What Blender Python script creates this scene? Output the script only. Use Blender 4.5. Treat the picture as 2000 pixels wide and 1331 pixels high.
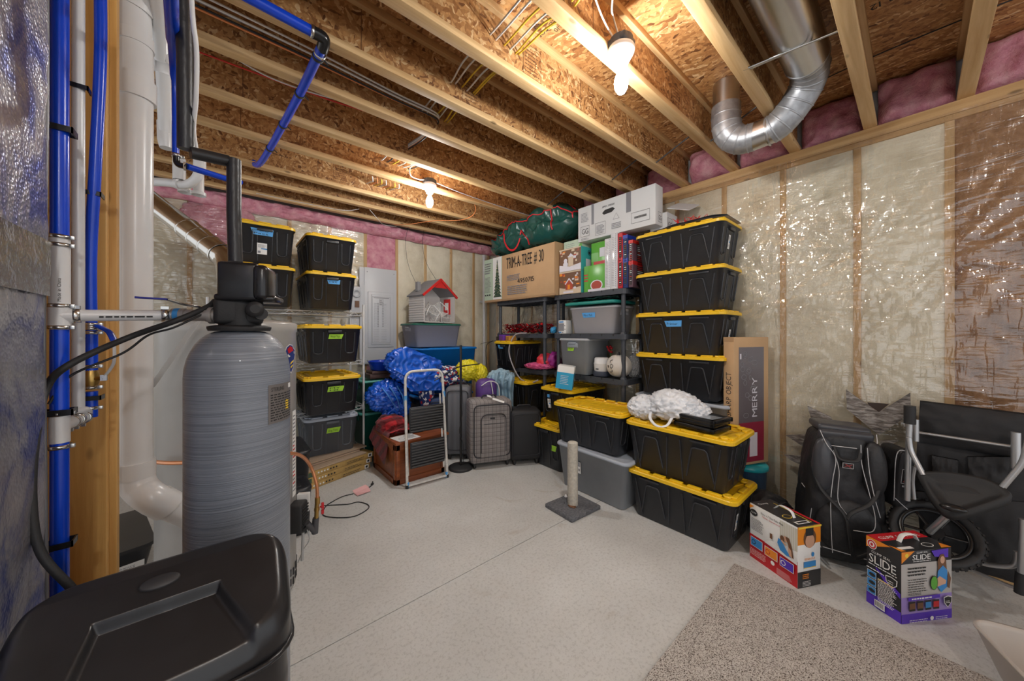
import bpy, bmesh, math, random
from mathutils import Vector, Matrix, Euler, noise
PI = math.pi
random.seed(7)
for _o in list(bpy.data.objects): bpy.data.objects.remove(_o)
SC = bpy.context.scene
COL = SC.collection
# ------------------------------------------------------------------ camera
H = 1.40; FPX = 667.0; CX = 1000.0; CY = 650.0
YAW = math.radians(40.2103)
cam = bpy.data.cameras.new('camera'); camo = bpy.data.objects.new('camera', cam); COL.objects.link(camo)
cam.sensor_width = 36; cam.lens = 36*FPX/2000; cam.shift_x = 0; cam.shift_y = -15.5/2000
cam.clip_start = 0.05; cam.clip_end = 60
camo.location = (0, 0, H); camo.rotation_euler = (PI/2, 0, -YAW)
SC.camera = camo
# ------------------------------------------------------------------ world, light, exposure
w = bpy.data.worlds.new('world'); SC.world = w; w.use_nodes = True
w.node_tree.nodes['Background'].inputs[0].default_value = (0.93, 0.96, 1.0, 1)
w.node_tree.nodes['Background'].inputs[1].default_value = 0.37
SC.view_settings.view_transform = 'Standard'; SC.view_settings.look = 'None'
SC.view_settings.exposure = 1.70; SC.view_settings.gamma = 1; SC.view_settings.use_curve_mapping = False
def lamp(name, loc, power, color, r):
    l = bpy.data.lights.new(name, 'POINT'); l.energy = power; l.color = color; l.shadow_soft_size = r
    o = bpy.data.objects.new(name, l); o.location = loc; COL.objects.link(o); return o
BULB1 = Vector((1.485, .93, 2.625)); BULB2 = Vector((1.48, 2.95, 2.63)); FILL_BULB = Vector((-.1, -1.55, 2.62))
lamp('bulb_light', BULB1, 70, (1, .985, .965), .04)
lamp('bulb_light', BULB2, 62, (1, .985, .965), .04)
lamp('bulb_light', FILL_BULB, 38, (1, .985, .965), .05)  # unseen fill lamp behind the camera, added to brighten the view
# ------------------------------------------------------------------ pixel -> point on a real plane
_F = Vector((math.sin(YAW), math.cos(YAW), 0)); _R = Vector((math.cos(YAW), -math.sin(YAW), 0))
def at(u, v, x=None, y=None, z=None, d=None):
    r = _F + _R*((u-CX)/FPX) + Vector((0, 0, (CY-v)/FPX))
    t = x/r.x if x is not None else y/r.y if y is not None else (z-H)/r.z if z is not None else d
    return r*t + Vector((0, 0, H))
# ------------------------------------------------------------------ materials
MATS = {}
def nt_new(name):
    m = bpy.data.materials.new(name); m.use_nodes = True; nt = m.node_tree
    b = nt.nodes['Principled BSDF']; return m, nt, b
def N(nt, t, **k):
    n = nt.nodes.new(t)
    for a, v in k.items():
        if isinstance(a, str) and hasattr(n, a): setattr(n, a, v)
    return n
def coords(nt, scale=(1, 1, 1), rot=(0, 0, 0), rnd=False):
    tc = N(nt, 'ShaderNodeTexCoord'); mp = N(nt, 'ShaderNodeMapping')
    mp.inputs['Scale'].default_value = scale; mp.inputs['Rotation'].default_value = rot
    src = tc.outputs['Object']
    if rnd:
        oi = N(nt, 'ShaderNodeObjectInfo'); ml = N(nt, 'ShaderNodeVectorMath', operation='MULTIPLY_ADD')
        cb = N(nt, 'ShaderNodeCombineXYZ')
        for i in range(3): nt.links.new(oi.outputs['Random'], cb.inputs[i])
        ml.inputs[1].default_value = (13, 7, 9)
        nt.links.new(cb.outputs[0], ml.inputs[0]); nt.links.new(src, ml.inputs[2]); src = ml.outputs[0]
    nt.links.new(src, mp.inputs[0]); return mp.outputs[0]
def noise_tex(nt, vec, scale, detail=4, rough=.55, dist=0):
    n = N(nt, 'ShaderNodeTexNoise'); n.inputs['Scale'].default_value = scale
    n.inputs['Detail'].default_value = detail; n.inputs['Roughness'].default_value = rough; n.inputs['Distortion'].default_value = dist
    nt.links.new(vec, n.inputs['Vector']); return n
def ramp(nt, fac, stops):
    r = N(nt, 'ShaderNodeValToRGB'); e = r.color_ramp.elements
    while len(e) < len(stops): e.new(.5)
    for i, (p, c) in enumerate(stops): e[i].position = p; e[i].color = (*c, 1) if len(c) == 3 else c
    nt.links.new(fac, r.inputs[0]); return r.outputs[0]
def bump(nt, b, h, strength, dist=.01):
    n = N(nt, 'ShaderNodeBump'); n.inputs['Strength'].default_value = strength; n.inputs['Distance'].default_value = dist
    nt.links.new(h, n.inputs['Height']); nt.links.new(n.outputs[0], b.inputs['Normal']); return n
def mixc(nt, fac, a, b, mode='MIX'):
    n = N(nt, 'ShaderNodeMix', data_type='RGBA', blend_type=mode)
    for s, v in ((0, fac), (6, a), (7, b)):
        if isinstance(v, (int, float)): n.inputs[s].default_value = v
        elif isinstance(v, tuple): n.inputs[s].default_value = (*v, 1)
        else: nt.links.new(v, n.inputs[s])
    return n.outputs[2]
def plain(name, col, rough=.5, metal=0, spec=.5, var=0, vs=8, bs=0, bd=.003, bscale=60, emit=0, alpha=1, sheen=0, coat=0):
    if name in MATS: return MATS[name]
    m, nt, b = nt_new(name)
    b.inputs['Base Color'].default_value = (*col, 1); b.inputs['Roughness'].default_value = rough
    b.inputs['Metallic'].default_value = metal; b.inputs['Specular IOR Level'].default_value = spec
    b.inputs['Sheen Weight'].default_value = sheen; b.inputs['Coat Weight'].default_value = coat
    v = None
    if var or bs: v = coords(nt)
    if var:
        n = noise_tex(nt, v, vs)
        c = ramp(nt, n.outputs[0], [(.3, tuple(max(0, x*(1-var)) for x in col)), (.7, tuple(min(1, x*(1+var)) for x in col))])
        nt.links.new(c, b.inputs['Base Color'])
    if bs: bump(nt, b, noise_tex(nt, v, bscale).outputs[0], bs, bd)
    if emit: b.inputs['Emission Color'].default_value = (*col, 1); b.inputs['Emission Strength'].default_value = emit
    MATS[name] = m; return m
def wood(name, axis, light, dark, rough=.6, knots=True, rnd=True):
    if name in MATS: return MATS[name]
    m, nt, b = nt_new(name); sc = [26, 26, 26]; sc[axis] = 1.3
    v = coords(nt, tuple(sc), rnd=rnd); n = noise_tex(nt, v, 1.0, 5, .6, .6)
    c = ramp(nt, n.outputs[0], [(.25, dark), (.5, tuple((a+d)/2 for a, d in zip(light, dark))), (.68, light)])
    if knots:
        s2 = [9, 9, 9]; s2[axis] = 3.5
        vo = N(nt, 'ShaderNodeTexVoronoi'); nt.links.new(coords(nt, tuple(s2), rnd=rnd), vo.inputs['Vector']); vo.inputs['Scale'].default_value = 1
        k = ramp(nt, vo.outputs['Distance'], [(.05, (.8, .8, .8)), (.11, (0, 0, 0))])
        c = mixc(nt, k, c, tuple(d*.35 for d in dark))
    nt.links.new(c, b.inputs['Base Color']); b.inputs['Roughness'].default_value = rough
    bump(nt, b, n.outputs[0], .25, .004); MATS[name] = m; return m
def osb(name, plane, dark=1.0, rnd=True, stretch=3.2):
    if name in MATS: return MATS[name]
    m, nt, b = nt_new(name); cols = []; hs = []
    for ang, s in (((.25, 62), (1.25, 72), (2.3, 54)) if plane == 'xz' else ((1.3, 52), (1.75, 60), (1.0, 46))):
        rot = (0, ang, 0) if plane == 'xz' else (0, 0, ang)
        sc = (s/stretch, s, s) if plane == 'xy' else (s/stretch, s, s)
        # rotate first, then stretch
        tc = coords(nt, (1, 1, 1), rot, rnd); mp = N(nt, 'ShaderNodeMapping'); mp.inputs['Scale'].default_value = (s/stretch, s, s)
        dn = noise_tex(nt, tc, 9, 2); ad = N(nt, 'ShaderNodeMix', data_type='RGBA', blend_type='LINEAR_LIGHT'); ad.inputs[0].default_value = .035
        nt.links.new(tc, ad.inputs[6]); nt.links.new(dn.outputs['Color'], ad.inputs[7]); nt.links.new(ad.outputs[2], mp.inputs[0])
        vo = N(nt, 'ShaderNodeTexVoronoi'); nt.links.new(mp.outputs[0], vo.inputs['Vector']); vo.inputs['Scale'].default_value = 1
        sp = N(nt, 'ShaderNodeSeparateColor'); nt.links.new(vo.outputs['Color'], sp.inputs[0])
        cols.append(sp); hs.append(vo)
    sel = N(nt, 'ShaderNodeTexVoronoi'); nt.links.new(coords(nt, (40, 40, 40), rnd=rnd), sel.inputs['Vector']); sel.inputs['Scale'].default_value = 1
    ss = N(nt, 'ShaderNodeSeparateColor'); nt.links.new(sel.outputs['Color'], ss.inputs[0])
    g1 = N(nt, 'ShaderNodeMath', operation='GREATER_THAN'); g1.inputs[1].default_value = .36; nt.links.new(ss.outputs[0], g1.inputs[0])
    g2 = N(nt, 'ShaderNodeMath', operation='GREATER_THAN'); g2.inputs[1].default_value = .70; nt.links.new(ss.outputs[0], g2.inputs[0])
    def mf(a, bb, f):
        n = N(nt, 'ShaderNodeMix', data_type='FLOAT'); nt.links.new(f, n.inputs[0]); nt.links.new(a, n.inputs[2]); nt.links.new(bb, n.inputs[3]); return n.outputs[0]
    val = mf(mf(cols[0].outputs[0], cols[1].outputs[0], g1.outputs[0]), cols[2].outputs[0], g2.outputs[0])
    d = dark
    c = ramp(nt, val, [(0, (.15*d, .055*d, .018*d)), (.10, (.33*d, .145*d, .048*d)), (.5, (.50*d, .25*d, .088*d)), (.85, (.62*d, .35*d, .14*d)), (1, (.80*d, .56*d, .30*d))])
    n2 = noise_tex(nt, coords(nt, (40, 40, 40)), 2, 4)
    c = mixc(nt, .35, c, ramp(nt, n2.outputs[0], [(.3, (.35, .3, .25)), (.7, (1, 1, 1))]), 'MULTIPLY')
    nt.links.new(c, b.inputs['Base Color']); b.inputs['Roughness'].default_value = .55
    bump(nt, b, val, .35, .004); MATS[name] = m; return m
def fluff(name, c1, c2, scale=5, bs=.5, c3=None, fine=45, wavy=0):
    if name in MATS: return MATS[name]
    m, nt, b = nt_new(name); v = coords(nt)
    n = noise_tex(nt, v, scale, 8, .62, wavy); st = [(.32, c2), (.66, c1)]
    if c3: st = [(.28, c2), (.5, c3), (.7, c1)]
    nt.links.new(ramp(nt, n.outputs[0], st), b.inputs['Base Color']); b.inputs['Roughness'].default_value = .95; b.inputs['Specular IOR Level'].default_value = .1
    f = noise_tex(nt, v, fine, 5, .7); bump(nt, b, f.outputs[0], bs, .012); MATS[name] = m; return m
def film(name, gloss=.55, milk=.05, bscale=7, bstr=.5, rough=.1):
    if name in MATS: return MATS[name]
    m, nt, b = nt_new(name); nt.nodes.remove(b); out = nt.nodes['Material Output']
    v = coords(nt, (2.2, 3, 17), (math.radians(-38), math.radians(12), 0)); nA = noise_tex(nt, v, bscale/7, 3, .5, .35)
    vB = coords(nt, (2.2, 16, 3), (math.radians(14), 0, math.radians(20))); nB = noise_tex(nt, vB, bscale/8, 3, .5, .3)
    def ridge(n):
        r1 = N(nt, 'ShaderNodeMath', operation='SUBTRACT'); r1.inputs[1].default_value = .5; nt.links.new(n.outputs[0], r1.inputs[0]); r2 = N(nt, 'ShaderNodeMath', operation='ABSOLUTE'); nt.links.new(r1.outputs[0], r2.inputs[0]); return r2.outputs[0]
    sm = N(nt, 'ShaderNodeMath', operation='ADD'); nt.links.new(ridge(nA), sm.inputs[0]); nt.links.new(ridge(nB), sm.inputs[1]); n1 = sm
    bp = N(nt, 'ShaderNodeBump'); bp.inputs['Strength'].default_value = bstr; bp.inputs['Distance'].default_value = .02; nt.links.new(n1.outputs[0], bp.inputs['Height'])
    tr = N(nt, 'ShaderNodeBsdfTransparent'); gl = N(nt, 'ShaderNodeBsdfGlossy'); gl.inputs['Roughness'].default_value = rough; gl.inputs['Color'].default_value = (1, 1, 1, 1)
    df = N(nt, 'ShaderNodeBsdfDiffuse'); df.inputs['Color'].default_value = (.85, .86, .88, 1)
    nt.links.new(bp.outputs[0], gl.inputs['Normal'])
    lw = N(nt, 'ShaderNodeLayerWeight'); lw.inputs['Blend'].default_value = .35; nt.links.new(bp.outputs[0], lw.inputs['Normal'])
    ma = N(nt, 'ShaderNodeMath', operation='MULTIPLY_ADD'); ma.inputs[1].default_value = gloss; ma.inputs[2].default_value = .092; nt.links.new(lw.outputs['Facing'], ma.inputs[0]); ma.use_clamp = True
    m1 = N(nt, 'ShaderNodeMixShader'); m1.inputs[0].default_value = milk; nt.links.new(tr.outputs[0], m1.inputs[1]); nt.links.new(df.outputs[0], m1.inputs[2])
    m2 = N(nt, 'ShaderNodeMixShader'); nt.links.new(ma.outputs[0], m2.inputs[0]); nt.links.new(m1.outputs[0], m2.inputs[1]); nt.links.new(gl.outputs[0], m2.inputs[2])
    nt.links.new(m2.outputs[0], out.inputs[0]); MATS[name] = m; return m
# ------------------------------------------------------------------ mesh builder
GLY = {}
def glyphs():
    chars = 'ABCDEFGHIJKLMNOPQRSTUVWXYZabcdefghijklmnopqrstuvwxyz0123456789#-.&!,$%/*+'
    obs = []
    for ch in chars:
        cu = bpy.data.curves.new('g', 'FONT'); cu.body = ch; cu.size = 1; cu.resolution_u = 2
        o = bpy.data.objects.new('g', cu); COL.objects.link(o); obs.append((ch, o, cu))
    dg = bpy.context.evaluated_depsgraph_get()
    for ch, o, cu in obs:
        me = bpy.data.meshes.new_from_object(o.evaluated_get(dg))
        vs = [(v.co.x, v.co.y) for v in me.vertices]; fs = [tuple(p.vertices) for p in me.polygons]
        x0 = min(v[0] for v in vs); x1 = max(v[0] for v in vs)
        GLY[ch] = ([(x-x0, y) for x, y in vs], fs, x1-x0); bpy.data.meshes.remove(me)
    for ch, o, cu in obs: bpy.data.objects.remove(o); bpy.data.curves.remove(cu)
glyphs()
def V(*a): return Vector(a)
class Fr:
    """a flat frame on a face: decals, drawn a hair proud of it"""
    def __init__(s, M, o, xd, yd, w=1, h=1):
        s.M = M; s.o = Vector(o); s.x = Vector(xd).normalized(); s.y = Vector(yd).normalized(); s.n = s.x.cross(s.y); s.k = 1; s.w = w; s.h = h
    def p(s, a, b, k=None): return s.o + s.x*a + s.y*b + s.n*(.0006*(s.k if k is None else k))
    def poly(s, pts, mi):
        s.M.add([s.p(a, b) for a, b in pts], [tuple(range(len(pts)))], mi); s.k += .6; return s
    def rect(s, x0, y0, x1, y1, mi): return s.poly([(x0, y0), (x1, y0), (x1, y1), (x0, y1)], mi)
    def rel(s, x0, y0, x1, y1, mi): return s.rect(x0*s.w, y0*s.h, x1*s.w, y1*s.h, mi)
    def disc(s, cx, cy, rx, ry, mi, n=20): return s.poly([(cx+rx*math.cos(2*PI*i/n), cy+ry*math.sin(2*PI*i/n)) for i in range(n)], mi)
    def ring(s, cx, cy, rx, ry, t, mi, n=20):
        v = []; f = []
        for i in range(n):
            c, q = math.cos(2*PI*i/n), math.sin(2*PI*i/n); v += [s.p(cx+rx*c, cy+ry*q), s.p(cx+(rx-t)*c, cy+(ry-t)*q)]
        for i in range(n): j = (i+1) % n; f.append((2*i+1, 2*i, 2*j, 2*j+1))
        s.M.add(v, f, mi); s.k += .6; return s
    def frame(s, x0, y0, x1, y1, t, mi):
        for q in ((x0, y0, x1, y0+t), (x0, y1-t, x1, y1), (x0, y0, x0+t, y1), (x1-t, y0, x1, y1)): s.M.add([s.p(a, b) for a, b in ((q[0], q[1]), (q[2], q[1]), (q[2], q[3]), (q[0], q[3]))], [(0, 1, 2, 3)], mi)
        s.k += .6; return s
    def text(s, t, x, y, h, mi, w=None, slant=0, bold=0, rot=0):
        tot = 0; items = []
        for ch in t:
            if ch == ' ' or ch not in GLY: tot += .36; continue
            items.append((ch, tot)); tot += GLY[ch][2]+.09
        tot = max(tot-.09, .01); sx = (w/tot) if w else h; sy = h/.73; cr, sr = math.cos(rot), math.sin(rot)
        for ch, ox in items:
            vs, fs, _ = GLY[ch]; pts = []
            for (a, b) in vs:
                px = (a+ox)*(sx if w else sy) + slant*b*sy; py = b*sy; pts.append(s.p(x+px*cr-py*sr, y+px*sr+py*cr))
            s.M.add(pts, fs, mi)
        s.k += .6; return s
    def lines(s, x0, y0, x1, y1, n, mi, fill=.5, seed=1, sl=0):
        r = random.Random(seed); dy = (y1-y0)/n
        for i in range(n):
            y = y1-(i+1)*dy; x = x0; end = x0+(x1-x0)*r.uniform(.7, 1)
            while x < end:
                wd = (x1-x0)*r.uniform(.05, .16); e = min(x+wd, end)
                s.M.add([s.p(x, y+sl*(x-x0)), s.p(e, y+sl*(e-x0)), s.p(e, y+dy*fill+sl*(e-x0)), s.p(x, y+dy*fill+sl*(x-x0))], [(0, 1, 2, 3)], mi); x = e+(x1-x0)*.025
        s.k += .6; return s
class M:
    def __init__(s): s.v = []; s.f = []; s.m = []; s.s = []
    def add(s, vs, fs, mi=0, smooth=False):
        o = len(s.v); s.v += [tuple(v) for v in vs]
        for f in fs: s.f.append(tuple(i+o for i in f)); s.m.append(mi); s.s.append(smooth)
        return s
    def box(s, c, d, mi=0, rot=None, bev=0, seg=2):
        hx, hy, hz = d[0]/2, d[1]/2, d[2]/2; c = Vector(c)
        R = rot if isinstance(rot, Matrix) else Euler(rot).to_matrix() if rot else Matrix.Identity(3)
        P = [Vector((x, y, z)) for x in (-hx, hx) for y in (-hy, hy) for z in (-hz, hz)]
        F = [(0, 1, 3, 2), (4, 6, 7, 5), (0, 4, 5, 1), (2, 3, 7, 6), (0, 2, 6, 4), (1, 5, 7, 3)]
        if bev <= 0: return s.add([R@p+c for p in P], F, mi)
        bm = bmesh.new(); vs = [bm.verts.new(p) for p in P]
        for f in F: bm.faces.new([vs[i] for i in f])
        bmesh.ops.bevel(bm, geom=bm.edges[:], offset=min(bev, hx*.98, hy*.98, hz*.98), segments=seg, affect='EDGES', profile=.5)
        bm.verts.index_update(); s.add([R@v.co+c for v in bm.verts], [tuple(v.index for v in f.verts) for f in bm.faces], mi, seg > 1); bm.free(); return s
    def bx(s, x0, x1, y0, y1, z0, z1, mi=0, bev=0): return s.box(((x0+x1)/2, (y0+y1)/2, (z0+z1)/2), (abs(x1-x0), abs(y1-y0), abs(z1-z0)), mi, None, bev)
    def tube(s, path, r, mi=0, n=12, closed=False, caps=True, flat=None):
        P = [Vector(p) for p in path]; k = len(P); rs = r if isinstance(r, (list, tuple)) else [r]*k
        T = []
        for i in range(k):
            a = P[(i-1) % k] if (closed or i > 0) else P[i]; b = P[(i+1) % k] if (closed or i < k-1) else P[i]
            t = (b-a); T.append(t.normalized() if t.length > 1e-9 else V(0, 0, 1))
        up = V(0, 0, 1) if abs(T[0].z) < .9 else V(1, 0, 0)
        nn = (up-T[0]*up.dot(T[0])).normalized(); vs = []
        for i in range(k):
            nn = (nn-T[i]*nn.dot(T[i]))
            nn = nn.normalized() if nn.length > 1e-6 else T[i].orthogonal().normalized()
            bb = T[i].cross(nn)
            for j in range(n):
                a = 2*PI*j/n; fl = flat if flat else 1
                vs.append(P[i]+nn*math.cos(a)*rs[i]*fl+bb*math.sin(a)*rs[i])
        fs = []
        for i in range(k if closed else k-1):
            for j in range(n):
                a = i*n+j; b = i*n+(j+1) % n; c = ((i+1) % k)*n+(j+1) % n; d = ((i+1) % k)*n+j; fs.append((a, b, c, d))
        s.add(vs, fs, mi, True)
        if caps and not closed:
            s.add(vs[:n], [tuple(range(n-1, -1, -1))], mi); s.add(vs[-n:], [tuple(range(n))], mi)
        return s
    def lathe(s, prof, c=(0, 0, 0), mi=0, n=32, axis=None, smooth=True, sharp=False):
        c = Vector(c); R = axis if axis else Matrix.Identity(3); vs = []; fs = []; k = len(prof)
        def ringpts(r, z): return [R@V(r*math.cos(2*PI*j/n), r*math.sin(2*PI*j/n), z)+c for j in range(n)]
        if sharp:
            for i in range(k-1):
                a = ringpts(*prof[i]); b = ringpts(*prof[i+1]); s.add(a+b, [(j, (j+1) % n, n+(j+1) % n, n+j) for j in range(n)], mi, smooth)
            return s
        for r, z in prof: vs += ringpts(r, z)
        for i in range(k-1):
            for j in range(n): fs.append((i*n+j, i*n+(j+1) % n, (i+1)*n+(j+1) % n, (i+1)*n+j))
        s.add(vs, fs, mi, smooth)
        if prof[0][0] > 1e-5: s.add(vs[:n], [tuple(range(n-1, -1, -1))], mi)
        if prof[-1][0] > 1e-5: s.add(vs[-n:], [tuple(range(n))], mi)
        return s
    def loft(s, loops, mi=0, cap0=True, cap1=True, smooth=True):
        n = len(loops[0]); vs = [p for l in loops for p in l]; fs = []
        for i in range(len(loops)-1):
            for j in range(n): fs.append((i*n+j, i*n+(j+1) % n, (i+1)*n+(j+1) % n, (i+1)*n+j))
        s.add(vs, fs, mi, smooth)
        if cap0: s.add(loops[0], [tuple(range(n-1, -1, -1))], mi)
        if cap1: s.add(loops[-1], [tuple(range(n))], mi)
        return s
    def prism(s, pts, o, xd, yd, t, mi=0):
        o = Vector(o); xd = Vector(xd).normalized(); yd = Vector(yd).normalized(); nn = xd.cross(yd); n = len(pts)
        a = [o+xd*p[0]+yd*p[1]-nn*t/2 for p in pts]; b = [q+nn*t for q in a]
        s.add(a, [tuple(range(n-1, -1, -1))], mi); s.add(b, [tuple(range(n))], mi)
        for i in range(n): j = (i+1) % n; s.add([a[i], a[j], b[j], b[i]], [(0, 1, 2, 3)], mi)
        return s
    def grid(s, fn, nu, nv, mi=0, smooth=True, wrap=False):
        vs = [fn(i/(nu if wrap else nu-1), j/(nv-1)) for j in range(nv) for i in range(nu)]; fs = []
        for j in range(nv-1):
            for i in range(nu if wrap else nu-1):
                i2 = (i+1) % nu; fs.append((j*nu+i, j*nu+i2, (j+1)*nu+i2, (j+1)*nu+i))
        return s.add(vs, fs, mi, smooth)
    def blob(s, c, d, amp=.15, fr=3, mi=0, seed=0, sub=4, sharp=False, flatz=None, rot=None):
        bm = bmesh.new(); bmesh.ops.create_icosphere(bm, subdivisions=sub, radius=1); off = V(seed*3.1, seed*1.7, seed*2.3)
        for v in bm.verts:
            p = v.co.copy(); q = p*fr+off
            h = noise.noise(q)+.5*noise.noise(q*2.1)+.25*noise.noise(q*4.3)
            if sharp: h = (1-2.2*abs(noise.noise(q*1.3)))*.6+.5*(1-2.5*abs(noise.noise(q*2.7+V(5, 5, 5))))
            p *= 1+amp*h
            if flatz is not None and p.z < flatz: p.z = flatz+.05*(p.z-flatz)
            v.co = V(p.x*d[0]/2, p.y*d[1]/2, p.z*d[2]/2)
        R = Euler(rot).to_matrix() if rot else Matrix.Identity(3); c = Vector(c); bm.verts.index_update()
        s.add([R@v.co+c for v in bm.verts], [tuple(v.index for v in f.verts) for f in bm.faces], mi, not sharp or True); bm.free(); return s
    def face(s, o, xd, yd, w=1, h=1): return Fr(s, o, xd, yd, w, h)
    def build(s, name, mats, parent=None, label=None, loc=None, rotz=0):
        me = bpy.data.meshes.new(name); me.from_pydata(s.v, [], s.f)
        if not isinstance(mats, (list, tuple)): mats = [mats]
        for m in mats: me.materials.append(m)
        me.polygons.foreach_set('material_index', s.m); me.polygons.foreach_set('use_smooth', s.s); me.update()
        o = bpy.data.objects.new(name, me); COL.objects.link(o)
        if parent: o.parent = parent
        if loc is not None: o.location = loc; o.rotation_euler = (0, 0, rotz)
        if label: o['label'] = label
        return o
def thing(name, label, cat, loc=(0, 0, 0), rotz=0, group=None):
    o = bpy.data.objects.new(name, None); o.empty_display_size = .05; COL.objects.link(o); o.location = loc; o.rotation_euler = (0, 0, rotz)
    o['label'] = label; o['category'] = cat
    if group: o['group'] = group
    return o
def tag(o, label, cat, group=None):
    o['label'] = label; o['category'] = cat
    if group: o['group'] = group
    return o
def struct(o): o['kind'] = 'structure'; return o
def dup(root, loc=None, rotz=None, label=None, group=None):
    r = root.copy(); COL.objects.link(r)
    if loc is not None: r.location = loc
    if rotz is not None: r.rotation_euler = (0, 0, rotz)
    if label: r['label'] = label
    if group: r['group'] = group
    for ch in list(root.children):
        c = ch.copy(); COL.objects.link(c); c.parent = r
        for g in list(ch.children):
            d = g.copy(); COL.objects.link(d); d.parent = c
    return r
def arc(pts, r, seg=6):
    """polyline with rounded corners"""
    P = [Vector(p) for p in pts]; out = [P[0]]
    for i in range(1, len(P)-1):
        a = (P[i-1]-P[i]); b = (P[i+1]-P[i]); rr = min(r, a.length*.45, b.length*.45); a.normalize(); b.normalize()
        p0 = P[i]+a*rr; p1 = P[i]+b*rr
        for k in range(seg+1): t = k/seg; out.append(p0*(1-t)**2+P[i]*2*t*(1-t)+p1*t*t)
    out.append(P[-1]); return out
def spline(pts, seg=8):
    P = [Vector(p) for p in pts]; P = [P[0]*2-P[1]]+P+[P[-1]*2-P[-2]]; out = []
    for i in range(1, len(P)-2):
        for k in range(seg):
            t = k/seg; a, b, c, d = P[i-1:i+3]
            out.append(.5*((2*b)+(c-a)*t+(2*a-5*b+4*c-d)*t*t+(3*b-a-3*c+d)*t**3))
    out.append(P[-2]); return out
def rrect(L, W, r, z, n=5, cx=0, cy=0):
    r = min(r, L/2*.98, W/2*.98); out = []
    for k, (sx, sy) in enumerate(((1, 1), (-1, 1), (-1, -1), (1, -1))):
        for i in range(n+1):
            a = PI/2*(k+i/n); out.append(V(cx+sx*(L/2-r)+r*math.cos(a), cy+sy*(W/2-r)+r*math.sin(a), z))
    return out
# common materials
m_black = plain('black_tote_plastic', (.022, .023, .027), .36, var=.25, vs=5, bs=.12, bscale=300)
m_yel = plain('yellow_lid_plastic', (.84, .52, .012), .38, var=.06)
m_white = plain('white_paint', (.74, .74, .73), .4)
m_pvc = plain('white_pvc', (.72, .72, .72), .28, var=.03)
m_gwhite = plain('label_paper', (.82, .82, .80), .6)
m_ink = plain('black_ink', (.02, .02, .02), .7)
m_inkgrey = plain('grey_ink', (.25, .25, .27), .7)
m_card = plain('cardboard', (.53, .34, .18), .8, var=.07, vs=4)
m_cardD = plain('cardboard_edge', (.40, .25, .13), .85)
m_tapeb = plain('blue_tape', (.10, .38, .78), .6)
m_tapeg = plain('green_tape', (.36, .66, .04), .6)
m_blu = plain('blue_pex', (.004, .06, .62), .25, var=.08)
m_steel = plain('bright_steel', (.62, .62, .60), .25, metal=1)
m_alu = plain('satin_tube_metal', (.55, .56, .57), .35, metal=.8)
m_blkmat = plain('black_rubber', (.018, .018, .019), .6, bs=.2, bscale=200)
m_blkgloss = plain('glossy_black_plastic', (.012, .012, .013), .25)
m_grytote = plain('grey_tote_plastic', (.23, .245, .265), .4, var=.05)
m_gryl = plain('light_grey_lid', (.40, .44, .50), .4)
m_red = plain('print_red', (.55, .012, .02), .45)
m_purp = plain('print_purple', (.09, .03, .48), .45)
m_lil = plain('print_lilac', (.33, .24, .60), .45)
m_or = plain('print_orange', (.82, .26, .015), .45)
m_prblk = plain('print_black', (.018, .018, .02), .4)
m_teal = plain('print_teal', (.05, .42, .45), .5)
m_grn = plain('print_green', (.10, .38, .04), .35)
m_skin = plain('print_skin', (.62, .36, .24), .5)
m_brn = plain('print_brown', (.16, .07, .03), .5)
m_pblue = plain('print_blue', (.04, .25, .60), .5)
m_yp = plain('print_yellow', (.85, .6, .05), .5)
m_gold = plain('brass', (.50, .32, .10), .35, metal=.9)
m_copper = plain('copper', (.70, .30, .14), .35, metal=.6)
# ================================================================== SETTING
WX = 3.34; BY = 4.55; CB = 2.785; SUB = 3.087
# floor: two slabs with a saw-cut joint between
def concrete():
    m, nt, b = nt_new('concrete_floor'); v = coords(nt)
    n = noise_tex(nt, v, 1.3, 6, .6); c = ramp(nt, n.outputs[0], [(.3, (.52, .52, .50)), (.7, (.66, .665, .65))])
    n2 = noise_tex(nt, v, 60, 3, .8); c = mixc(nt, .35, c, ramp(nt, n2.outputs[0], [(.36, (.45, .44, .42)), (.5, (1, 1, 1))]), 'MULTIPLY')
    st = noise_tex(nt, v, 3.1, 5, .6, 1); c = mixc(nt, ramp(nt, st.outputs[0], [(.62, (0, 0, 0)), (.78, (.55, .55, .55))]), c, (.36, .30, .22))
    nt.links.new(c, b.inputs['Base Color']); b.inputs['Roughness'].default_value = .55
    bump(nt, b, n2.outputs[0], .15, .002); return m
mc = concrete(); mb = M(); JY = 1.693
mb.bx(-4, 4.2, JY+.0025, 5.2, -.06, 0); mb.bx(-4, 4.2, -4, JY-.0025, -.06, 0); mb.bx(-4, 4.2, -4, 5.2, -.12, -.018)
struct(mb.build('floor', mc))
# subfloor
m_sub = osb('osb_subfloor', 'xy', 1.05, rnd=False, stretch=6)
mb = M(); mb.bx(-4, 3.235, -4, 5.2, SUB, SUB+.02); mb.bx(3.245, 4.2, -4, 5.2, SUB, SUB+.02)
fr = Fr(mb, (0, 0, SUB-.001), (0, 1, 0), (1, 0, 0))
def stamp(lines, x, y, h):
    f = Fr(mb, (x, y, SUB-.0006), (.0, 1, 0), (1, 0, 0)); f.n = V(0, 0, -1)
    for i, t in enumerate(lines): f.text(t, 0, -i*h*1.5, h, 1)
stamp(['PS 1-10', 'SIZED FOR', 'SPACING'], 1.4, 1.2, .03); stamp(['23-32 SPAN', '24 oc'], 2.75, .70, .03); stamp(['P3 8 12 4 S'], 2.55, -.02, .045); stamp(['NAIL HERE', 'PS 2-10'], 1.62, 2.1, .03)
struct(mb.build('ceiling', [m_sub, m_ink]))
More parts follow.
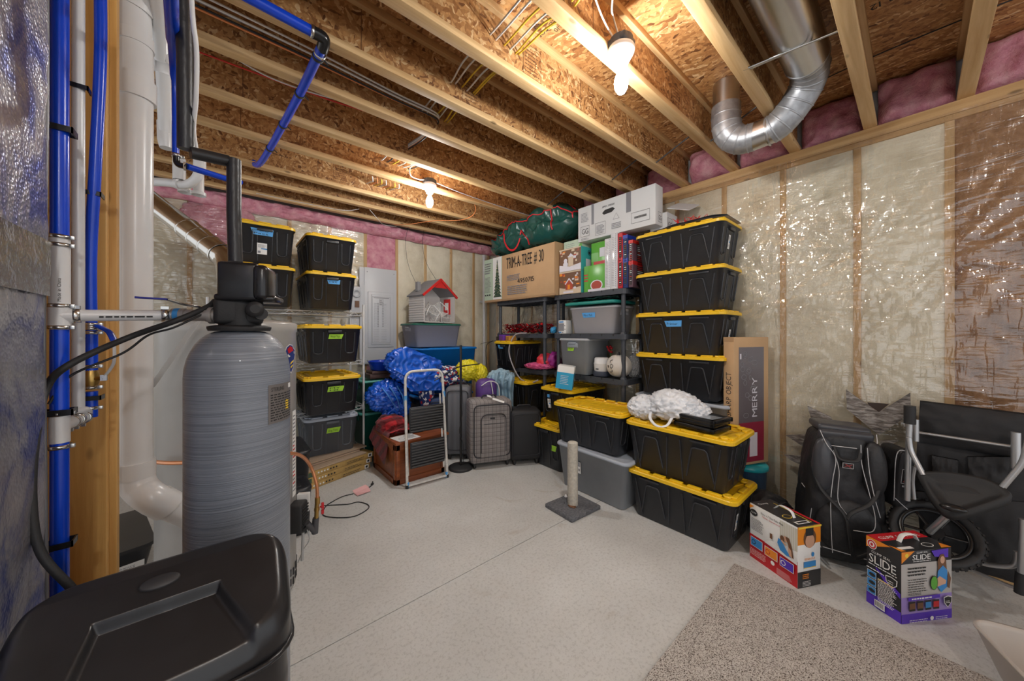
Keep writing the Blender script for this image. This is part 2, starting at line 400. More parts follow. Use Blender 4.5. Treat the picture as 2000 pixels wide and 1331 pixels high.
# joists
m_fl = wood('flange_wood', 0, (.72, .50, .26), (.50, .29, .11)); m_web = osb('osb_web', 'xz', .9)
JN = [4.31, 3.93, 3.57, 3.05, 2.65, 2.20, 1.83, 1.415, 1.005, .60, .20, -.19, -.6, -1.0, -1.41, -1.8, -2.2]
jl = ['wooden I-joist nearest the back wall, just above the pink strip', 'wooden I-joist second from the back wall', 'wooden I-joist third from the back wall, under which the blue ceiling pipe ends',
 'wooden I-joist fourth from the back wall, beside the far light bulb', 'wooden I-joist fifth from the back wall, on the near side of the far bulb', 'wooden I-joist sixth from the back wall, crossed by the blue ceiling pipe',
 'wooden I-joist seventh from the back wall, just beyond the blue pipe elbow', 'wooden I-joist with dark stamped patch, eighth from the back wall', 'wooden I-joist that carries the near light bulb',
 'wooden I-joist running over the bent metal duct', 'wooden I-joist beside the straight run of the round duct', 'wooden I-joist at upper right corner of the ceiling']
def joist(y, i):
    x0, x1 = -2.2, 3.40
    lab = jl[i] if i < len(jl) else 'wooden I-joist behind the viewpoint, near the added fill bulb' 
    t = thing('ceiling_joist', lab, 'joist', (0, y, CB), 0, 'I-joists under the floor above')
    a = M(); a.bx(x0, x1, -.032, .032, 0, .036, 0, .002); a.build('bottom_flange', m_fl, t)
    a = M(); a.bx(x0, x1, -.032, .032, .264, .3015, 0, .002); a.build('top_flange', m_fl, t)
    a = M(); a.bx(x0, x1, -.006, .006, .036, .264, 0)
    r = random.Random(i)
    f = Fr(a, (0, -.006, 0), (1, 0, 0), (0, 0, 1))
    for q in range(3):
        xx = -.6+q*1.35+r.uniform(0, .8)
        if r.random() < .6: f.frame(xx, .06, xx+.14, .24, .003, 1).lines(xx+.015, .08, xx+.13, .22, 7, 1, .28, i*7+q)
        else: f.lines(xx, .15, xx+.3, .162, 1, 1, .8, i+q)
        f.rect(xx+.5, .04, xx+.504, .262, 1)
    a.build('web', [m_web, m_brn], t)
for i, y in enumerate(JN[:12]): joist(y, i)
# ---- right wall
m_stud = wood('stud_wood', 2, (.66, .46, .24), (.46, .27, .11)); m_plate = wood('plate_wood', 1, (.64, .42, .20), (.43, .24, .09))
m_insc = fluff('cream_insulation', (.86, .80, .65), (.58, .51, .37), 3.5, .4, (.77, .71, .56)); m_insb = fluff('brown_insulation', (.52, .33, .19), (.17, .085, .035), 5.5, .8, (.36, .20, .10), 30, 1.5)
m_pink = fluff('pink_insulation', (.80, .47, .52), (.50, .15, .22), 11, .9, (.70, .32, .39), 40)
wr = bpy.data.objects.new('wall_right', None); COL.objects.link(wr); wr['kind'] = 'structure'
SY = [-1.76, -1.35, -.945, -.54, -.131, .262, .672, 1.083, 1.49, 1.90, 2.30, 2.71, 3.11, 3.52, 3.93, 4.33]
for y in SY:
    a = M(); a.bx(WX, WX+.089, y-.019, y+.019, .04, 2.675, 0, .002); a.build('stud', m_stud, wr)
a = M(); a.bx(WX, WX+.089, -2.2, BY, 2.713, 2.785, 0, .002); a.bx(WX, WX+.089, -2.2, BY, 2.676, 2.711, 0, .002); a.build('top_plate', m_plate, wr)
a = M(); a.bx(WX, WX+.089, -2.2, BY, 0, .038, 0, .002); a.build('bottom_plate', m_plate, wr)
def batt(a, o, xd, wdt, z0, z1, nrm, amp=.03, mi=0, seed=0, nu=18, nv=90, splits=(1.37,)):
    o = Vector(o); xd = Vector(xd); nrm = Vector(nrm)
    def fn(u, v):
        z = z0+(z1-z0)*v; e = min(u, 1-u)*2; e = 1-(1-e)**4; f = min(v, 1-v)*14; f = 1-(1-min(f, 1))**3
        h = amp*e*f+.006*(noise.noise(V(u*2, z*2.5, seed))+.5*noise.noise(V(u*5, z*6, seed+9)))
        for s in splits: h -= .012*math.exp(-((z-s-.02*noise.noise(V(u*3, seed, 0)))/.012)**2)
        return o+xd*(wdt*u)+V(0, 0, z)+nrm*(h-.012)
    a.grid(fn, nu, nv, mi)
for i in range(len(SY)-1):
    y0, y1 = SY[i]+.019, SY[i+1]-.019
    if y1 < -1.4: continue
    a = M(); batt(a, (WX, y1, 0), (0, -1, 0), y1-y0, .04, 2.675, (-1, 0, 0), .004, 0, i*3, 16, 80, (1.12+.06*(i % 2),))
    a.build('insulation_batt', m_insb if y1 < -.1 else m_insc, wr, label='brown insulation batt' if y1 < -.1 else None)
a = M(); a.bx(WX+.09, WX+.16, -2.2, BY+.2, 0, 3.1); a.build('foundation', plain('grey_foundation', (.35, .34, .33), .9), wr)
# creased clear film
folds = [(.72, 1.66, .50), (.25, 1.95, .42), (.30, 1.30, .40), (1.15, 1.95, .35), (.70, 2.28, .3), (-.13, 1.85, .4), (2.5, 2.1, .4), (3.5, 1.9, .4)]
def crease(y, z):
    h = 0
    for k, (fy, fz, rr) in enumerate(folds):
        dy, dz = y-fy, z-fz; d = math.hypot(dy, dz)+1e-4
        if d < rr*2.6:
            an = math.atan2(dz, dy); h += .0095*math.exp(-(d/rr)**2*.5)*min(1, d/.08)*(1-abs(2.2*noise.noise(V(an*5.5, k*7.3, d*.6))))**2
    h += .004*(1-abs(2*noise.noise(V((y*.9+z*.55)*9, (z*.8-y*.4)*2.2, 3)))) + .003*noise.noise(V(y*4, z*4, 1))
    return h
a = M()
def ff(u, v):
    y = 4.5-5.9*u; z = .03+2.69*v; return V(WX-.015-crease(y, z), y, z)
a.grid(ff, 420, 190)
a.build('plastic_sheet', film('clear_vapour_film', 1.25, .02, 7, .55, .055), wr)
# pink batts between joist ends on the right wall
for i in range(len(JN)-1):
    y1, y0 = JN[i]-.034, JN[i+1]+.034
    if y1 < -.9: break
    a = M(); n = 24
    def pf(u, v, y0=y0, y1=y1, i=i):
        y = y1+(y0-y1)*u; z = CB+.01+(.285)*v; e = 1-abs(2*u-1)**6; g = 1-abs(2*v-1)**5
        return V(3.40-(.13 if y > .62 else .06)*e*g-.05*noise.noise(V(y*5, z*7, i))-.03*noise.noise(V(y*14, z*14, i)), y, z)
    a.grid(pf, n, n); a.build('pink_insulation', m_pink, wr, label='pink insulation stuffed between joist ends')
# ---- back wall
wb = bpy.data.objects.new('wall_back', None); COL.objects.link(wb); wb['kind'] = 'structure'
SX = [-2.29, -1.88, -1.47, -1.07, -.66, -.25, .16, .57, .98, 1.39, 1.80, 2.22, 2.64, 3.05, 3.34]
for x in SX:
    a = M(); a.bx(x-.019, x+.019, BY, BY+.089, .04, 2.68, 0, .002); a.build('stud', m_stud, wb)
a = M(); a.bx(-2.4, WX+.05, BY, BY+.089, 2.68, 2.785); a.build('top_plate', wood('plate_wood_x', 0, (.64, .42, .20), (.43, .24, .09)), wb)
for i in range(len(SX)-1):
    x0, x1 = SX[i]+.019, SX[i+1]-.019; a = M()
    batt(a, (x0, BY, 0), (1, 0, 0), x1-x0, .04, 2.68, (0, -1, 0), .02, 0, 50+i*3, 14, 60, (1.0, ) if i % 2 else (1.9,))
    a.build('insulation_batt', m_pink if i in (9,) else m_insc, wb, label='pink batt above the breaker panel' if i == 9 else None)
a = M()
def pf(u, v):
    x = -1.6+4.95*u; a0 = 2*PI*v*.5+PI/2*0
    z = 2.665+.15*v+.02*noise.noise(V(x*5, 3, 0))*(1-v); b_ = math.sin(PI*v)**.5
    return V(x, BY-.02-.09*b_-.035*noise.noise(V(x*7, v*3, 0))-.02*noise.noise(V(x*22, v*6, 0)), z)
a.grid(pf, 420, 16); a.build('pink_insulation_strip', m_pink, wb, label='ragged pink insulation strip along the top of the wall')
a = M(); a.blob((-.02, BY-.005, 2.50), (.62, .06, .42), .25, 2.5, 0, 3, 5); a.build('pink_insulation', m_pink, wb, label='pink insulation patch under the joists at far left')
a = M(); folds[:] = [(x, z, r) for x, z, r in ((.75, 2.3, .4), (.2, 1.8, .4), (-.3, 2.1, .5), (1.2, 1.9, .3), (.98, 2.55, .5), (.45, 2.4, .35))]
a.grid(lambda u, v: V(-1.7+3.05*u, BY-.036-crease(-1.7+3.05*u, .03+2.63*v), .03+2.63*v), 230, 190)
a.build('plastic_sheet', film('clear_vapour_film_back', 1.3, .05, 9, .75, .06), wb)
a = M(); a.bx(-2.5, WX+.2, BY+.09, BY+.16, 0, 3.1); a.build('foundation', MATS['grey_foundation'], wb)
# grey conduit against back wall, in the corner
a = M(); a.tube([(3.19, 4.47, 2.64), (3.19, 4.47, .02)], .022, 0, 14); a.lathe([(.028, 0), (.028, .06)], (3.19, 4.47, 2.58), 0, 14); a.bx(3.12, 3.26, 4.485, 4.51, 1.88, 1.905)
tag(a.build('conduit', m_pvc), 'white vertical conduit pipe in the far corner, held by a strap', 'pipe')
# ---- left framing (short wall that ends beside the white drain pipe)
wl = bpy.data.objects.new('wall_left', None); COL.objects.link(wl); wl['kind'] = 'structure'
m_st2 = wood('stud_wood_near', 2, (.72, .43, .14), (.50, .25, .06), knots=True)
for (x0, x1, y0, y1) in ((-.373, -.284, 1.66, 1.698), (-.355, -.268, 1.70, 1.738), (-.435, -.346, 1.52, 1.558), (-.455, -.366, 1.40, 1.438)):
    a = M(); a.bx(x0, x1, y0, y1, .038, 2.75, 0, .002); a.build('stud', m_st2, wl)
a = M(); a.bx(-.46, -.262, 1.26, 1.75, 0, .038); a.build('bottom_plate', m_st2, wl)
a = M(); a.bx(-.46, -.262, 1.26, 1.75, 2.75, 2.785); a.build('top_plate', m_st2, wl)
a = M(); a.bx(-.47, -.465, 1.26, 1.75, .04, 2.75); a.build('sheathing', osb('osb_sheath', 'xz', 1, False), wl)
# ---- carpet remnant
def carpet():
    m, nt, b = nt_new('speckled_carpet'); v = coords(nt); n = noise_tex(nt, v, 210, 2, .7); n2 = noise_tex(nt, v, 14, 4)
    c = ramp(nt, n.outputs[0], [(.37, (.08, .06, .05)), (.42, (.34, .29, .25)), (.47, (.60, .55, .50)), (.6, (.78, .74, .69))])
    c = mixc(nt, .3, c, ramp(nt, n2.outputs[0], [(.3, (.6, .6, .6)), (.7, (1, 1, 1))]), 'MULTIPLY'); nt.links.new(c, b.inputs['Base Color']); b.inputs['Roughness'].default_value = 1
    b.inputs['Specular IOR Level'].default_value = .05; bump(nt, b, n.outputs[0], .9, .008); return m
a = M(); a.bx(-.1, 2.35, -2.6, .705, .0005, .013, 0, .004); tag(a.build('carpet_remnant', carpet()), 'speckled grey and brown carpet remnant lying on the concrete floor', 'rug')
# ================================================================== MECHANICAL CORNER
def clampring(a, c, r, mi, hgt=.012, axis=None, screw=(1, 0)):
    a.lathe([(r+.0005, -hgt/2), (r+.002, -hgt/2), (r+.002, hgt/2), (r+.0005, hgt/2)], c, mi, 24, axis)
    c = Vector(c); d = V(screw[0], screw[1], 0)*(r+.004)
    a.box(c+d, (.012, .008, hgt*1.05), mi, None, .001)
# foil covered duct
def foil():
    m, nt, b = nt_new('foil_bubble_wrap'); v = coords(nt); n = noise_tex(nt, v, 5, 5, .6, 1)
    c = ramp(nt, n.outputs[0], [(.35, (.10, .13, .40)), (.48, (.42, .42, .48)), (.6, (.60, .60, .62))])
    nt.links.new(c, b.inputs['Base Color']); b.inputs['Metallic'].default_value = .85; b.inputs['Roughness'].default_value = .33
    vo = N(nt, 'ShaderNodeTexVoronoi'); vo.inputs['Scale'].default_value = 130; nt.links.new(v, vo.inputs[0])
    bump(nt, b, vo.outputs['Distance'], .5, .003); n2 = noise_tex(nt, v, 9, 4)
    bn = N(nt, 'ShaderNodeBump'); bn.inputs['Strength'].default_value = .6; bn.inputs['Distance'].default_value = .02; nt.links.new(n2.outputs[0], bn.inputs['Height'])
    nt.links.new(bn.outputs[0], [x for x in nt.nodes if x.type == 'BUMP'][0].inputs['Normal']); return m
mf_ = foil(); t = thing('insulated_duct', 'foil bubble-wrapped square duct at the left edge of the photo', 'duct', (0, 0, 0))
def skin(a, x, y0, y1, z0, z1, seed, lift):
    def fn(u, v):
        y = y0+(y1-y0)*u; z = z0+(z1-z0)*v; return V(x+lift+.004*noise.noise(V(y*7, z*5, seed))+.002*noise.noise(V(y*25, z*20, seed)), y, z)
    a.grid(fn, 30, 90)
a = M(); a.bx(-.80, -.302, .2, 1.235, .05, 2.9, 0, .006); skin(a, -.302, .2, 1.235, 1.52, 2.9, 1, .006); a.build('duct_wrap_upper', mf_, t)
a = M(); skin(a, -.302, .2, 1.232, .05, 1.50, 5, .004); a.build('duct_wrap_lower', mf_, t)
a = M(); skin(a, -.302, .2, 1.236, 1.48, 1.60, 9, .010); a.build('foil_tape', plain('foil_tape_metal', (.55, .55, .57), .22, metal=.95, bs=.5, bd=.01, bscale=18), t)
a = M(); a.tube(spline([(-.30, 1.237, 2.9), (-.298, 1.24, 2.0), (-.302, 1.238, 1.4), (-.298, 1.236, .8), (-.3, 1.235, .05)]), .004, 0, 8); a.build('corner_tape', plain('dark_foil_edge', (.2, .2, .21), .4, metal=.6), t)
# main blue riser with tee to the softener
t = thing('water_line', 'blue water pipe nearest the foil duct, teed by a white pipe to the softener', 'pipe', (-.300, 1.327, 0))
R1 = .0150
def zv(v, d): return H+(CY-v)/FPX*d
D1 = .822
for (v0, v1) in ((-60, 468), (642, 808), (862, 1240)):
    a = M(); a.tube([(0, 0, zv(v0, D1)), (0, 0, zv(v1, D1))], R1, 0, 20); a.build('blue_tube', m_blu, t)
a = M(); a.tube([(0, 0, zv(462, D1)), (0, 0, zv(600, D1))], .0168, 0, 20); a.tube([(0, 0, zv(598, D1)), (0, 0, zv(644, D1))], .0185, 0, 20)
e = at(342, 616, d=.965)-V(-.300, 1.327, 0); c0 = V(0, 0, zv(617, D1)); a.tube([c0, c0+(e-c0)*.10], .0185, 0, 18); a.build('white_tee', m_pvc, t)
a = M(); a.tube([c0+(e-c0)*.08, e], .0145, 0, 18)
dn = (e-c0).normalized(); f = Fr(a, c0+(e-c0)*.3+V(.004, -.0150, -.006), dn, (0, 0, 1)); f.lines(0, 0, .12, .004, 1, 1, 1, 4); a.build('white_branch_pipe', [m_pvc, m_ink], t)
a = M(); axm = dn.to_track_quat('Z', 'Y').to_matrix()
for z in (zv(464, D1), zv(480, D1), zv(598, D1), zv(640, D1), zv(808, D1), zv(872, D1)): clampring(a, (0, 0, z), .0172, 0, .009, None, (.9, -.3))
for k in (.12, .90): a.lathe([(.0155, -.008), (.018, -.008), (.018, .008), (.0155, .008)], c0+(e-c0)*k, 0, 24, axm); a.box(c0+(e-c0)*k+V(0, -.004, .02), (.016, .01, .008), 0)
a.build('hose_clamp', m_steel, t)
a = M(); a.tube([(0, 0, zv(806, D1)), (0, 0, zv(864, D1))], .0165, 0, 20); p2 = at(165, 815, d=.93)-V(-.300, 1.327, 0)
pc = V(0, 0, zv(832, D1)); a.tube([pc, pc+(p2-pc)*.4], .0155, 0, 16); a.tube([pc+(p2-pc)*.35, p2], .0125, 0, 16); a.tube([p2, p2+V(0, 0, .02)], .0145, 0, 16); a.build('white_cross_tee', m_pvc, t)
a = M(); ax2 = (p2-pc).normalized().to_track_quat('Z', 'Y').to_matrix()
for k in (.42, .66, .95): a.lathe([(.0135, -.005), (.0165, -.005), (.0165, .005), (.0135, .005)], pc+(p2-pc)*k, 0, 20, ax2); a.box(pc+(p2-pc)*k-V(0, 0, .019), (.008, .008, .01), 0)
a.build('cross_clamp', m_steel, t)
for v in (255, 805, 1062):
    a = M(); z = zv(v, D1); a.bx(-.045, .024, -.019, -.016, z-.007, z+.007); a.bx(-.05, .024, .016, .0185, z-.007, z+.007); a.bx(.021, .024, -.019, .0185, z-.007, z+.007); a.build('pipe_bracket', m_blkgloss, t)
a = M(); f = Fr(a, (.004, -.0175, zv(590, D1)), (0, 0, 1), (-1, 0, 0)); f.n = V(0, -1, 0); f.text('Made in China', 0, -.002, .006, 0, .055); a.build('pipe_print', m_ink, t)
# thin white riser behind
a = M(); x, y = -.291, 1.421; a.tube([(0, 0, 2.76), (0, 0, zv(800, .897))], .0118, 0, 18); a.lathe([(.016, 0), (.02, .004), (.02, .01), (.012, .014)], (0, 0, zv(806, .897)), 0, 20)
t = thing('white_riser', 'slim white plastic riser between the two blue pipes', 'pipe', (x, y, 0)); a.build('tube', m_pvc, t)
a = M(); z = zv(172, .897); a.bx(-.03, .02, -.015, -.0125, z-.006, z+.006); a.bx(.017, .02, -.015, .014, z-.006, z+.006); a.build('pipe_bracket', m_blkgloss, t)
# second blue riser with brass valve
t = thing('water_line', 'second blue water pipe with a brass shut-off valve and blue handle', 'pipe', (0, 0, 0)); D2 = .945
pt = [at(196, -40, d=.93), at(196, 120, d=.935), at(186, 330, d=.94), at(177, 500, d=D2), at(178, 650, d=D2)]
a = M(); a.tube(spline(pt), .0122, 0, 18); a.build('blue_tube', m_blu, t)
X2 = lambda v, u=178: at(u, v, d=D2)
a = M(); a.tube([X2(652), X2(730)], .0128, 0, 18); a.tube([X2(765), X2(815)], .0128, 0, 18); a.build('blue_tube', m_blu, t)
a = M(); a.tube([X2(722), X2(728), X2(733), X2(741), X2(748), X2(752), X2(758)], [.0125, .0135, .0155, .016, .0155, .0135, .0125], 0, 20); a.tube([X2(740), X2(740, 205)], .006, 0, 12); a.build('brass_valve', m_gold, t)
a = M()
for v in (634, 642, 650, 716, 757, 797): clampring(a, X2(v), .0133, 0, .009, None, (.95, -.3))
a.lathe([(.0135, 0), (.0135, .02)], X2(645), 0, 20); a.box(X2(738, 203), (.012, .012, .016), 0); a.build('hose_clamp', m_steel, t)
a = M(); a.tube(spline([X2(737, 203), X2(722, 215), X2(705, 223), X2(672, 223), X2(660, 221)]), .0045, 0, 8, flat=.5); a.build('valve_lever', m_white, t)
a = M(); a.tube(spline([X2(668, 224), X2(650, 214), X2(643, 203), X2(637, 191)]), .0085, 0, 10, flat=.55); a.build('blue_handle', m_blu, t)
a = M()
for v in (380, 777): z = X2(v); a.bx(z.x-.03, z.x+.022, z.y-.021, z.y-.018, z.z-.006, z.z+.006); a.bx(z.x+.019, z.x+.022, z.y-.021, z.y+.018, z.z-.006, z.z+.006)
a.build('pipe_bracket', m_blkgloss, t)
# big white drain stack
t = thing('drain_stack', 'thick white drain pipe with couplings and an elbow behind the softener', 'pipe', (0, 0, 0)); DP = 1.243; RP = .0665
P = lambda u, v, d=DP: at(u, v, d=d)
a = M(); a.tube([P(266, 190), P(265, 908)], .0445, 0, 32); a.build('straight_pipe', m_pvc, t)
a = M(); a.tube([P(267, 158), P(266, 196)], .0525, 0, 32); a.tube([P(266, 158), P(262, 60), P(256, -50)], .047, 0, 32); a.tube([P(262, 92), P(261, 70)], .0525, 0, 32)
a.tube([P(262, 20), P(275, -40)], .050, 0, 32); a.build('coupling', m_pvc, t)
a = M(); el = spline([P(265, 905), P(265, 930), P(275, 955), P(300, 975), P(328, 988, 1.28)], 6); a.tube([P(265, 902), P(265, 932)], .0525, 0, 32); a.tube(el, .049, 0, 32); a.tube([P(305, 976, 1.26), P(330, 989, 1.29)], .0525, 0, 32); a.build('elbow', m_pvc, t)
a = M(); a.tube([P(320, 984, 1.28), P(400, 1022, 1.42)], .0445, 0, 32); a.build('sloping_pipe', m_pvc, t)
# smaller white vent
t = thing('vent_pipe', 'narrower white vent pipe with socket joint beside the thick drain pipe', 'pipe', (0, 0, 0)); DV = 1.47
a = M(); a.tube([at(309, -40, d=1.2), at(313, 110, d=1.38), at(318, 125, d=1.40), at(324, 265, d=DV)], .0235, 0, 24); a.build('straight_pipe', m_pvc, t)
a = M(); a.tube([at(315, 95, d=1.37), at(317, 118, d=1.40), at(318, 124, d=1.40), at(319, 145, d=1.41)], [.032, .032, .027, .026], 0, 24); a.build('socket', m_pvc, t)
a = M(); a.tube([at(323, 240, d=DV), at(324, 275, d=DV), at(325, 290, d=DV)], [.027, .027, .022], 0, 24); a.build('socket', m_pvc, t)
# blue line and black insulated line
t = thing('water_line', 'blue pipe running down beside the black foam insulated pipe to a branch', 'pipe', (0, 0, 0))
a = M(); a.tube(spline([at(333, -30, d=.80), at(338, 90, d=.98), at(342, 160, d=1.05), at(343, 300, d=1.05)]), [.0145]*8+[.0115]*8+[.0085]*9, 0, 16); a.build('blue_tube', m_blu, t)
a = M(); a.tube([at(364, 325, d=1.05), at(450, 352, d=1.20), at(470, 356, d=1.24)], .0095, 0, 16); a.build('blue_branch', m_blu, t)
a = M(); a.tube(arc([at(345, 303, d=1.05), at(345, 322, d=1.05), at(366, 326, d=1.05)], .02), .0085, 0, 14); a.build('black_elbow', m_blkgloss, t)
a = M(); clampring(a, at(344, 304, d=1.05), .009, 0, .009); a.box(at(361, 325, d=1.05), (.006, .020, .020), 0); a.build('hose_clamp', m_steel, t)
m_foam = plain('black_foam', (.02, .02, .022), .38, bs=.4, bd=.01, bscale=14)
t = thing('insulated_pipe', 'black foam insulated pipe that drops onto the softener valve head', 'pipe', (0, 0, 0))
a = M(); a.tube([at(357, -60, d=.93), at(362, 110, d=.95), at(363, 292, d=.97)], .0190, 0, 20); a.build('upper_sleeve', m_foam, t)
a = M(); a.tube([at(372, 298, d=.97), at(447, 315, d=1.04)], .0165, 0, 20); a.build('cross_sleeve', m_foam, t)
a = M(); a.tube([at(457, 312, d=1.045), at(457, 420, d=1.045), at(460, 512, d=1.045)], .0182, 0, 20); a.build('lower_sleeve', m_foam, t)
a = M(); pth = spline([at(372, -40, d=.9), at(377, 40, d=.9), at(384, 100, d=.92), at(383, 190, d=.95), at(378, 250, d=.98), at(383, 292, d=1.0)]); a.tube(pth, .0055, 0, 8)
tag(a.build('white_cable', m_white), 'white cable hanging along the black foam pipe', 'cable')
# white trap fittings near the back ceiling
t = thing('drain_trap', 'white drain fittings with open hub ends under the joists at far left', 'pipe', (0, 0, 0)); DT = 2.0
Q = lambda u, v, d=DT: at(u, v, d=d)
def hub(p, z0, z1, r, flare=0):
    a = M(); pr = [(r*.86, z0), (r, z0), (r, z1), (r*.86, z1)]
    if flare: pr = [(r*.8, z0+.02), (r+flare*.8, z0), (r+flare, z0), (r+flare, z0+.018), (r, z0+.022), (r, z1)]
    a.lathe(pr, (p.x, p.y, 0), 0, 24, sharp=True); return a.build('hub_fitting', m_pvc, t)
z_ = lambda v, d=DT: zv(v, d)
a = M(); a.tube(spline([Q(296, 355), Q(330, 357), Q(352, 361), Q(368, 360), Q(382, 350), Q(389, 335), Q(390, 318)]), .0235, 0, 20); a.build('trap_bend', m_pvc, t)
a = M(); a.tube([Q(346, 359), Q(352, 360)], .031, 0, 22); a.build('bend_collar', m_pvc, t)
hub(Q(350, 340), z_(352), z_(310), .029); hub(Q(390, 320), z_(332), z_(300), .029); hub(Q(388, 355, 2.12), z_(382, 2.12), z_(338, 2.12), .026, .010); hub(Q(362, 365, 2.12), z_(377, 2.12), z_(352, 2.12), .026, .010)
# softener
TX, TY = .04, 1.335
def resin():
    m, nt, b = nt_new('wound_fibreglass'); v = coords(nt, (1.2, 1.2, 230)); n = noise_tex(nt, v, 1.3, 4, .7, .3)
    v2 = coords(nt, (5, 5, 5)); n2 = noise_tex(nt, v2, .5, 3)
    c = ramp(nt, n.outputs[0], [(.3, (.12, .14, .17)), (.5, (.20, .225, .265)), (.72, (.32, .355, .41))]); nt.links.new(c, b.inputs['Base Color'])
    b.inputs['Roughness'].default_value = .32; b.inputs['Coat Weight'].default_value = .15; bump(nt, b, n.outputs[0], .4, .004); return m
t = thing('water_softener', 'tall blue-grey fibreglass softener tank with black valve head', 'water softener', (TX, TY, 0))
a = M(); r = .128; pr = [(.115, .0), (.125, .02), (r, .06), (r, 1.27)]
for i in range(1, 9): q = PI/2*i/8; pr.append((.045+(r-.045)*math.cos(q), 1.27+.135*math.sin(q)))
pr.append((.045, 1.425)); a.lathe(pr, (0, 0, 0), 0, 64); a.build('tank', resin(), t)
m_plq = plain('label_taupe', (.20, .185, .18), .45, metal=.3)
a = M()
def cyl(u, v, z0, z1, a0, a1, rr): an = a0+(a1-a0)*u; return V(rr*math.cos(an), rr*math.sin(an), z0+(z1-z0)*v)
A0, A1 = math.radians(-62), math.radians(-16); Z0, Z1 = 1.13, 1.245
a.grid(lambda u, v: cyl(u, v, Z0, Z1, A0, A1, r+.0012), 14, 2, 0)
rg = random.Random(3)
def strip(a0, a1, z0, z1, mi, k=1): a.grid(lambda u, v: cyl(u, v, z0, z1, a0, a1, r+.0014+.0004*k), 4, 2, mi)
for i in range(11):
    z = Z1-.032-i*.0075; x = .06
    while x < .95:
        wd = rg.uniform(.05, .14); strip(A0+(A1-A0)*x, A0+(A1-A0)*min(x+wd, .97), z, z+.0032, 1); x += wd+.03
strip(A0+(A1-A0)*.62, A0+(A1-A0)*.78, Z0+.03, Z0+.062, 2, 0)
strip(A0+(A1-A0)*.78, A0+(A1-A0)*.97, Z1-.018, Z1-.004, 3, 0)
# curved lettering STERLING
tot = 0; word = []
for ch in 'STERLING': word.append((ch, tot)); tot += GLY[ch][2]+.1
for ch, ox in word:
    vs, fs, _ = GLY[ch]; a.add([cyl((.08+.46*(vx+ox)/tot), 0, Z1-.020+vy*.017, 0, A0, A1, r+.002) for vx, vy in vs], fs, 1)
a.build('rating_label', [m_plq, m_ink, m_yp, m_gwhite], t, label='taupe rating label with dark print')
a = M(); a.lathe([(.075, 1.405), (.078, 1.412), (.078, 1.418), (.06, 1.422)], (0, 0, 0), 0, 32); a.lathe([(.052, 1.42), (.052, 1.50), (.045, 1.52)], (0, 0, 0), 0, 28)
a.bx(-.062, .055, -.05, .05, 1.425, 1.50, 0, .012); a.lathe([(.022, 0), (.022, .05), (.012, .055)], (.03, -.05, 1.468), 0, 18, Matrix.Rotation(PI/2, 3, 'X')); a.lathe([(.017, 0), (.017, .04)], (.045, -.05, 1.455), 0, 18, Matrix.Rotation(PI/2, 3, 'X')); a.build('valve_body', m_blkmat, t)
rz = Matrix.Rotation(math.radians(-18), 3, 'Z')
a = M(); a.box((.006, -.02, 1.550), (.098, .10, .112), 0, rz, .010, 3); a.box((.058, -.04, 1.548), (.040, .11, .106), 0, rz, .016, 3); a.box((.025, -.02, 1.502), (.15, .11, .02), 0, rz, .008); a.build('head_cover', m_blkgloss, t)
a = M(); q0 = at(338, 616, d=.965)-V(TX, TY, 0); q1 = V(-.05, -.02, zv(618, 1.04)); dq = (q1-q0)
a.tube([q0, q0+dq*.28], .0195, 0, 18); a.tube([q0+dq*.25, q0+dq*.75], .0165, 0, 18); a.tube([q0+dq*.72, q0+dq*1.02], .0185, 0, 18); a.lathe([(.024, 0), (.024, .01)], q0+dq*.80, 0, 20, dq.normalized().to_track_quat('Z', 'Y').to_matrix()); a.build('inlet_valve', plain('grey_valve_metal', (.36, .34, .32), .4, metal=.5), t)
a = M(); axq = dq.normalized().to_track_quat('Z', 'Y').to_matrix(); a.lathe([(.0200, 0), (.0200, .012)], q0+dq*.06, 0, 20, axq); a.build('blue_collar', m_pblue, t)
a = M(); h0 = at(390, 600, d=.98)-V(TX, TY, 0); h1 = at(326, 585, d=.90)-V(TX, TY, 0); h2 = at(263, 581, d=.86)-V(TX, TY, 0); a.tube([h0+V(0, 0, -.02), h0, h0*.5+h1*.5+V(0, 0, -.003), h1], .0035, 0, 8); a.build('valve_lever', m_steel, t)
a = M(); a.tube([h1, h2], .0045, 0, 10, flat=.6); a.build('lever_grip', plain('dark_blue_grip', (.01, .015, .25), .4), t)
a = M(); a.tube(spline([at(420, 588, d=1.02), at(405, 600, d=.99), at(340, 628, d=.93), at(250, 660, d=.9), at(137, 712, d=.80), at(90, 760, d=.78), at(68, 860, d=.72), at(62, 980, d=.70), at(80, 1080, d=.70), at(140, 1150, d=.72), at(150, 1170, d=.74)]), .0075, 0, 10)
tag(a.build('drain_hose', m_blkmat), 'thick black hose looping from the softener head down by the duct', 'hose')
a = M(); a.tube(spline([at(425, 600, d=1.01), at(400, 612, d=.98), at(340, 640, d=.93), at(290, 655, d=.92), at(240, 690, d=.9), at(137, 735, d=.83), at(95, 790, d=.8)]), .0028, 0, 8)
tag(a.build('thin_cable', m_blkmat), 'thin black cable slung just below the thick black hose', 'cable')
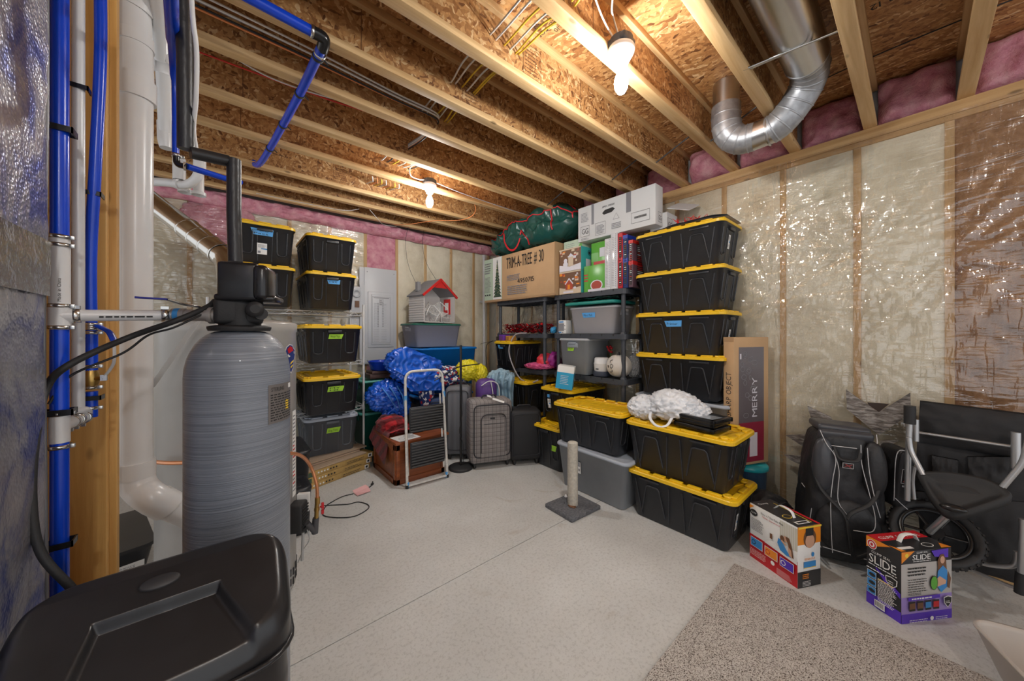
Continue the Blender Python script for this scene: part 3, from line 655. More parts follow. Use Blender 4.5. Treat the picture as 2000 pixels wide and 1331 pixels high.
# brine tank
m_brine = plain('brine_plastic', (.018, .018, .020), .30, var=.3, vs=6, bs=.15, bd=.004, bscale=14)
t = thing('brine_tank', 'black plastic brine tank with recessed lid in the near left corner', 'brine tank', (-.087, .955, 0), math.radians(-1.5))
a = M(); L, W = .405, .205
a.loft([rrect(L*.92, W*.90, .05, 0), rrect(L*.95, W*.93, .06, .04), rrect(L*.975, W*.96, .06, .55), rrect(L*.975, W*.96, .06, .62), rrect(L*.985, W*.97, .06, .63), rrect(L*.985, W*.97, .06, .66), rrect(L*.975, W*.96, .06, .67), rrect(L*.975, W*.96, .06, .735)], 0); a.build('tank_body', m_brine, t)
a = M()
def sst(x): x = max(0, min(1, x)); return x*x*(3-2*x)
def ztop(y):
    P = ((-.11, .782), (-.09, .800), (0, .866), (.03, .888), (.06, .906), (.085, .913), (.11, .910))
    for (a_, b_), (c_, d_) in zip(P, P[1:]):
        if y <= c_: q = max(0, (y-a_)/(c_-a_)); return b_+(d_-b_)*q
    return P[-1][1]
def lid(u, v):
    an = 2*PI*u; k = v; e = 4.2; c, s_ = math.cos(an), math.sin(an); rr = (abs(c)**e+abs(s_)**e)**(-1/e); hx, hy = .205, .105
    if k < .18: ex = 1.0+(.012 if k < .04 else 0)
    elif k < .40: q = (k-.18)/.22; ex = 1-.14*q**1.5
    else: ex = .86*(1-(k-.40)/.60)
    x, y = rr*c*hx*ex, rr*s_*hy*(1-(1-ex)*1.0); zt = ztop(y); ze = ztop(rr*s_*hy*.9)-.045
    z = .722+(ze-.722)*k/.18 if k < .18 else ze+(zt-ze)*math.sin((k-.18)/.22*PI/2) if k < .40 else zt
    w_ = sst((k-.10)/.25)
    xr = .078+.62*max(0, -y); xl = .090+.25*max(0, -y)
    t_ = max((x/xr if x > 0 else -x/xl), 1+(y-.004)/.05)
    z -= w_*.020*sst((1.07-t_)/.10)
    return V(x, y, z)
a.grid(lid, 240, 120, 0, wrap=True); a.build('tank_lid', m_brine, t)
a = M(); a.tube([p*1.0 for p in rrect(.412, .212, .07, .728)], .006, 0, 8, closed=True); a.build('lid_rim', m_brine, t)
a = M(); a.lathe([(.030, -.008), (.030, .002), (.027, .0035), (0, .0035)], (0, 0, 0), 0, 32); o = a.build('lid_emblem', plain('matt_black_disc', (.03, .03, .033), .5), t); o.location = (-.012, .036, .8935); o.scale = (1, .45, 1); o.rotation_euler = (math.radians(36), 0, 0)
# water heater
HX, HY, HR = .035, 2.28, .28
t = thing('water_heater', 'white cylindrical gas water heater standing behind the softener', 'water heater', (HX, HY, 0))
m_heat = plain('heater_enamel', (.43, .42, .40), .3, var=.04)
a = M(); a.lathe([(HR-.02, .02), (HR, .04), (HR, 1.40), (HR+.004, 1.405), (HR+.004, 1.445), (HR-.01, 1.455), (.10, 1.475), (.0, 1.475)], (0, 0, 0), 0, 72); a.build('jacket', m_heat, t)
for i in range(6):
    for k in range(2): a = M(); an = math.radians(-40+i*7); c = V(math.cos(an), math.sin(an), 0)*(HR+.001); a.box(c+V(0, 0, .07+k*.05+.01*(i % 2)), (.004, .012, .035), 0, Euler((0, 0, an)).to_matrix()); a.build('air_vent', m_blkmat, t)
def hc(u, v, z0, z1, a0, a1, k=1): an = a0+(a1-a0)*u; return V((HR+.001+.0005*k)*math.cos(an), (HR+.001+.0005*k)*math.sin(an), z0+(z1-z0)*v)
a = M(); A = [math.radians(q) for q in (-29, -18)]; a.grid(lambda u, v: hc(u, v, .52, .98, A[0], A[1]), 6, 2, 0)
r_ = random.Random(5); z = .96
while z > .55:
    a.grid(lambda u, v: hc(u, v, z-.012, z-.004, A[0]+.02, A[0]+.02+(A[1]-A[0]-.04)*r_.uniform(.5, 1), 2), 3, 2, 1 if r_.random() < .7 else 2); z -= .02
a.build('warning_label', [m_gwhite, m_inkgrey, m_red], t, label='long white warning label')
a = M(); cz, ca = 1.27, math.radians(-33)
def st(pts, mi, k): a.add([hc(0, 0, cz+y, 0, ca+x/HR, 0, k) for x, y in pts], [tuple(range(len(pts)))], mi)
o_ = [(-.045, .03), (-.035, .052), (-.01, .065), (.015, .06), (.03, .045), (.05, .035), (.05, .01), (.035, -.02), (.025, -.055), (.005, -.08), (-.008, -.07), (-.01, -.035), (-.03, -.01)]
st([(x*1.1, y*1.08) for x, y in o_], 0, 1); st(o_, 1, 2); st([(-.03, .045), (-.005, .058), (.015, .052), (.03, .035), (-.02, .02)], 2, 3); st([(-.03, .015), (.04, .03), (.042, .018), (-.02, 0)], 0, 3); st([(-.005, -.03), (.03, -.015), (.028, -.025), (-.004, -.04)], 3, 3); st([(-.003, -.05), (.024, -.038), (.022, -.046), (-.001, -.06)], 3, 3)
a.build('round_sticker', [m_white, plain('navy_print', (.02, .04, .20), .4), m_red, m_yp], t, label='blue, white and red shaped sticker')
# gas controls at lower right front
g = math.radians(-30); gd = V(math.cos(g), math.sin(g), 0)
a = M(); a.box(gd*(HR+.03)+V(0, 0, .42), (.07, .085, .15), 0, Euler((0, 0, g)).to_matrix(), .012)
for i in range(8): a.box(gd*(HR+.067)+V(0, 0, .36+i*.016), (.006, .07, .005), 0, Euler((0, 0, g)).to_matrix())
a.build('gas_control', m_blkmat, t)
a = M(); a.box(gd*(HR+.045)+V(.02, .05, .47), (.06, .03, .10), 0, Euler((0, 0, g)).to_matrix(), .004); a.build('control_label', m_gwhite, t)
W_ = lambda u, v, d=2.0: at(u, v, d=d)-V(HX, HY, 0)
GD = 1.86
a = M(); a.tube(spline([at(303, 903, d=1.46)-V(HX, HY, 0), at(340, 905, d=1.42)-V(HX, HY, 0), at(430, 900, d=1.42)-V(HX, HY, 0), at(520, 890, d=1.52)-V(HX, HY, 0), W_(565, 886, 1.65), W_(590, 892, 1.75), W_(607, 912, GD), W_(618, 945, GD), W_(620, 975, GD)]), .0085, 0, 12); a.build('copper_gas_line', m_copper, t)
a = M(); a.tube([W_(620, 972, GD), W_(620, 985, GD)], .013, 0, 8); a.tube([W_(619, 985, GD), W_(618, 1012, GD)], .011, 0, 12); a.lathe([(.014, 0), (.014, .016)], W_(619, 998, GD), 0, 6); a.build('brass_fitting', m_gold, t)
a = M(); a.tube([W_(625, 990, GD), W_(633, 993, GD)], .004, 0, 8); a.box(W_(630, 988, GD), (.012, .012, .03), 0); a.box(W_(630, 1000, GD), (.012, .012, .022), 0); a.build('red_valve_handle', m_red, t)
a = M(); a.tube([W_(617, 1012, GD), W_(616, 1022, GD), W_(615, 1042, GD)], .0165, 0, 8); a.tube([W_(615, 1040, GD), W_(600, 1022, 1.82)], .014, 0, 12); a.build('iron_elbow', plain('dark_iron', (.10, .10, .11), .5, metal=.5), t)
a = M(); a.tube([W_(592, 1040, 1.83), W_(590, 1095, 1.83)], .007, 0, 10); a.tube(spline([W_(600, 1035, 1.83), W_(604, 1055, 1.83), W_(592, 1075, 1.83), W_(582, 1100, 1.83)]), .0025, 0, 6); a.build('igniter_tube', m_alu, t)
# flue
t = thing('flue_pipe', 'shiny metal flue rising from the heater top to the upper left', 'pipe', (0, 0, 0)); m_flue = plain('flue_metal', (.60, .58, .54), .18, metal=1, bs=.08, bd=.004, bscale=5)
fa, fb = at(285, 385, d=1.95), at(432, 497, d=1.80); fd = (fb-fa)
a = M(); a.tube([fa, fa+fd*.58], .053, 0, 32); a.build('straight_duct', m_flue, t)
a = M(); a.tube([fa+fd*.57, fa+fd*.72, fa+fd*.86, fa+fd*1.0], .057, 0, 32); a.tube(spline([fb, at(446, 515, d=1.78), V(HX, HY-.12, 1.56), V(HX, HY-.1, 1.47)]), .055, 0, 28)
axf = fd.normalized().to_track_quat('Z', 'Y').to_matrix()
for k in (.58, .72, .86, .99): a.lathe([(.0575, -.006), (.060, 0), (.0575, .006)], fa+fd*k, 0, 32, axf)
a.build('adjustable_elbow', m_flue, t)
# white diagonal strap
a = M(); b0, b1, wv = at(386, 628, d=1.42), at(292, 762, d=1.32), V(.016, 0, .012); a.add([b0-wv, b0+wv, b1+wv, b1-wv], [(0, 1, 2, 3), (3, 2, 1, 0)], 0); a.add([b0-wv+V(0, .002, 0), b0+wv+V(0, .002, 0), b1+wv+V(0, .002, 0), b1-wv+V(0, .002, 0)], [(0, 1, 2, 3)], 0); tag(a.build('strap', m_white), 'white band slanting down behind the thick drain pipe', 'strap')
# ================================================================== STORAGE TOTES
TC = {}
KB, KT = .83, .945
def half(Hh, D, z): return D/2*(KB+(KT-KB)*z/(Hh-.04))
def tote_meshes(L, W, Hh, bm_, lm_, style, openlid=False):
    key = (L, W, Hh, bm_.name, lm_.name, style)
    if key in TC: return TC[key]
    a = M(); zt = Hh-.04
    a.loft([rrect(L*KB-.02, W*KB-.02, .03, 0), rrect(L*KB, W*KB, .035, .008), rrect(L*KT, W*KT, .045, zt), rrect(L*.985, W*.98, .05, zt+.002), rrect(L*.985, W*.98, .05, zt+.014)], 0)
    if style == 'ribbed':
        for s in (-1, 1):
            Y = lambda z: s*(half(Hh, W, z)-.001)
            for cx in (-.225, .225):
                wt, wb = L*.062, L*.115; z0, z1 = Hh*.16, Hh*.72
                p = arc([(cx*L-wb, Y(z0), z0), (cx*L-wt, Y(z1), z1), (cx*L+wt, Y(z1), z1), (cx*L+wb, Y(z0), z0)], .02, 4); a.tube(p, .0065, 0, 8, flat=1)
            for cx in (-.06, .06, -.40, .40):
                k = .85 if abs(cx) > .2 else 1.25
                a.tube([(cx*L*k, Y(.02), .02), (cx*L, Y(zt-.03), zt-.03)], .005, 0, 6)
            for cx in (-.25, .25): a.box((cx*L, s*(half(Hh, W, zt)-.0), zt-.018), (L*.2, .012, .014), 0, None, .002)
            X = lambda z: s*(half(Hh, L, z)-.001)
            for cy in (-.27, .27):
                z0 = Hh*.24; wv = W*.075
                p = arc([(X(zt-.03), cy*W-wv*1.15, zt-.03), (X(z0), cy*W-wv, z0), (X(z0), cy*W+wv, z0), (X(zt-.03), cy*W+wv*1.15, zt-.03)], .03, 5); a.tube(p, .0065, 0, 8)
            for cy in (-.12, .12): a.tube([(X(.03), cy*W*.9, .03), (X(zt-.04), cy*W, zt-.04)], .0035, 0, 6)
    elif style == 'smooth':
        for s in (-1, 1):
            X = lambda z: s*(half(Hh, L, z)-.001)
            a.box((X(zt-.05), 0, zt-.05), (.02, W*.35, .05), 0, None, .008)
    body = a
    b = M(); z = Hh-.032
    if style == 'ribbed':
        b.loft([rrect(L*.97, W*.97, .05, z-.004), rrect(L, W, .055, z-.004), rrect(L, W, .055, z+.016), rrect(L-.012, W-.012, .05, z+.022), rrect(L-.07, W-.07, .04, z+.022), rrect(L-.085, W-.085, .035, z+.012)], 0, smooth=False)
        r = random.Random(2); xs = [-.36, -.2, -.04, .12, .28]
        for s in (-1, 1):
            for x in xs: b.box(((x+.04)*L, s*(W/2-.032), z+.027), (L*.115, .030, .014), 0, None, .003)
            for y in (-.28, 0, .28): b.box((s*(L/2-.032), y*W, z+.027), (.030, W*.2, .014), 0, None, .003)
        for sx in (-1, 1):
            for sy in (-1, 1): b.lathe([(.028, .02), (.028, .033), (.02, .034), (.018, .028), (0, .028)], (sx*(L/2-.07), sy*(W/2-.07), z), 0, 18)
        for k in range(-4, 5): b.tube([(k*L*.085-.05, -W*.30, z+.013), (k*L*.085+.05, W*.30, z+.013)], .0045, 0, 5)
        b.loft([rrect(L*.70, W*.62, .03, z+.012), rrect(L*.68, W*.60, .03, z+.019), rrect(L*.64, W*.56, .03, z+.019), rrect(L*.63, W*.55, .03, z+.013)], 0, True, True, False)
    else:
        b.loft([rrect(L*.97, W*.97, .05, z-.006), rrect(L, W, .06, z-.006), rrect(L, W, .06, z+.008), rrect(L-.02, W-.02, .05, z+.018), rrect(L-.06, W-.06, .04, z+.018), rrect(L-.08, W-.08, .04, z+.010)], 0)
        b.box((0, 0, z+.012), (L*.5, W*.4, .006), 0, None, .002)
    c = M()
    c.box((L*.47, 0, zt-.025), (.03, W*.24, .026), 0, None, .004)
    c2 = M(); c2.box((-L*.47, 0, zt-.025), (.03, W*.24, .026), 0, None, .004)
    def me(mb, nm, mats):
        o = mb.build(nm, mats); d = o.data; bpy.data.objects.remove(o); return d
    TC[key] = (me(body, 'body', bm_), me(b, 'lid', lm_), me(c, 'handle', bm_), me(c2, 'handle', bm_)); return TC[key]
def child(nm, me, t, label=None):
    o = bpy.data.objects.new(nm, me); COL.objects.link(o); o.parent = t
    if label: o['label'] = label
    return o
def tote(label, loc, rotz, L=.72, W=.465, Hh=.36, bm_=None, lm_=None, style='ribbed', group=None, tapes=(), lid=True, nm='storage_tote', lidlab=None):
    bm_ = bm_ or m_black; lm_ = lm_ or m_yel
    t = thing(nm, label, 'storage bin', loc, rotz, group); ms = tote_meshes(L, W, Hh, bm_, lm_, style)
    bd = child('body', ms[0], t); child('handle', ms[2], bd); child('handle', ms[3], bd)
    if lid: child('lid', ms[1], t, lidlab)
    
    for tp in tapes:
        side, s, z, w_, h_, mt, txt = tp[:7]; a = M(); sl = (KT-KB)/(Hh-.04)
        if side == '+y': o = V(s, half(Hh, W, z)+.0035, z); xd = V(-1, 0, 0); yd = V(0, sl*W/2, 1)
        if side == '-y': o = V(s, -half(Hh, W, z)-.0035, z); xd = V(1, 0, 0); yd = V(0, -sl*W/2, 1)
        if side == '-x': o = V(-half(Hh, L, z)-.0035, s, z); xd = V(0, -1, 0); yd = V(-sl*L/2, 0, 1)
        if side == '+x': o = V(half(Hh, L, z)+.0035, s, z); xd = V(0, 1, 0); yd = V(sl*L/2, 0, 1)
        f = Fr(a, o-xd*w_/2, xd, yd, w_, h_)
        if mt == 'sticker':
            f.rect(0, 0, w_, h_, 0).rect(w_*.4, h_*.45, w_, h_*.55, 2).lines(w_*.1, h_*.6, w_*.9, h_*.92, 4, 1).rect(w_*.08, h_*.1, w_*.35, h_*.3, 1)
            a.build('sticker', [m_gwhite, m_inkgrey, m_pblue], bd, label='white product sticker'); continue
        k = h_*.35
        f.poly([(0, h_), (k if tp[7:] == ('l',) else 0, 0), (w_-k*.3, 0), (w_, h_)] if tp[7:] else [(k*.5, h_), (0, 0), (w_-k, 0), (w_, h_)], 0)
        if isinstance(txt, str): txt = [txt]
        for i, q in enumerate(txt):
            if q: f.text(q, w_*.14, h_*(.28 if len(txt) == 1 else .55-.42*i), h_*(.45 if len(txt) == 1 else .3), 1, w_*.62)
        a.build('tape_label', [mt, m_ink], bd, label='strip of masking tape' if mt is m_tapeb else 'strip of green tape')
    return t
GB = 'black totes with yellow lids'
Q90 = PI/2
# --- stack by the right wall (long side faces the room)
SXc, SYc = 3.085, 1.295
for z, lab, tp in ((1.925, 'black tote with yellow lid, topmost of the tall stack by the right wall', [('-x', .02, .14, .04, .11, 'sticker', '')]), (1.57, 'black tote with yellow lid, second from top of the tall stack by the right wall', []),
                   (1.215, 'black tote with blue tape, third from top of the tall stack by the right wall', [('+y', .02, .235, .145, .05, m_tapeb, 'Printer', 'l'), ('-x', 0, .12, .035, .09, 'sticker', '')]),
                   (.86, 'black tote with yellow lid, lowest yellow-lidded one of the tall stack', [])):
    tote(lab, (SXc, SYc, z), Q90, .74, .44, .36, group=GB, tapes=tp)
tote('grey tote with pale lid under the tall stack by the right wall', (SXc, SYc-.01, .43), Q90, .78, .44, .43, m_grytote, m_gryl, 'smooth')
tote('grey tote on the floor at the very bottom of the tall stack', (SXc, SYc, 0), Q90, .76, .44, .43, m_grytote, m_gryl, 'smooth')
# --- front pair
tote('large black tote with yellow lid carrying the plastic bag and black frames', (2.64, 1.105, .355), Q90, .755, .475, .37, group=GB)
tote('large black tote with yellow lid on the floor, below the tote with the plastic bag', (2.63, 1.085, 0), Q90, .755, .475, .36, group=GB, tapes=[('-x', .12, .13, .035, .11, 'sticker', '')])
# --- yellow lid on grey tote
tote('black tote with bare yellow lid set on a big grey tote by the scratching post', (2.61, 1.865, .395), Q90+.01, .74, .46, .36, group=GB)
t = tote('big plain grey tote with pale rim on the floor behind the scratching post', (2.60, 1.79, 0), Q90-.02, .76, .50, .405, m_grytote, m_gryl, 'smooth', tapes=[])
a = M(); f = Fr(a, (.17, half(.405, .5, .2)+.006, .17), (-1, 0, 0), (0, .07, 1)); f.rect(0, 0, .085, .10, 0); f.rect(.004, .06, .081, .098, 1)
for i in range(3): f.rect(.008+i*.026, .022, .026+i*.026, .042, 2)
f.lines(.008, .006, .06, .018, 1, 2); a.build('sticker', [m_gwhite, m_grytote, m_inkgrey], t, label='white sticker with three small squares')
# --- stack in front of the right shelf (short end faces the room)
tote('black tote with yellow lid under the blue and white box, before the shelf', (2.99, 2.475, .45), 0, .62, .465, .36, group=GB, tapes=[('-x', .10, .245, .05, .035, m_tapeb, ''), ('-x', .10, .13, .045, .10, 'sticker', '')])
tote('black tote with yellow lid on the floor left of the big grey tote', (2.86, 2.475, 0), 0, .70, .47, .45, group=GB, tapes=[('-x', -.12, .2, .08, .06, m_tapeg, '')])
# --- stack under the left shelf
tote('black tote with yellow lid behind the plaid suitcase, under the left shelf', (2.99, 3.18, .42), 0, .60, .49, .40, group=GB)
tote('black tote on the floor behind the black suitcase, mostly hidden', (2.99, 3.18, 0), 0, .60, .49, .42, group=GB)
# --- wire rack totes
def rk(lab, x, z, tp=(), y=3.99, **k): return tote(lab, (x, y, z), Q90, k.pop('L', .66), k.pop('W', .455), k.pop('Hh', .36), group=k.pop('group', GB), tapes=tp, **k)
rk('black tote with blue tape and white sticker at top left of the wire rack', .275, 1.99, [('-x', .02, .245, .16, .055, m_tapeb, ['XT GAMES', 'Pacs'], 'l'), ('-x', .02, .085, .07, .095, 'sticker', '')], y=3.93)
rk('black tote with green tape on the wire rack, right behind the valve head', .275, 1.63, [('-x', 0, .23, .13, .05, m_tapeg, 'Toys')], y=3.93)
rk('black tote with yellow lid and no tape, top right of the wire rack', .815, 1.99)
rk('black tote with small blue tape, second down at right of the wire rack', .815, 1.63, [('-x', -.01, .245, .12, .045, m_tapeb, 'cat', 'l')])
rk('black tote with yellow lid and green tape marked in pen, on the middle rack shelf', .80, 1.115, [('-x', -.01, .225, .13, .045, m_tapeg, 'Winter Toys')], y=3.83, W=.50, L=.66)
rk('black tote with yellow lid and slanted green tape, on the lower rack shelf', .80, .63, [('-x', -.02, .21, .15, .05, m_tapeg, ['MY', 'HIL'])], y=3.87, W=.50, L=.66)
rk('black tote whose yellow lid shows beside the heater on the lower rack shelf', .26, .63, y=3.86, W=.48)
t = rk('dark grey tote with thick grey rim and green tape, lowest on the wire rack', .83, .155, [('-x', -.01, .25, .13, .05, m_tapeg, 'Dog Toys')], y=4.02, W=.49, L=.60, Hh=.42, bm_=plain('charcoal_tote', (.10, .11, .125), .4), lm_=m_gryl, group=None)
tote('black tote partly hidden beside the water heater on the floor', (.36, 3.28, 0), Q90, .50, .34, .50, m_black, m_black, 'smooth')
tote('black lidded bin peeking out past the gas control of the heater', (.38, 2.86, 0), Q90, .30, .20, .34, m_black, m_black, 'smooth')
# dark clutter lying in the grey tote
# ------------------------------------------------------------------ wire rack
m_wire = plain('white_wire', (.66, .66, .66), .35, metal=.2)
t = thing('wire_rack', 'white wire shelving rack along the back wall, full of totes', 'rack', (0, 0, 0))
RX0, RX1, RY0, RY1 = -.10, 1.155, 3.845, 4.34
for x in (RX0, RX1):
    for y in (RY0, RY1): a = M(); a.tube([(x, y, .0), (x, y, 1.70)], .0125, 0, 12); a.build('post', m_wire, t)
for z in (.15, .615, 1.10, 1.615):
    a = M()
    for zz in (z, z-.035):
        a.tube([(RX0, RY0, zz), (RX1, RY0, zz), (RX1, RY1, zz), (RX0, RY1, zz)], .0048, 0, 6, closed=True)
    n = 26
    for s, y in ((0, RY0), (1, RY1)):
        zig = [(RX0+(RX1-RX0)*i/n, y, z-.035*(i % 2)) for i in range(n+1)]; a.tube(zig, .003, 0, 5)
    zig = [(RX1, RY0+(RY1-RY0)*i/12, z-.035*(i % 2)) for i in range(13)]; a.tube(zig, .002, 0, 5)
    for i in range(1, 40): x = RX0+(RX1-RX0)*i/40; a.tube([(x, RY0, z+.001), (x, RY1, z+.001)], .0018, 0, 4)
    for x in (RX0, RX1):
        for y in (RY0, RY1): a.lathe([(.0135, -.04), (.017, -.035), (.0135, .005)], (x, y, z), 0, 12)
    a.build('shelf', m_wire, t)
# ------------------------------------------------------------------ breaker panel
t = thing('breaker_panel', 'grey electrical breaker panel with two columns of breakers on the back wall', 'electrical panel', (1.555, 4.462, 1.62))
m_pan = plain('panel_grey', (.58, .60, .63), .4)
a = M(); a.bx(-.205, .205, 0, .012, -.61, .605, 0, .003); a.bx(-.165, .165, -.010, .002, -.41, .30, 0, .006); a.build('cover', m_pan, t)
a = M(); a.bx(-.125, .125, -.018, -.008, -.375, .265, 0, .010); f = Fr(a, (-.12, -.0185, -.36), (1, 0, 0), (0, 0, 1))
f.frame(.005, .005, .235, .60, .003, 1); f.rect(.02, .580, .22, .588, 1); f.frame(.095, .49, .145, .57, .003, 1).lines(.1, .5, .14, .565, 3, 1)
door = a.build('door', [m_pan, m_inkgrey], t)
for c in (-.062, .035):
    for i in range(15): a = M(); a.bx(c-.028, c+.030, -.0225, -.018, .155-i*.021-.008, .155-i*.021+.008, 0, .001); a.bx(c+(.012 if c < 0 else -.022), c+(.024 if c < 0 else -.010), -.0255, -.0220, .155-i*.021-.004, .155-i*.021+.004, 1); a.build('breaker', [m_pan, m_inkgrey], door)
    for i in range(8): a = M(); a.bx(c-.035, c+.03, -.0195, -.0185, -.185-i*.021-.001, -.185-i*.021+.001, 1); a.build('blank_slot', [m_pan, m_inkgrey], door)
a = M(); a.bx(-.26, -.205, .0, .03, -.62, .38, 0); a.bx(-.26, .18, .012, .028, -.62, .60, 0); a.build('back_box', m_pan, t)
a = M()
for x in (-.17, .17):
    for z in (-.57, .55): a.lathe([(.006, 0), (.004, .003), (0, .004)], (x, -.0, z), 0, 10, Matrix.Rotation(PI/2, 3, 'X'))
a.build('screw', m_inkgrey, t)
t = thing('meter_box', 'small grey timer box with round dial left of the breaker panel', 'electrical box', (1.25, 4.44, 1.75))
a = M(); a.bx(-.06, .05, .0, .09, -.12, .22, 0, .01); a.lathe([(.05, 0), (.05, .015), (.035, .02), (.035, .01), (0, .01)], (-.0, .0, .13), 0, 24, Matrix.Rotation(PI/2, 3, 'X')); a.build('housing', m_pan, t)
a = M(); a.bx(-.02, .03, -.012, 0, -.04, .04); a.build('terminal', m_brn, t); a = M(); a.bx(-.05, .05, -.03, .03, -.15, -.12, 0, .008); a.build('foot', m_blkmat, t)
t = thing('outlet', 'double power outlet left of the breaker panel, below the rack top', 'outlet', (1.24, 4.46, 1.53))
a = M(); a.bx(-.05, .05, 0, .05, -.07, .07, 0, .004); a.build('box', m_pan, t); a = M()
for z in (-.03, .03): a.bx(-.017, .017, -.004, 0, z-.014, z+.014, 0, .003); a.bx(-.008, -.005, -.0052, -.004, z-.005, z+.006, 1); a.bx(.005, .008, -.0052, -.004, z-.005, z+.006, 1)
a.build('sockets', [m_white, m_ink], t)
# ------------------------------------------------------------------ dollhouse on totes
tote('grey tote with dark green lid carrying the dollhouse', (2.13, 4.20, 1.215), 0, .70, .46, .315, plain('taupe_tote', (.36, .34, .36), .45), plain('dark_green_lid', (.02, .14, .10), .4), 'smooth')
m_bt = plain('bright_blue_tote', (.005, .19, .62), .4, var=.05)
tote('bright blue tote under the grey tote, by the back wall', (2.22, 4.10, .62), 0, .86, .52, .60, m_bt, m_bt, 'smooth')
tote('dark navy tote on the floor beneath the bright blue tote', (2.20, 4.10, 0), 0, .80, .50, .62, plain('navy_tote', (.01, .05, .13), .4), m_bt, 'smooth')
t = thing('dollhouse', 'toy house with red trimmed roof and open front on the green lidded tote', 'dollhouse', (2.13, 4.16, 1.528), math.radians(10))
m_clap = plain('clapboard', (.58, .55, .53), .6); m_cream = plain('cream_wall', (.80, .79, .77), .6); m_redp = plain('red_paint', (.62, .02, .02), .4); m_roof = plain('grey_shingle', (.26, .26, .27), .8, bs=.5, bscale=90)
w2, d2, hh = .25, .16, .36
a = M(); a.bx(w2-.012, w2, -d2, d2, 0, hh); a.build('side_wall', m_clap, t); a = M(); a.bx(-w2, -w2+.012, -d2, d2, 0, hh)
for i in range(12): a.box((-w2-.004, 0, .02+i*.03), (.006, 2*d2, .026), 0, (0, .12, 0))
a.build('side_wall', m_clap, t)
a = M(); a.prism([(-w2+.012, 0), (w2-.012, 0), (w2-.012, hh), (0, hh+.20), (-w2+.012, hh)], (0, d2-.006, 0), (1, 0, 0), (0, 0, 1), .012); a.build('back_wall', m_cream, t)
a = M(); a.bx(-w2, w2, -d2, d2, -.0, .012); a.build('floor_board', m_clap, t)
for s, nm in ((-1, 'roof_slope'), (1, 'roof_slope')):
    a = M(); an = math.atan2(.20, w2); ln = math.hypot(.20, w2)+.04; a.box((s*(w2/2+.012), 0, hh+.10-.006), (ln, 2*d2+.03, .012), 0, (0, s*an, 0)); a.build(nm, m_roof, t)
a = M()
for s in (-1, 1): an = math.atan2(.20, w2); ln = math.hypot(.20, w2)+.04; a.box((s*(w2/2+.012), -d2-.018, hh+.10-.010), (ln, .012, .030), 0, (0, s*an, 0))
a.prism([(-.10, hh+.09), (.10, hh+.09), (0, hh+.18)], (0, -d2-.012, 0), (1, 0, 0), (0, 0, 1), .008)
a.build('red_trim', m_redp, t)
a = M(); f = Fr(a, (-w2+.03, d2-.0125, .05), (1, 0, 0), (0, 0, 1)); f.n = V(0, -1, 0); f.k = 3
a.bx(w2-.022, w2-.012, -.08, .05, .12, .33, 0); a.bx(w2-.026, w2-.021, -.05, .02, .18, .28, 1); a.build('door', [m_redp, m_cream], t); a = M(); a.bx(-.17, -.06, d2-.020, d2-.012, .20, .36, 2); a.bx(-.155, -.075, d2-.023, d2-.019, .215, .345, 1)
a.build('window', [m_redp, m_cream, m_inkgrey], t)
a = M(); a.bx(-.22, -.17, .02, .07, hh+.05, hh+.17, 0); a.build('chimney', m_roof, t)
# toy furniture tumbled inside
t = thing('toy_rocking_chair', 'tangle of small white wicker toy rocking chairs inside the dollhouse', 'toy furniture', (2.13, 4.08, 1.542)); a = M(); r_ = random.Random(4)
for i in range(2):
    c = V(-.07+.15*i, 0, .10); R = Euler((.3*i, .5-.9*i, .4*i)).to_matrix()
    def G(x, y, z): return R@V(x, y, z)*1.0+c
    for k in range(8): a.tube([G(-.07+.02*k, .06, 0), G(-.07+.02*k, -.06, 0)], .003, 0, 4); a.tube([G(-.07, .06-.017*k, 0), G(.07, .06-.017*k, 0)], .003, 0, 4); a.tube([G(-.075, .06, .018*k), G(0, .078, .018*k), G(.075, .06, .018*k)], .003, 0, 4)
    for k in range(9): a.tube([G(-.07+.0175*k, .058, 0), G(-.07+.0175*k, .075, .14)], .003, 0, 4)
    for s in (-1, 1):
        a.tube(arc([G(s*.07, .06, .14), G(s*.08, -.06, .06), G(s*.075, -.06, -.06)], .03, 4), .005, 0, 6); a.tube([G(s*.07, .06, .14), G(s*.07, .06, -.06)], .005, 0, 6)
        a.tube(spline([G(s*.075, -.11, -.05), G(s*.075, -.04, -.075), G(s*.075, .05, -.075), G(s*.075, .11, -.045)], 4), .005, 0, 6)
a.build('frame', m_white, t)
# green totes left
m_gt = plain('green_tote', (.01, .12, .09), .4); m_gt2 = plain('pale_green_lid', (.10, .42, .36), .4)
tote('dark green tote with pale green lid between rack and blue bag', (1.40, 4.10, .52), 0, .50, .42, .36, m_gt, m_gt2, 'smooth')
tote('dark green tote on the floor below the pale lidded one, behind the plaid blanket', (1.42, 4.12, 0), 0, .55, .42, .52, m_gt, m_gt2, 'smooth')
a = M(); a.bx(-.19, .18, -.13, .13, 0, .055, 0, .006); a.bx(-.17, .10, -.14, .08, .055, .085, 0, .004)
tag(a.build('wooden_case', plain('walnut_case', (.10, .05, .04), .5), loc=(1.43, 4.03, .882)), 'dark brown flat wooden case lying on the pale green lid', 'case')
a = M(); a.lathe([(.10, 0), (.125, .01), (.145, .08), (.15, .095), (.158, .10), (.158, .108), (.147, .106), (.14, .09), (.118, .018), (0, .012)], (0, 0, 0), 0, 40)
tag(a.build('bowl', plain('royal_blue_plastic', (.006, .05, .52), .25), loc=(1.40, 3.98, .968)), 'royal blue plastic bowl on top of the dark wooden case', 'bowl')
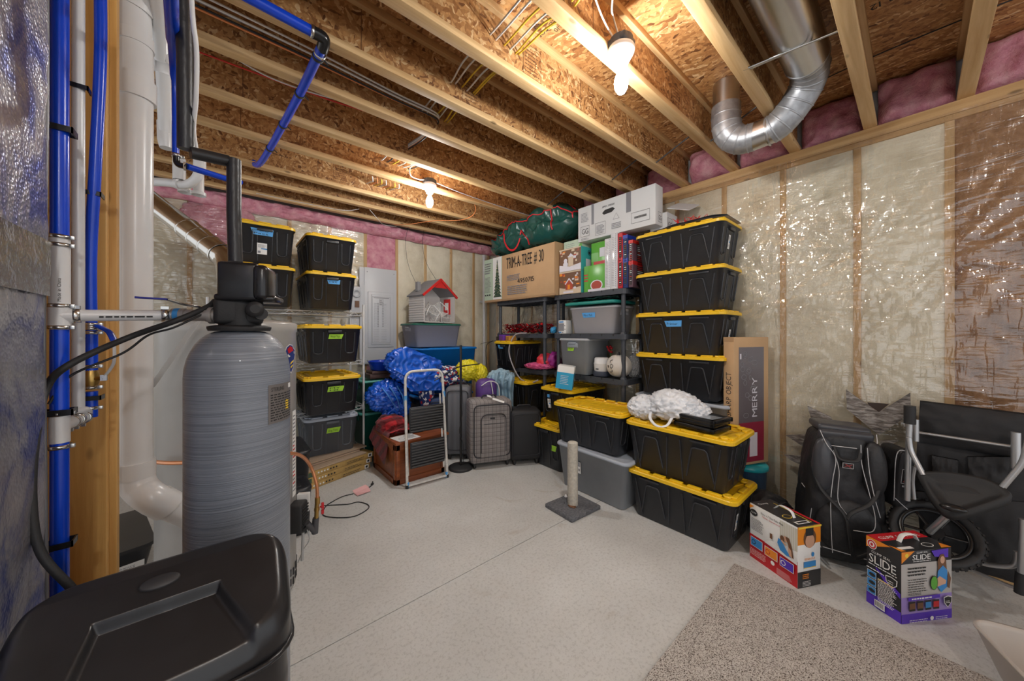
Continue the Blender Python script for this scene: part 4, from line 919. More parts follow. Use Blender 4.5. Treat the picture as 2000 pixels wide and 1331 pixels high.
# ================================================================== FLOOR CLUTTER, BACK
def crumple(name, label, cat, mat_, pts, seed, amp=.3, fr=2.6, sub=5):
    a = M()
    for i, (c, d) in enumerate(pts): a.blob(c, d, amp, fr, 0, seed+i*5, sub, sharp=True)
    return tag(a.build(name, mat_), label, cat)
m_poly = plain('blue_poly_bag', (.008, .11, .62), .22, spec=.8, bs=.35, bd=.012, bscale=30)
def bagsheet(a, o, c0, c1, c2, c3, seed, amp=.03, n=26):
    c0, c1, c2, c3 = map(Vector, (c0, c1, c2, c3)); nn = (c1-c0).cross(c3-c0).normalized()
    def fn(u, v):
        p = c0*(1-u)*(1-v)+c1*u*(1-v)+c2*u*v+c3*(1-u)*v
        return p+nn*amp*(noise.noise(p*7+V(seed, 0, 0))+.9*(1-2*abs(noise.noise(p*13+V(0, seed, 0)))))
    a.grid(fn, n, n)
# blue bag behind the ladder
t = thing('blue_bag', 'big crinkled blue poly bag bulging above the step ladder', 'bag', (1.62, 3.62, 0)); a = M()
a.blob((.04, -.02, .99), (.50, .30, .25), .34, 2.6, 0, 3, 5, sharp=True); a.blob((-.1, .02, 1.08), (.34, .22, .24), .36, 3.0, 0, 8, 5, sharp=True); a.build('body', m_poly, t)
o_ = V(1.62, 3.62, 0); a = M()
bagsheet(a, 0, at(756, 716, y=3.38)-o_, at(818, 752, y=3.36)-o_, at(862, 706, y=3.45)-o_, at(790, 677, y=3.42)-o_, 5, .025, 40); bagsheet(a, 0, at(756, 716, y=3.385)-o_, at(800, 765, y=3.40)-o_, at(868, 762, y=3.42)-o_, at(838, 700, y=3.47)-o_, 6, .04, 40); a.build('top_flap', m_poly, t)
t = thing('blue_bag', 'shiny blue poly bag slumped against the rack over the plaid blanket', 'bag', (1.36, 3.66, 0)); a = M()
a.blob((-.01, .0, .72), (.36, .26, .28), .36, 2.8, 0, 21, 5, sharp=True); a.blob((.07, -.03, .60), (.24, .2, .24), .36, 3.2, 0, 25, 5, sharp=True); a.build('body', m_poly, t)
a = M()
for k in range(3): a.tube(spline([V(-.12+.08*k, -.13, .84), V(-.06+.07*k, -.17, .74), V(.0+.05*k, -.16, .64), V(.06+.02*k, -.11, .55)]), .016, 0, 8, flat=.3)
a.build('strap', plain('pale_blue_strap', (.08, .28, .72), .3), t)
# chest
m_ch = wood('cherry_wood', 0, (.36, .10, .03), (.16, .04, .012), .35, knots=False)
t = thing('wooden_chest', 'reddish brown wooden chest standing behind the step ladder', 'chest', (1.45, 3.36, 0))
cx0, cx1, cy0, cy1, ch = -.245, .245, -.29, .29, .365
a = M(); a.bx(cx0, cx1, cy0, cy1, .0, ch, 0, .004); a.bx(cx0+.03, cx1-.03, cy0-.004, cy0, .05, ch-.05, 0)
for (x0, x1, z0, z1) in ((cx0, cx0+.035, 0, ch), (cx1-.035, cx1, 0, ch), (cx0, cx1, 0, .05), (cx0, cx1, ch-.05, ch)): a.bx(x0, x1, cy0-.012, cy0, z0, z1, 0, .002)
for (y0, y1, z0, z1) in ((cy0, cy0+.04, 0, ch), (cy1-.04, cy1, 0, ch), (cy0, cy1, 0, .05), (cy0, cy1, ch-.05, ch)): a.bx(cx0-.010, cx0, y0, y1, z0, z1, 0, .002)
a.build('carcass', m_ch, t); a = M(); a.bx(cx0-.01, cx1+.05, cy0-.02, cy1, ch, ch+.025, 0, .004); a.build('top', m_ch, t)
# plaid blanket
def plaid(name, base, c1, c2, s=30, rough=.9):
    m, nt, b = nt_new(name); tc = N(nt, 'ShaderNodeTexCoord'); sp = N(nt, 'ShaderNodeSeparateXYZ'); nt.links.new(tc.outputs['Object'], sp.inputs[0])
    def band(o, f, th):
        mu = N(nt, 'ShaderNodeMath', operation='MULTIPLY'); mu.inputs[1].default_value = f; nt.links.new(o, mu.inputs[0])
        si = N(nt, 'ShaderNodeMath', operation='SINE'); nt.links.new(mu.outputs[0], si.inputs[0]); g = N(nt, 'ShaderNodeMath', operation='GREATER_THAN'); g.inputs[1].default_value = th; nt.links.new(si.outputs[0], g.inputs[0]); return g.outputs[0]
    ad = N(nt, 'ShaderNodeMath', operation='ADD'); nt.links.new(sp.outputs[1], ad.inputs[0]); nt.links.new(sp.outputs[2], ad.inputs[1])
    c = mixc(nt, band(sp.outputs[0], s, .2), base, c1); f2 = N(nt, 'ShaderNodeMath', operation='MULTIPLY'); f2.inputs[1].default_value = .8; nt.links.new(band(ad.outputs[0], s, .2), f2.inputs[0]); c = mixc(nt, f2.outputs[0], c, c2)
    nt.links.new(c, b.inputs['Base Color']); b.inputs['Roughness'].default_value = rough; b.inputs['Sheen Weight'].default_value = .2; n = noise_tex(nt, coords(nt), 60, 4); bump(nt, b, n.outputs[0], .5, .006); return m
a = M()
def bl(u, v):
    x = -.30+.40*u; y = -.16+.46*v; z = ch+.03+.075*math.sin(PI*min(1, u*1.1))*math.sin(PI*min(1, .15+v*.8))
    if x < -.25: z -= (-.25-x)*5.5*(.4+.6*(1-v)); x = -.25-(-.25-x)*.9
    if u > .55 and v < .35: z -= 0
    z += .022*noise.noise(V(x*9, y*9, 2))+.014*(1-2*abs(noise.noise(V(x*14, y*14, 7)))); return V(x, y, z)
a.grid(bl, 70, 70); a.blob((-.14, .08, ch+.09), (.28, .40, .20), .16, 2.2, 0, 4, 5); o = a.build('blanket', plaid('buffalo_plaid', (.45, .008, .014), (.20, .006, .010), (.07, .003, .005), 40)); o.location = (1.46, 3.40, 0)
tag(o, 'red and black plaid blanket heaped over the left of the wooden chest', 'blanket')
a = M(); a.bx(-.12, .10, -.09, .09, 0, .004, 0); f = Fr(a, (-.11, -.08, .0045), (1, 0, 0), (0, 1, 0)); f.ring(.05, .06, .03, .03, .004, 1).lines(.1, .02, .2, .14, 4, 1)
o = a.build('paper_sheet', [m_gwhite, m_inkgrey]); o.location = (1.345, 3.165, ch+.0265); o.rotation_euler = (0, 0, .15); tag(o, 'white printed sheet lying on the front edge of the wooden chest', 'paper')
# step ladder
m_lad = plain('worn_white_tube', (.68, .66, .62), .4, var=.15, vs=40)
t = thing('step_ladder', 'white framed folding step ladder with two black ribbed treads', 'ladder', (1.455, 2.965, 0), math.radians(-3))
a = M(); a.tube(arc([(-.195, -.03, .02), (-.185, .05, 1.04), (.185, .05, 1.04), (.200, -.03, .02)], .09, 8), .012, 0, 14); a.build('front_frame', m_lad, t)
a = M(); a.tube(arc([(-.175, .0, .10), (-.170, .075, .80)], .03), .009, 0, 10); a.tube([(.178, .0, .10), (.172, .075, .80)], .009, 0, 10); a.tube([(-.185, -.03, .022), (.19, -.03, .022)], .011, 0, 10); a.build('rear_frame', m_lad, t)
for zc in (.60, .285):
    a = M(); y = .0+.08*(zc/1.04)-.055; a.box((0, y, zc), (.335, .016, .235), 1, None, .006)
    for i in range(9): a.tube([(-.16, y-.012, zc-.10+i*.025), (.16, y-.012, zc-.10+i*.025)], .0085, 0, 6)
    a.build('tread', [plain('rib_lit_rubber', (.055, .055, .058), .45), m_prblk], t)  # lit look painted in: ribs lighter grey, gaps between them black
for (x, z) in ((-.19, .03), (.195, .03), (-.187, .80), (.192, .80)):
    a = M(); y = -.03+.08*z/1.04; a.tube([(x, y, z-.025), (x, y, z+.025)], .0135, 0, 12); a.build('blue_tape_band', m_tapeb, t)
for x in (-.195, .2): a = M(); a.tube([(x, -.03, 0), (x, -.03, .03)], .015, 0, 12); a.build('rubber_foot', m_blkmat, t)
# black stand
t = thing('pole_stand', 'thin black pole on a round weighted base with a short cross arm', 'stand', (1.87, 3.03, 0))
a = M(); a.lathe([(.122, 0), (.125, .006), (.125, .02), (.11, .028), (.03, .033), (.0, .034)], (0, 0, 0), 0, 48); a.build('base', m_blkmat, t)
a = M(); a.tube([(0, 0, .03), (0, 0, 1.27)], .0125, 0, 12); a.build('pole', m_blkgloss, t)
a = M(); a.tube(spline([(-.30, .0, .93), (-.1, 0, 1.02), (0, 0, 1.05), (.22, -.02, 1.065)], 4), .006, 0, 8); a.build('cross_arm', m_blkgloss, t)
a = M(); a.tube(spline([(.0, -.013, .9), (.012, -.02, .6), (-.03, -.02, .4), (.015, -.02, .25), (.05, .03, .04)], 6), .003, 0, 6); a.build('cord', m_blkmat, t)
# suitcases
def suitcase(label, loc, rz, w_, d, h, mbody, mtrim, style, group='suitcases on the floor'):
    t = thing('suitcase', label, 'suitcase', loc, rz, group)
    a = M(); a.box((0, 0, .05+(h-.05)/2), (w_, d, h-.05), 0, None, .045, 4); a.build('shell', mbody, t)
    a = M(); yf = -d/2-.004
    def loop(x0, x1, z0, z1, r=.05, rr=.004, y=yf): a.tube(arc([((x0+x1)/2, y, z1), (x1, y, z1), (x1, y, z0), (x0, y, z0), (x0, y, z1), ((x0+x1)/2-.001, y, z1)], r, 5), rr, 0, 6)
    if style == 'plaid':
        loop(-w_/2+.035, w_/2-.03, .12, h-.045, .06, .006); p = arc([(-w_*.26, yf-.012, .17), (-w_*.26, yf-.012, h*.80), (w_*.32, yf-.012, h*.80), (w_*.32, yf-.012, .17)], .07, 6); a.tube(p, .005, 0, 6)
        a.tube([(-w_*.2, yf-.014, h*.66), (w_*.28, yf-.014, h*.66)], .004, 0, 6); a.box((0, yf-.014, h*.74), (.05, .004, .018), 0)
    else:
        for s in (-1, 1): a.tube(arc([(s*w_*.42, -d/2, .1), (s*w_*.42, -d/2-.002, h-.06), (s*w_*.42, 0, h)], .05), .005, 0, 6)
        loop(-w_/2+.02, w_/2-.02, .11, h-.04, .05, .004)
    a.build('zip', mtrim, t)
    if style == 'plaid': a = M(); a.box((w_*.03, yf-.004, h*.46), (w_*.60, .022, h*.58), 0, None, .02, 3); a.build('front_pocket', mbody, t)
    a = M(); a.tube(arc([(-.08, 0, h-.01), (-.07, 0, h+.03), (.07, 0, h+.03), (.08, 0, h-.01)], .02), .008, 0, 8); a.build('top_handle', mtrim, t)
    for sx in (-1, 1):
        for sy in (-1, 1):
            a = M(); a.lathe([(.022, -.012), (.027, -.008), (.027, .008), (.022, .012)], (sx*(w_/2-.05), sy*(d/2-.045), .027), 0, 20, Matrix.Rotation(PI/2, 3, 'Y')); a.box((sx*(w_/2-.05), sy*(d/2-.045), .052), (.035, .04, .02), 0, None, .004); a.build('wheel', m_blkmat, t)
    return t
m_pl = plaid('grey_check_fabric', (.31, .28, .265), (.31, .28, .265), (.31, .28, .265), 60)
def checks():
    m, nt, b = nt_new('window_check_fabric'); tc = N(nt, 'ShaderNodeTexCoord'); sp = N(nt, 'ShaderNodeSeparateXYZ'); nt.links.new(tc.outputs['Object'], sp.inputs[0]); c = (.27, .245, .235)
    def ln(o, f, th):
        mu = N(nt, 'ShaderNodeMath', operation='MULTIPLY'); mu.inputs[1].default_value = f; nt.links.new(o, mu.inputs[0]); fr = N(nt, 'ShaderNodeMath', operation='FRACT'); nt.links.new(mu.outputs[0], fr.inputs[0])
        g = N(nt, 'ShaderNodeMath', operation='LESS_THAN'); g.inputs[1].default_value = th; nt.links.new(fr.outputs[0], g.inputs[0]); return g.outputs[0]
    for o, f, th in ((sp.outputs[0], 24, .09), (sp.outputs[2], 24, .09), (sp.outputs[0], 12, .30), (sp.outputs[2], 12, .30)):
        k = N(nt, 'ShaderNodeMath', operation='MULTIPLY'); k.inputs[1].default_value = .8 if f > 20 else .14; nt.links.new(ln(o, f, th), k.inputs[0]); c = mixc(nt, k.outputs[0], c, (.07, .055, .055))
    nt.links.new(c, b.inputs['Base Color']); b.inputs['Roughness'].default_value = .85; return m
t = suitcase('grey window-check fabric suitcase with a white airline tag', (2.17, 2.95, 0), math.radians(-22), .45, .27, .70, checks(), plain('dark_trim', (.02, .02, .025), .5), 'plaid')
a = M(); a.box((-.02, -.09, .735), (.05, .03, .004), 0, (.5, .3, .2)); a.box((.06, -.16, .70), (.13, .022, .002), 0, (.9, .35, -.1)); a.build('airline_tag', m_gwhite, t, label='white paper airline tag')
suitcase('slim charcoal grey suitcase standing behind the black pole', (2.08, 3.40, 0), math.radians(-38), .27, .38, .80, plain('charcoal_fabric', (.14, .145, .16), .7, bs=.3, bscale=200), plain('dark_trim2', (.02, .02, .025), .5), 'plain')
suitcase('black suitcase between the check suitcase and the totes', (2.50, 2.76, 0), math.radians(-30), .34, .26, .58, plain('black_fabric', (.015, .015, .017), .6, bs=.3, bscale=200), MATS['dark_trim'], 'plain')
suitcase('navy blue suitcase half hidden behind the right rail of the ladder', (1.84, 3.50, 0), math.radians(-25), .18, .26, .68, plain('navy_fabric', (.01, .03, .10), .7, bs=.3, bscale=200), MATS['dark_trim'], 'plain')
# blanket with white and red flecks
def fleck():
    m, nt, b = nt_new('fleck_print'); vo = N(nt, 'ShaderNodeTexVoronoi'); vo.inputs['Scale'].default_value = 38; nt.links.new(coords(nt), vo.inputs[0]); sp = N(nt, 'ShaderNodeSeparateColor'); nt.links.new(vo.outputs['Color'], sp.inputs[0])
    c = ramp(nt, sp.outputs[0], [(0, (.01, .03, .14)), (.45, (.01, .03, .14)), (.5, (.65, .65, .66)), (.78, (.65, .65, .66)), (.82, (.40, .02, .03))]); nt.links.new(c, b.inputs['Base Color']); b.inputs['Roughness'].default_value = .9
    [x for x in nt.nodes if x.type == 'VALTORGB'][0].color_ramp.interpolation = 'CONSTANT'; return m
mfk = fleck(); a = M()
a.blob((1.93, 3.52, .90), (.52, .26, .22), .25, 2.5, 0, 5, 5); a.blob((1.72, 3.50, .76), (.16, .18, .46), .2, 2.5, 0, 9, 5); a.blob((2.12, 3.50, .86), (.24, .2, .16), .25, 2.5, 0, 12, 4)
tag(a.build('fleece_throw', mfk), 'navy throw with white and red flecks behind the charcoal suitcase', 'blanket')
crumple('yellow_bag', 'crumpled yellow plastic bag on top of the suitcases', 'bag', plain('yellow_poly', (.72, .62, .02), .3, bs=.3, bd=.01, bscale=30), [((2.21, 3.42, .955), (.26, .22, .22)), ((2.34, 3.36, .91), (.16, .14, .20))], 31, .24)
t = thing('purple_bag', 'purple zipped bag tucked between yellow bag and check suitcase', 'bag', (2.33, 3.20, 0)); a = M(); a.box((0, .02, .64), (.24, .20, .46), 0, (0, 0, -.4), .08, 4); a.build('body', plain('purple_nylon', (.11, .045, .24), .5), t)
a = M(); a.tube(spline([(-.11, -.04, .80), (-.03, -.09, .85), (.06, -.13, .80), (.08, -.13, .6)]), .006, 0, 8); a.tube(spline([(-.02, -.10, .84), (.0, -.11, .7), (.0, -.11, .5)]), .006, 0, 8); a.build('zip', MATS['white_paint'], t)
a = M()
def dr(u, v):
    x = .30*(u-.5); z = .88-.36*v+.06*math.sin(u*PI); y = -.05*math.sin(PI*min(1, v*1.4+.2))-.03*math.sin(u*22+2*math.sin(v*3))+.02*noise.noise(V(u*4, v*4, 0)); return V(x, y, z)
a.grid(dr, 60, 40); a.blob((0, .05, .86), (.30, .2, .2), .25, 2.4, 0, 44, 5); o = a.build('light_blue_cloth', plain('light_blue_cotton', (.30, .45, .55), .8, bs=.3, bd=.008, bscale=40)); o.location = (2.50, 3.16, 0); o.rotation_euler = (0, 0, -.6); tag(o, 'light blue cloth draped beside the purple bag', 'cloth')
# flooring boxes and planks
def flo():
    t0 = None; m_fb = plain('box_tan_print', (.46, .30, .10), .6, var=.3, vs=6)
    labs = ['long flooring carton, lowest of three under the loose planks', 'long flooring carton, middle of the pile of three', 'long flooring carton, uppermost of the pile of three']
    for i in range(3):
        t = thing('flooring_box', labs[i], 'box', (1.00+.02*i, 3.60+.01*i, .002+i*.052), math.radians(18), 'flooring cartons on the floor'); a = M(); L, W, h = 1.15, .18, .050
        a.bx(-L, .17, 0, W, 0, h, 0, .002); f = Fr(a, (-L, -.0005, 0), (1, 0, 0), (0, 0, 1)); x = L-.62
        f.rect(x, .004, x+.18, h-.004, 3)
        for k in range(7): f.disc(x+.22+k*.028, h*.5, .008, .008, 1 if k < 4 else 2, 12)
        f.rect(L+.17-.065, .006, L+.17-.02, h-.006, 1).rect(L+.17-.055, .014, L+.17-.032, h-.014, 2)
        f.lines(L-.13, .01, L+.06, h-.01, 2, 2, .3, i); a.build('carton', [m_fb, m_gwhite, m_ink, plain('dark_green_print', (.05, .10, .06), .5)], t)
flo(); mpk = wood('oak_plank', 0, (.47, .36, .26), (.33, .24, .17), .5, knots=False)
for i, (x, y, z, ln) in enumerate(((.98, 3.60, .166, .80), (.94, 3.68, .180, .78), (1.02, 3.72, .196, .85))):
    a = M(); a.bx(-ln, .15, 0, .15, 0, .012, 0, .001); o = a.build('floor_plank', mpk, loc=(x, y, z-.007), rotz=math.radians(18)); tag(o, ['loose oak look plank lying nearest the front on the flooring cartons', 'loose oak look plank in the middle of the plank pile', 'loose oak look plank, uppermost at the back of the pile'][i], 'plank', 'loose planks on the cartons')
# cord on floor
t = thing('power_cord', 'thin black cord looped on the concrete with a pink tag and plug', 'cord', (0, 0, 0)); a = M()
G0 = lambda u, v: at(u, v, z=.005)
a.tube(spline([G0(632, 988), G0(670, 986), G0(682, 985), G0(700, 981), G0(718, 986), G0(719, 994), G0(700, 1006), G0(680, 1011), G0(650, 1011), G0(631, 1006), G0(636, 990), G0(650, 980), G0(670, 970), G0(690, 965)], 8), .0035, 0, 8); a.build('cable', m_blkmat, t)
a = M(); a.tube(spline([G0(703, 960), G0(718, 953), G0(724, 950), G0(728, 941)]), .0045, 0, 8); a.box(at(727, 946, z=.01), (.03, .018, .018), 0, (0, 0, .8), .004); a.build('plug', m_blkmat, t)
a = M(); p0, p1, p2, p3 = at(692, 964, z=.006), at(720, 956, z=.006), at(724, 960, z=.006), at(698, 969, z=.008); a.add([p0, p1+V(0, 0, .02), p2, p3], [(0, 3, 2, 1)], 0); a.add([p0, p1+V(0, 0, .02), p1+V(0, 0, .04)+V(-.02, .02, 0), p0+V(-.01, .02, .02)], [(0, 1, 2, 3)], 0); a.build('tag', plain('pink_tag', (.75, .42, .42), .6), t)
# ================================================================== PLASTIC SHELF UNITS
m_shf = plain('dark_grey_resin', (.050, .055, .066), .45, var=.1)
def shelf_unit(label, y0, y1, tiers=(.95, 1.385, 1.82), zlo=(0, 0)):
    x0, x1 = 2.885, 3.305; t = thing('shelf_unit', label, 'shelf', (0, 0, 0), 0, 'dark grey plastic shelving units')
    for z in tiers:
        a = M(); cx, cy = (x0+x1)/2, (y0+y1)/2; L, W = x1-x0, y1-y0
        a.loft([rrect(L, W, .05, z-.05, cx=cx, cy=cy), rrect(L, W, .05, z, cx=cx, cy=cy), rrect(L-.02, W-.02, .04, z, cx=cx, cy=cy), rrect(L-.02, W-.02, .04, z-.008, cx=cx, cy=cy)], 0, False, True, False)
        n = 7
        for i in range(1, n): y = y0+W*i/n; a.bx(x0-.0015, x0+.002, y-.006, y+.006, z-.018, z+.0015, 1); a.bx(x0+.01, x1-.01, y-.004, y+.004, z-.045, z-.01, 0)
        for i in range(1, 4): x = x0+L*i/4; a.bx(x-.004, x+.004, y0+.01, y1-.01, z-.045, z-.01, 0)
        a.build('shelf', [m_shf, m_ink], t)
    for x in (x0+.045, x1-.045):
        for y, zb in ((y0+.05, zlo[0]), (y1-.05, zlo[1])):
            a = M(); a.tube([(x, y, zb), (x, y, tiers[-1]-.01)], .021, 0, 14)
            for z in tiers[:-1]: a.lathe([(.030, -.06), (.031, -.05), (.031, .012), (.024, .02)], (x, y, z), 0, 16)
            a.build('post', m_shf, t)
    return t
shelf_unit('dark grey plastic shelf unit nearer the tall tote stack, holding the white pumpkin', 1.76, 2.69, zlo=(0, .824))
shelf_unit('dark grey plastic shelf unit in the corner, holding the red garland', 2.81, 3.76)
# --- cartons helper
def carton(name, label, cat, L, W, Hh, loc, rz, mats, bev=.002, group=None, tilt=None):
    a = M(); a.bx(-L/2, L/2, -W/2, W/2, 0, Hh, 0, bev)
    F = {'-x': a.face((-L/2, W/2, 0), (0, -1, 0), (0, 0, 1), W, Hh), '-y': a.face((-L/2, -W/2, 0), (1, 0, 0), (0, 0, 1), L, Hh), '+x': a.face((L/2, -W/2, 0), (0, 1, 0), (0, 0, 1), W, Hh), 'top': a.face((-L/2, -W/2, Hh), (1, 0, 0), (0, 1, 0), L, W), 'bottom': a.face((-L/2, W/2, 0), (1, 0, 0), (0, -1, 0), L, W)}
    def fin():
        o = a.build(name, mats, loc=loc, rotz=rz)
        if tilt: o.rotation_euler = (tilt[0], tilt[1], rz)
        return tag(o, label, cat, group)
    return F, fin, a
# tree carton (x front = 2.84)
F, fin, a = carton('tree_carton', 'long brown cardboard carton printed TRIM-A-TREE # 30 on top of the shelves', 'carton', .40, 1.36, .60, (3.04, 3.285, 1.822), 0, [m_card, m_ink, plain('mint_print', (.50, .62, .48), .6), plain('tree_green', (.03, .07, .045), .7), m_inkgrey, m_gwhite, m_cardD, plain('lights', (.75, .65, .35), .5)])
f = F['-x']; Wc = 1.36; f.rect(0, .03, .40, .60, 2); f.rect(.20, .03, .385, .60, 5)
pts = [(.30, .55)]; 
for i in range(9): pts += [(.30+.012+.0078*i, .55-.052*(i+.6)), (.30+.004+.0078*i, .55-.052*(i+.8))]
pl_ = [(2*.30-x, y) for x, y in reversed(pts[1:])]; f.poly([(.30+.075, .08)]+list(reversed(pts[1:]))+[(.30, .55)]+list(reversed(pl_))+[(.30-.075, .08)], 3) if False else None
for i in range(11):
    y = .06+i*.044; w_ = .092*(1-i/11.5); f.poly([(.30-w_, y), (.30+w_, y), (.30+w_*.35, y+.062), (.30-w_*.35, y+.062)], 3)
rg = random.Random(8)
for i in range(90): yy = rg.uniform(.07, .52); ww = .075*(1-(yy-.06)/.5); xx = .30+rg.uniform(-ww, ww); f.disc(xx, yy, .0035, .0035, 7, 6); f.k -= .6
f.k += 1; f.lines(.02, .40, .17, .56, 5, 4, .5, 2).lines(.02, .14, .17, .36, 12, 4, .35, 3)
for i in range(3): f.rect(.02+.05*i, .09, .05+.05*i, .11, 1)
f.text('TRIM-A-TREE # 30', .50, .41, .150, 1, .68); f.lines(.51, .25, .80, .33, 4, 4, .5, 5); f.text('4950715', .72, .200, .060, 1, .30); f.lines(.52, .07, .92, .19, 5, 4, .5, 6)
f.rect(.40, 0, 1.36, .022, 6); f.rect(1.352, 0, 1.36, .6, 6); fin()
# village cartons
m_p1 = plain('print_cream', (.62, .50, .36), .5); m_p2 = plain('print_snow', (.70, .68, .74), .5); m_p3 = plain('print_barn', (.42, .06, .03), .5)
def village(label, y, z, k):
    F, fin, a = carton('village_carton', label, 'carton', .28, .30, .245, (3.02, y, z), 0, [m_p1, m_brn, m_p3, m_p2, m_teal, m_ink, m_gwhite, m_or], group='holiday village boxes')
    f = F['-x']; f.rel(0, .25, 1, 1, 1); rg = random.Random(k)
    for i in range(26): f.rect(*(lambda x, y_: (x, y_, x+.02+.03*rg.random(), y_+.012+.02*rg.random()))(rg.uniform(0, .25), rg.uniform(.09, .21)), rg.choice([2, 3, 7, 0, 1])); f.k -= .5
    f.k += 2; f.poly([(0, 0), (.30, 0), (.30, .07), (.15, .045), (0, .075)], 3 if k == 1 else 0)
    if k == 1: f.disc(.09, .075, .035, .03, 3).disc(.09, .115, .025, .025, 3).rect(.13, .05, .20, .15, 0).poly([(.12, .15), (.21, .15), (.165, .19)], 3)
    else: f.poly([(.09, .045), (.19, .045), (.19, .12), (.14, .165), (.09, .12)], 2).poly([(.08, .11), (.14, .175), (.20, .11), (.19, .10), (.14, .155), (.09, .10)], 3).rect(.12, .05, .155, .10, 7).disc(.22, .06, .02, .012, 3).rect(.06, .01, .2, .03, 3)
    f.rect(0, .23, .30, .245, 0)
    g = F['-y']; g.rel(0, 0, 1, 1, 4); g.ring(.14, .19, .028, .028, .006, 5).disc(.14, .19, .016, .016, 5); g.rect(.08, .03, .20, .12, 3) if k == 1 else g.lines(.06, .06, .22, .12, 4, 5).ring(.12, .04, .018, .018, .006, 5); fin()
village('holiday village box picturing a snowy cottage, upper one beside the tree carton', 2.43, 2.072, 1)
village('holiday village box picturing a red barn, lower one beside the tree carton', 2.43, 1.823, 2)
F, fin, a = carton('gift_box', 'flat mint green box above the snowy cottage box', 'box', .22, .26, .10, (3.06, 2.45, 2.320), 0, [MATS['mint_print'], m_inkgrey, m_grn]); F['-x'].lines(.03, .02, .18, .08, 3, 1, .3, 9).poly([(.2, 0), (.26, 0), (.26, .1)], 2); fin()
m_g2 = plain('bright_green_print', (.12, .42, .05), .3)
F, fin, a = carton('tree_skirt_box', 'glossy green box with red print behind the lower green box', 'box', .22, .30, .52, (3.10, 2.08, 1.823), 0, [m_g2, m_red, m_p2, m_grn, m_gwhite]); f = F['-x']; f.rel(.1, .45, .6, .62, 1).rel(.35, .70, .9, .88, 2).rel(.0, .62, .3, .8, 3); F['-y'].rel(.1, .3, .9, .7, 1); fin()
F, fin, a = carton('ornament_box', 'green box picturing a striped candy scene, front of the top shelf', 'box', .20, .27, .27, (3.0, 2.12, 1.823), 0, [m_g2, m_red, m_p2, m_p3, m_grn]); f = F['-x']; f.rel(0, 0, .22, 1, 4); f.disc(.155, .06, .075, .055, 2).disc(.155, .06, .062, .045, 3).rect(.05, 0, .27, .025, 2)
for i in range(3): f.rect(.0, .11+i*.03, .05, .122+i*.03, 1)
fin()
m_slab = plain('shiny_white_card', (.72, .72, .74), .15, coat=.5)
for i, (y, h) in enumerate(((1.955, .50), (1.885, .54))):
    F, fin, a = carton('slim_white_carton', ['slim glossy white carton standing next to the green boxes, shorter of two', 'slim glossy white carton standing on end, taller of two'][i], 'carton', .30, .064, h, (3.03, y, 1.823), 0, [m_slab, m_inkgrey], group='slim white cartons'); f = F['-x']
    for q in range(26): f.rect(.050, .02+q*h/27, .056, .02+q*h/27+h/45, 1); f.k -= .6
    F['-x'].lines(.01, .03, .045, h-.03, 30, 1, .25, i); F['-y'].lines(.02, .05, .12, h-.1, 20, 1, .3, i+4); fin()
def lightbox(lab, y, h, m1, m2, acc, w_=.05):
    F, fin, a = carton('string_light_box', lab, 'box', .26, w_, h, (3.03, y, 1.823), 0, [m1, m2, acc, m_gwhite, m_ink], group='string light boxes')
    for k in ('-x', '-y'):
        f = F[k]; f.rel(.25, .05, .8, .95, 4); rg = random.Random(int(y*100))
        for i in range(22): f.rel(.3, .06+i*.04, .7, .075+i*.04, rg.choice([1, 2, 3, 0])); f.k -= .6
        f.rel(0, .48, 1, .56, 2); f.rel(0, .93, 1, 1, 2)
    fin()
lightbox('red string light box beside the taller white carton', 1.827, .53, m_red, m_brn, m_red); lightbox('blue string light box next to the red one', 1.773, .50, plain('royal_print', (.015, .035, .15), .4), m_brn, plain('deep_blue', (.01, .04, .35), .4))
lightbox('clear fronted decoration box against the tall tote stack', 1.716, .44, plain('dark_multicolour', (.12, .06, .08), .3), m_p2, m_redp, .045)
# GG carton lying across the top
F, fin, a = carton('white_carton', 'long white shipping carton marked GG with grey tape, tilted on top of the boxes', 'carton', .14, .85, .36, (2.985, 1.915, 2.366), math.radians(1), [plain('white_corrugate', (.66, .66, .655), .7), m_ink, m_inkgrey, plain('grey_tape', (.22, .22, .24), .4), m_gwhite])
f = F['-x']; f.rect(.17, .15, .20, .36, 3).rect(.565, .17, .615, .36, 3); f.text('OPEN 3080130', .30, .285, .020, 1, .14); f.poly([(.30, .235), (.33, .26), (.42, .265), (.445, .245), (.41, .22), (.32, .215)], 1)
f.frame(.035, .045, .145, .155, .003, 1); f.text('GG', .050, .072, .058, 1, .080); f.lines(.04, .01, .14, .035, 2, 2); f.lines(.04, .20, .14, .30, 7, 2, .4, 3); f.frame(.22, .025, .34, .15, .002, 1); f.lines(.235, .04, .33, .13, 7, 2, .5, 4)
f.ring(.46, .16, .001, .001, .001, 1); f.poly([(.425, .14), (.495, .14), (.46, .20)], 2).poly([(.430, .143), (.490, .143), (.46, .195)], 0).lines(.41, .05, .52, .11, 4, 2, .5, 6); f.frame(.62, .05, .80, .15, .002, 1)
for i in range(30): f.rect(.65+i*.004, .09, .652+i*.004+(i % 3)*.0006, .11, 1); f.k -= .6
F['-y'].frame(.05, .03, .12, .12, .0025, 1).text('GG', .06, .05, .045, 1, .05); fin()
t = thing('open_carton', 'opened white carton with raised flap on top of the tall tote stack', 'carton', (3.17, 1.47, 2.292), 0)
a = M(); a.bx(-.11, .09, -.02, .14, 0, .20, 0); f = Fr(a, (-.11, -.02, 0), (1, 0, 0), (0, 0, 1)); f.frame(.01, .04, .10, .15, .003, 1).text('GG', .02, .07, .05, 1, .07); a.build('box', [MATS['white_corrugate'], m_ink], t)
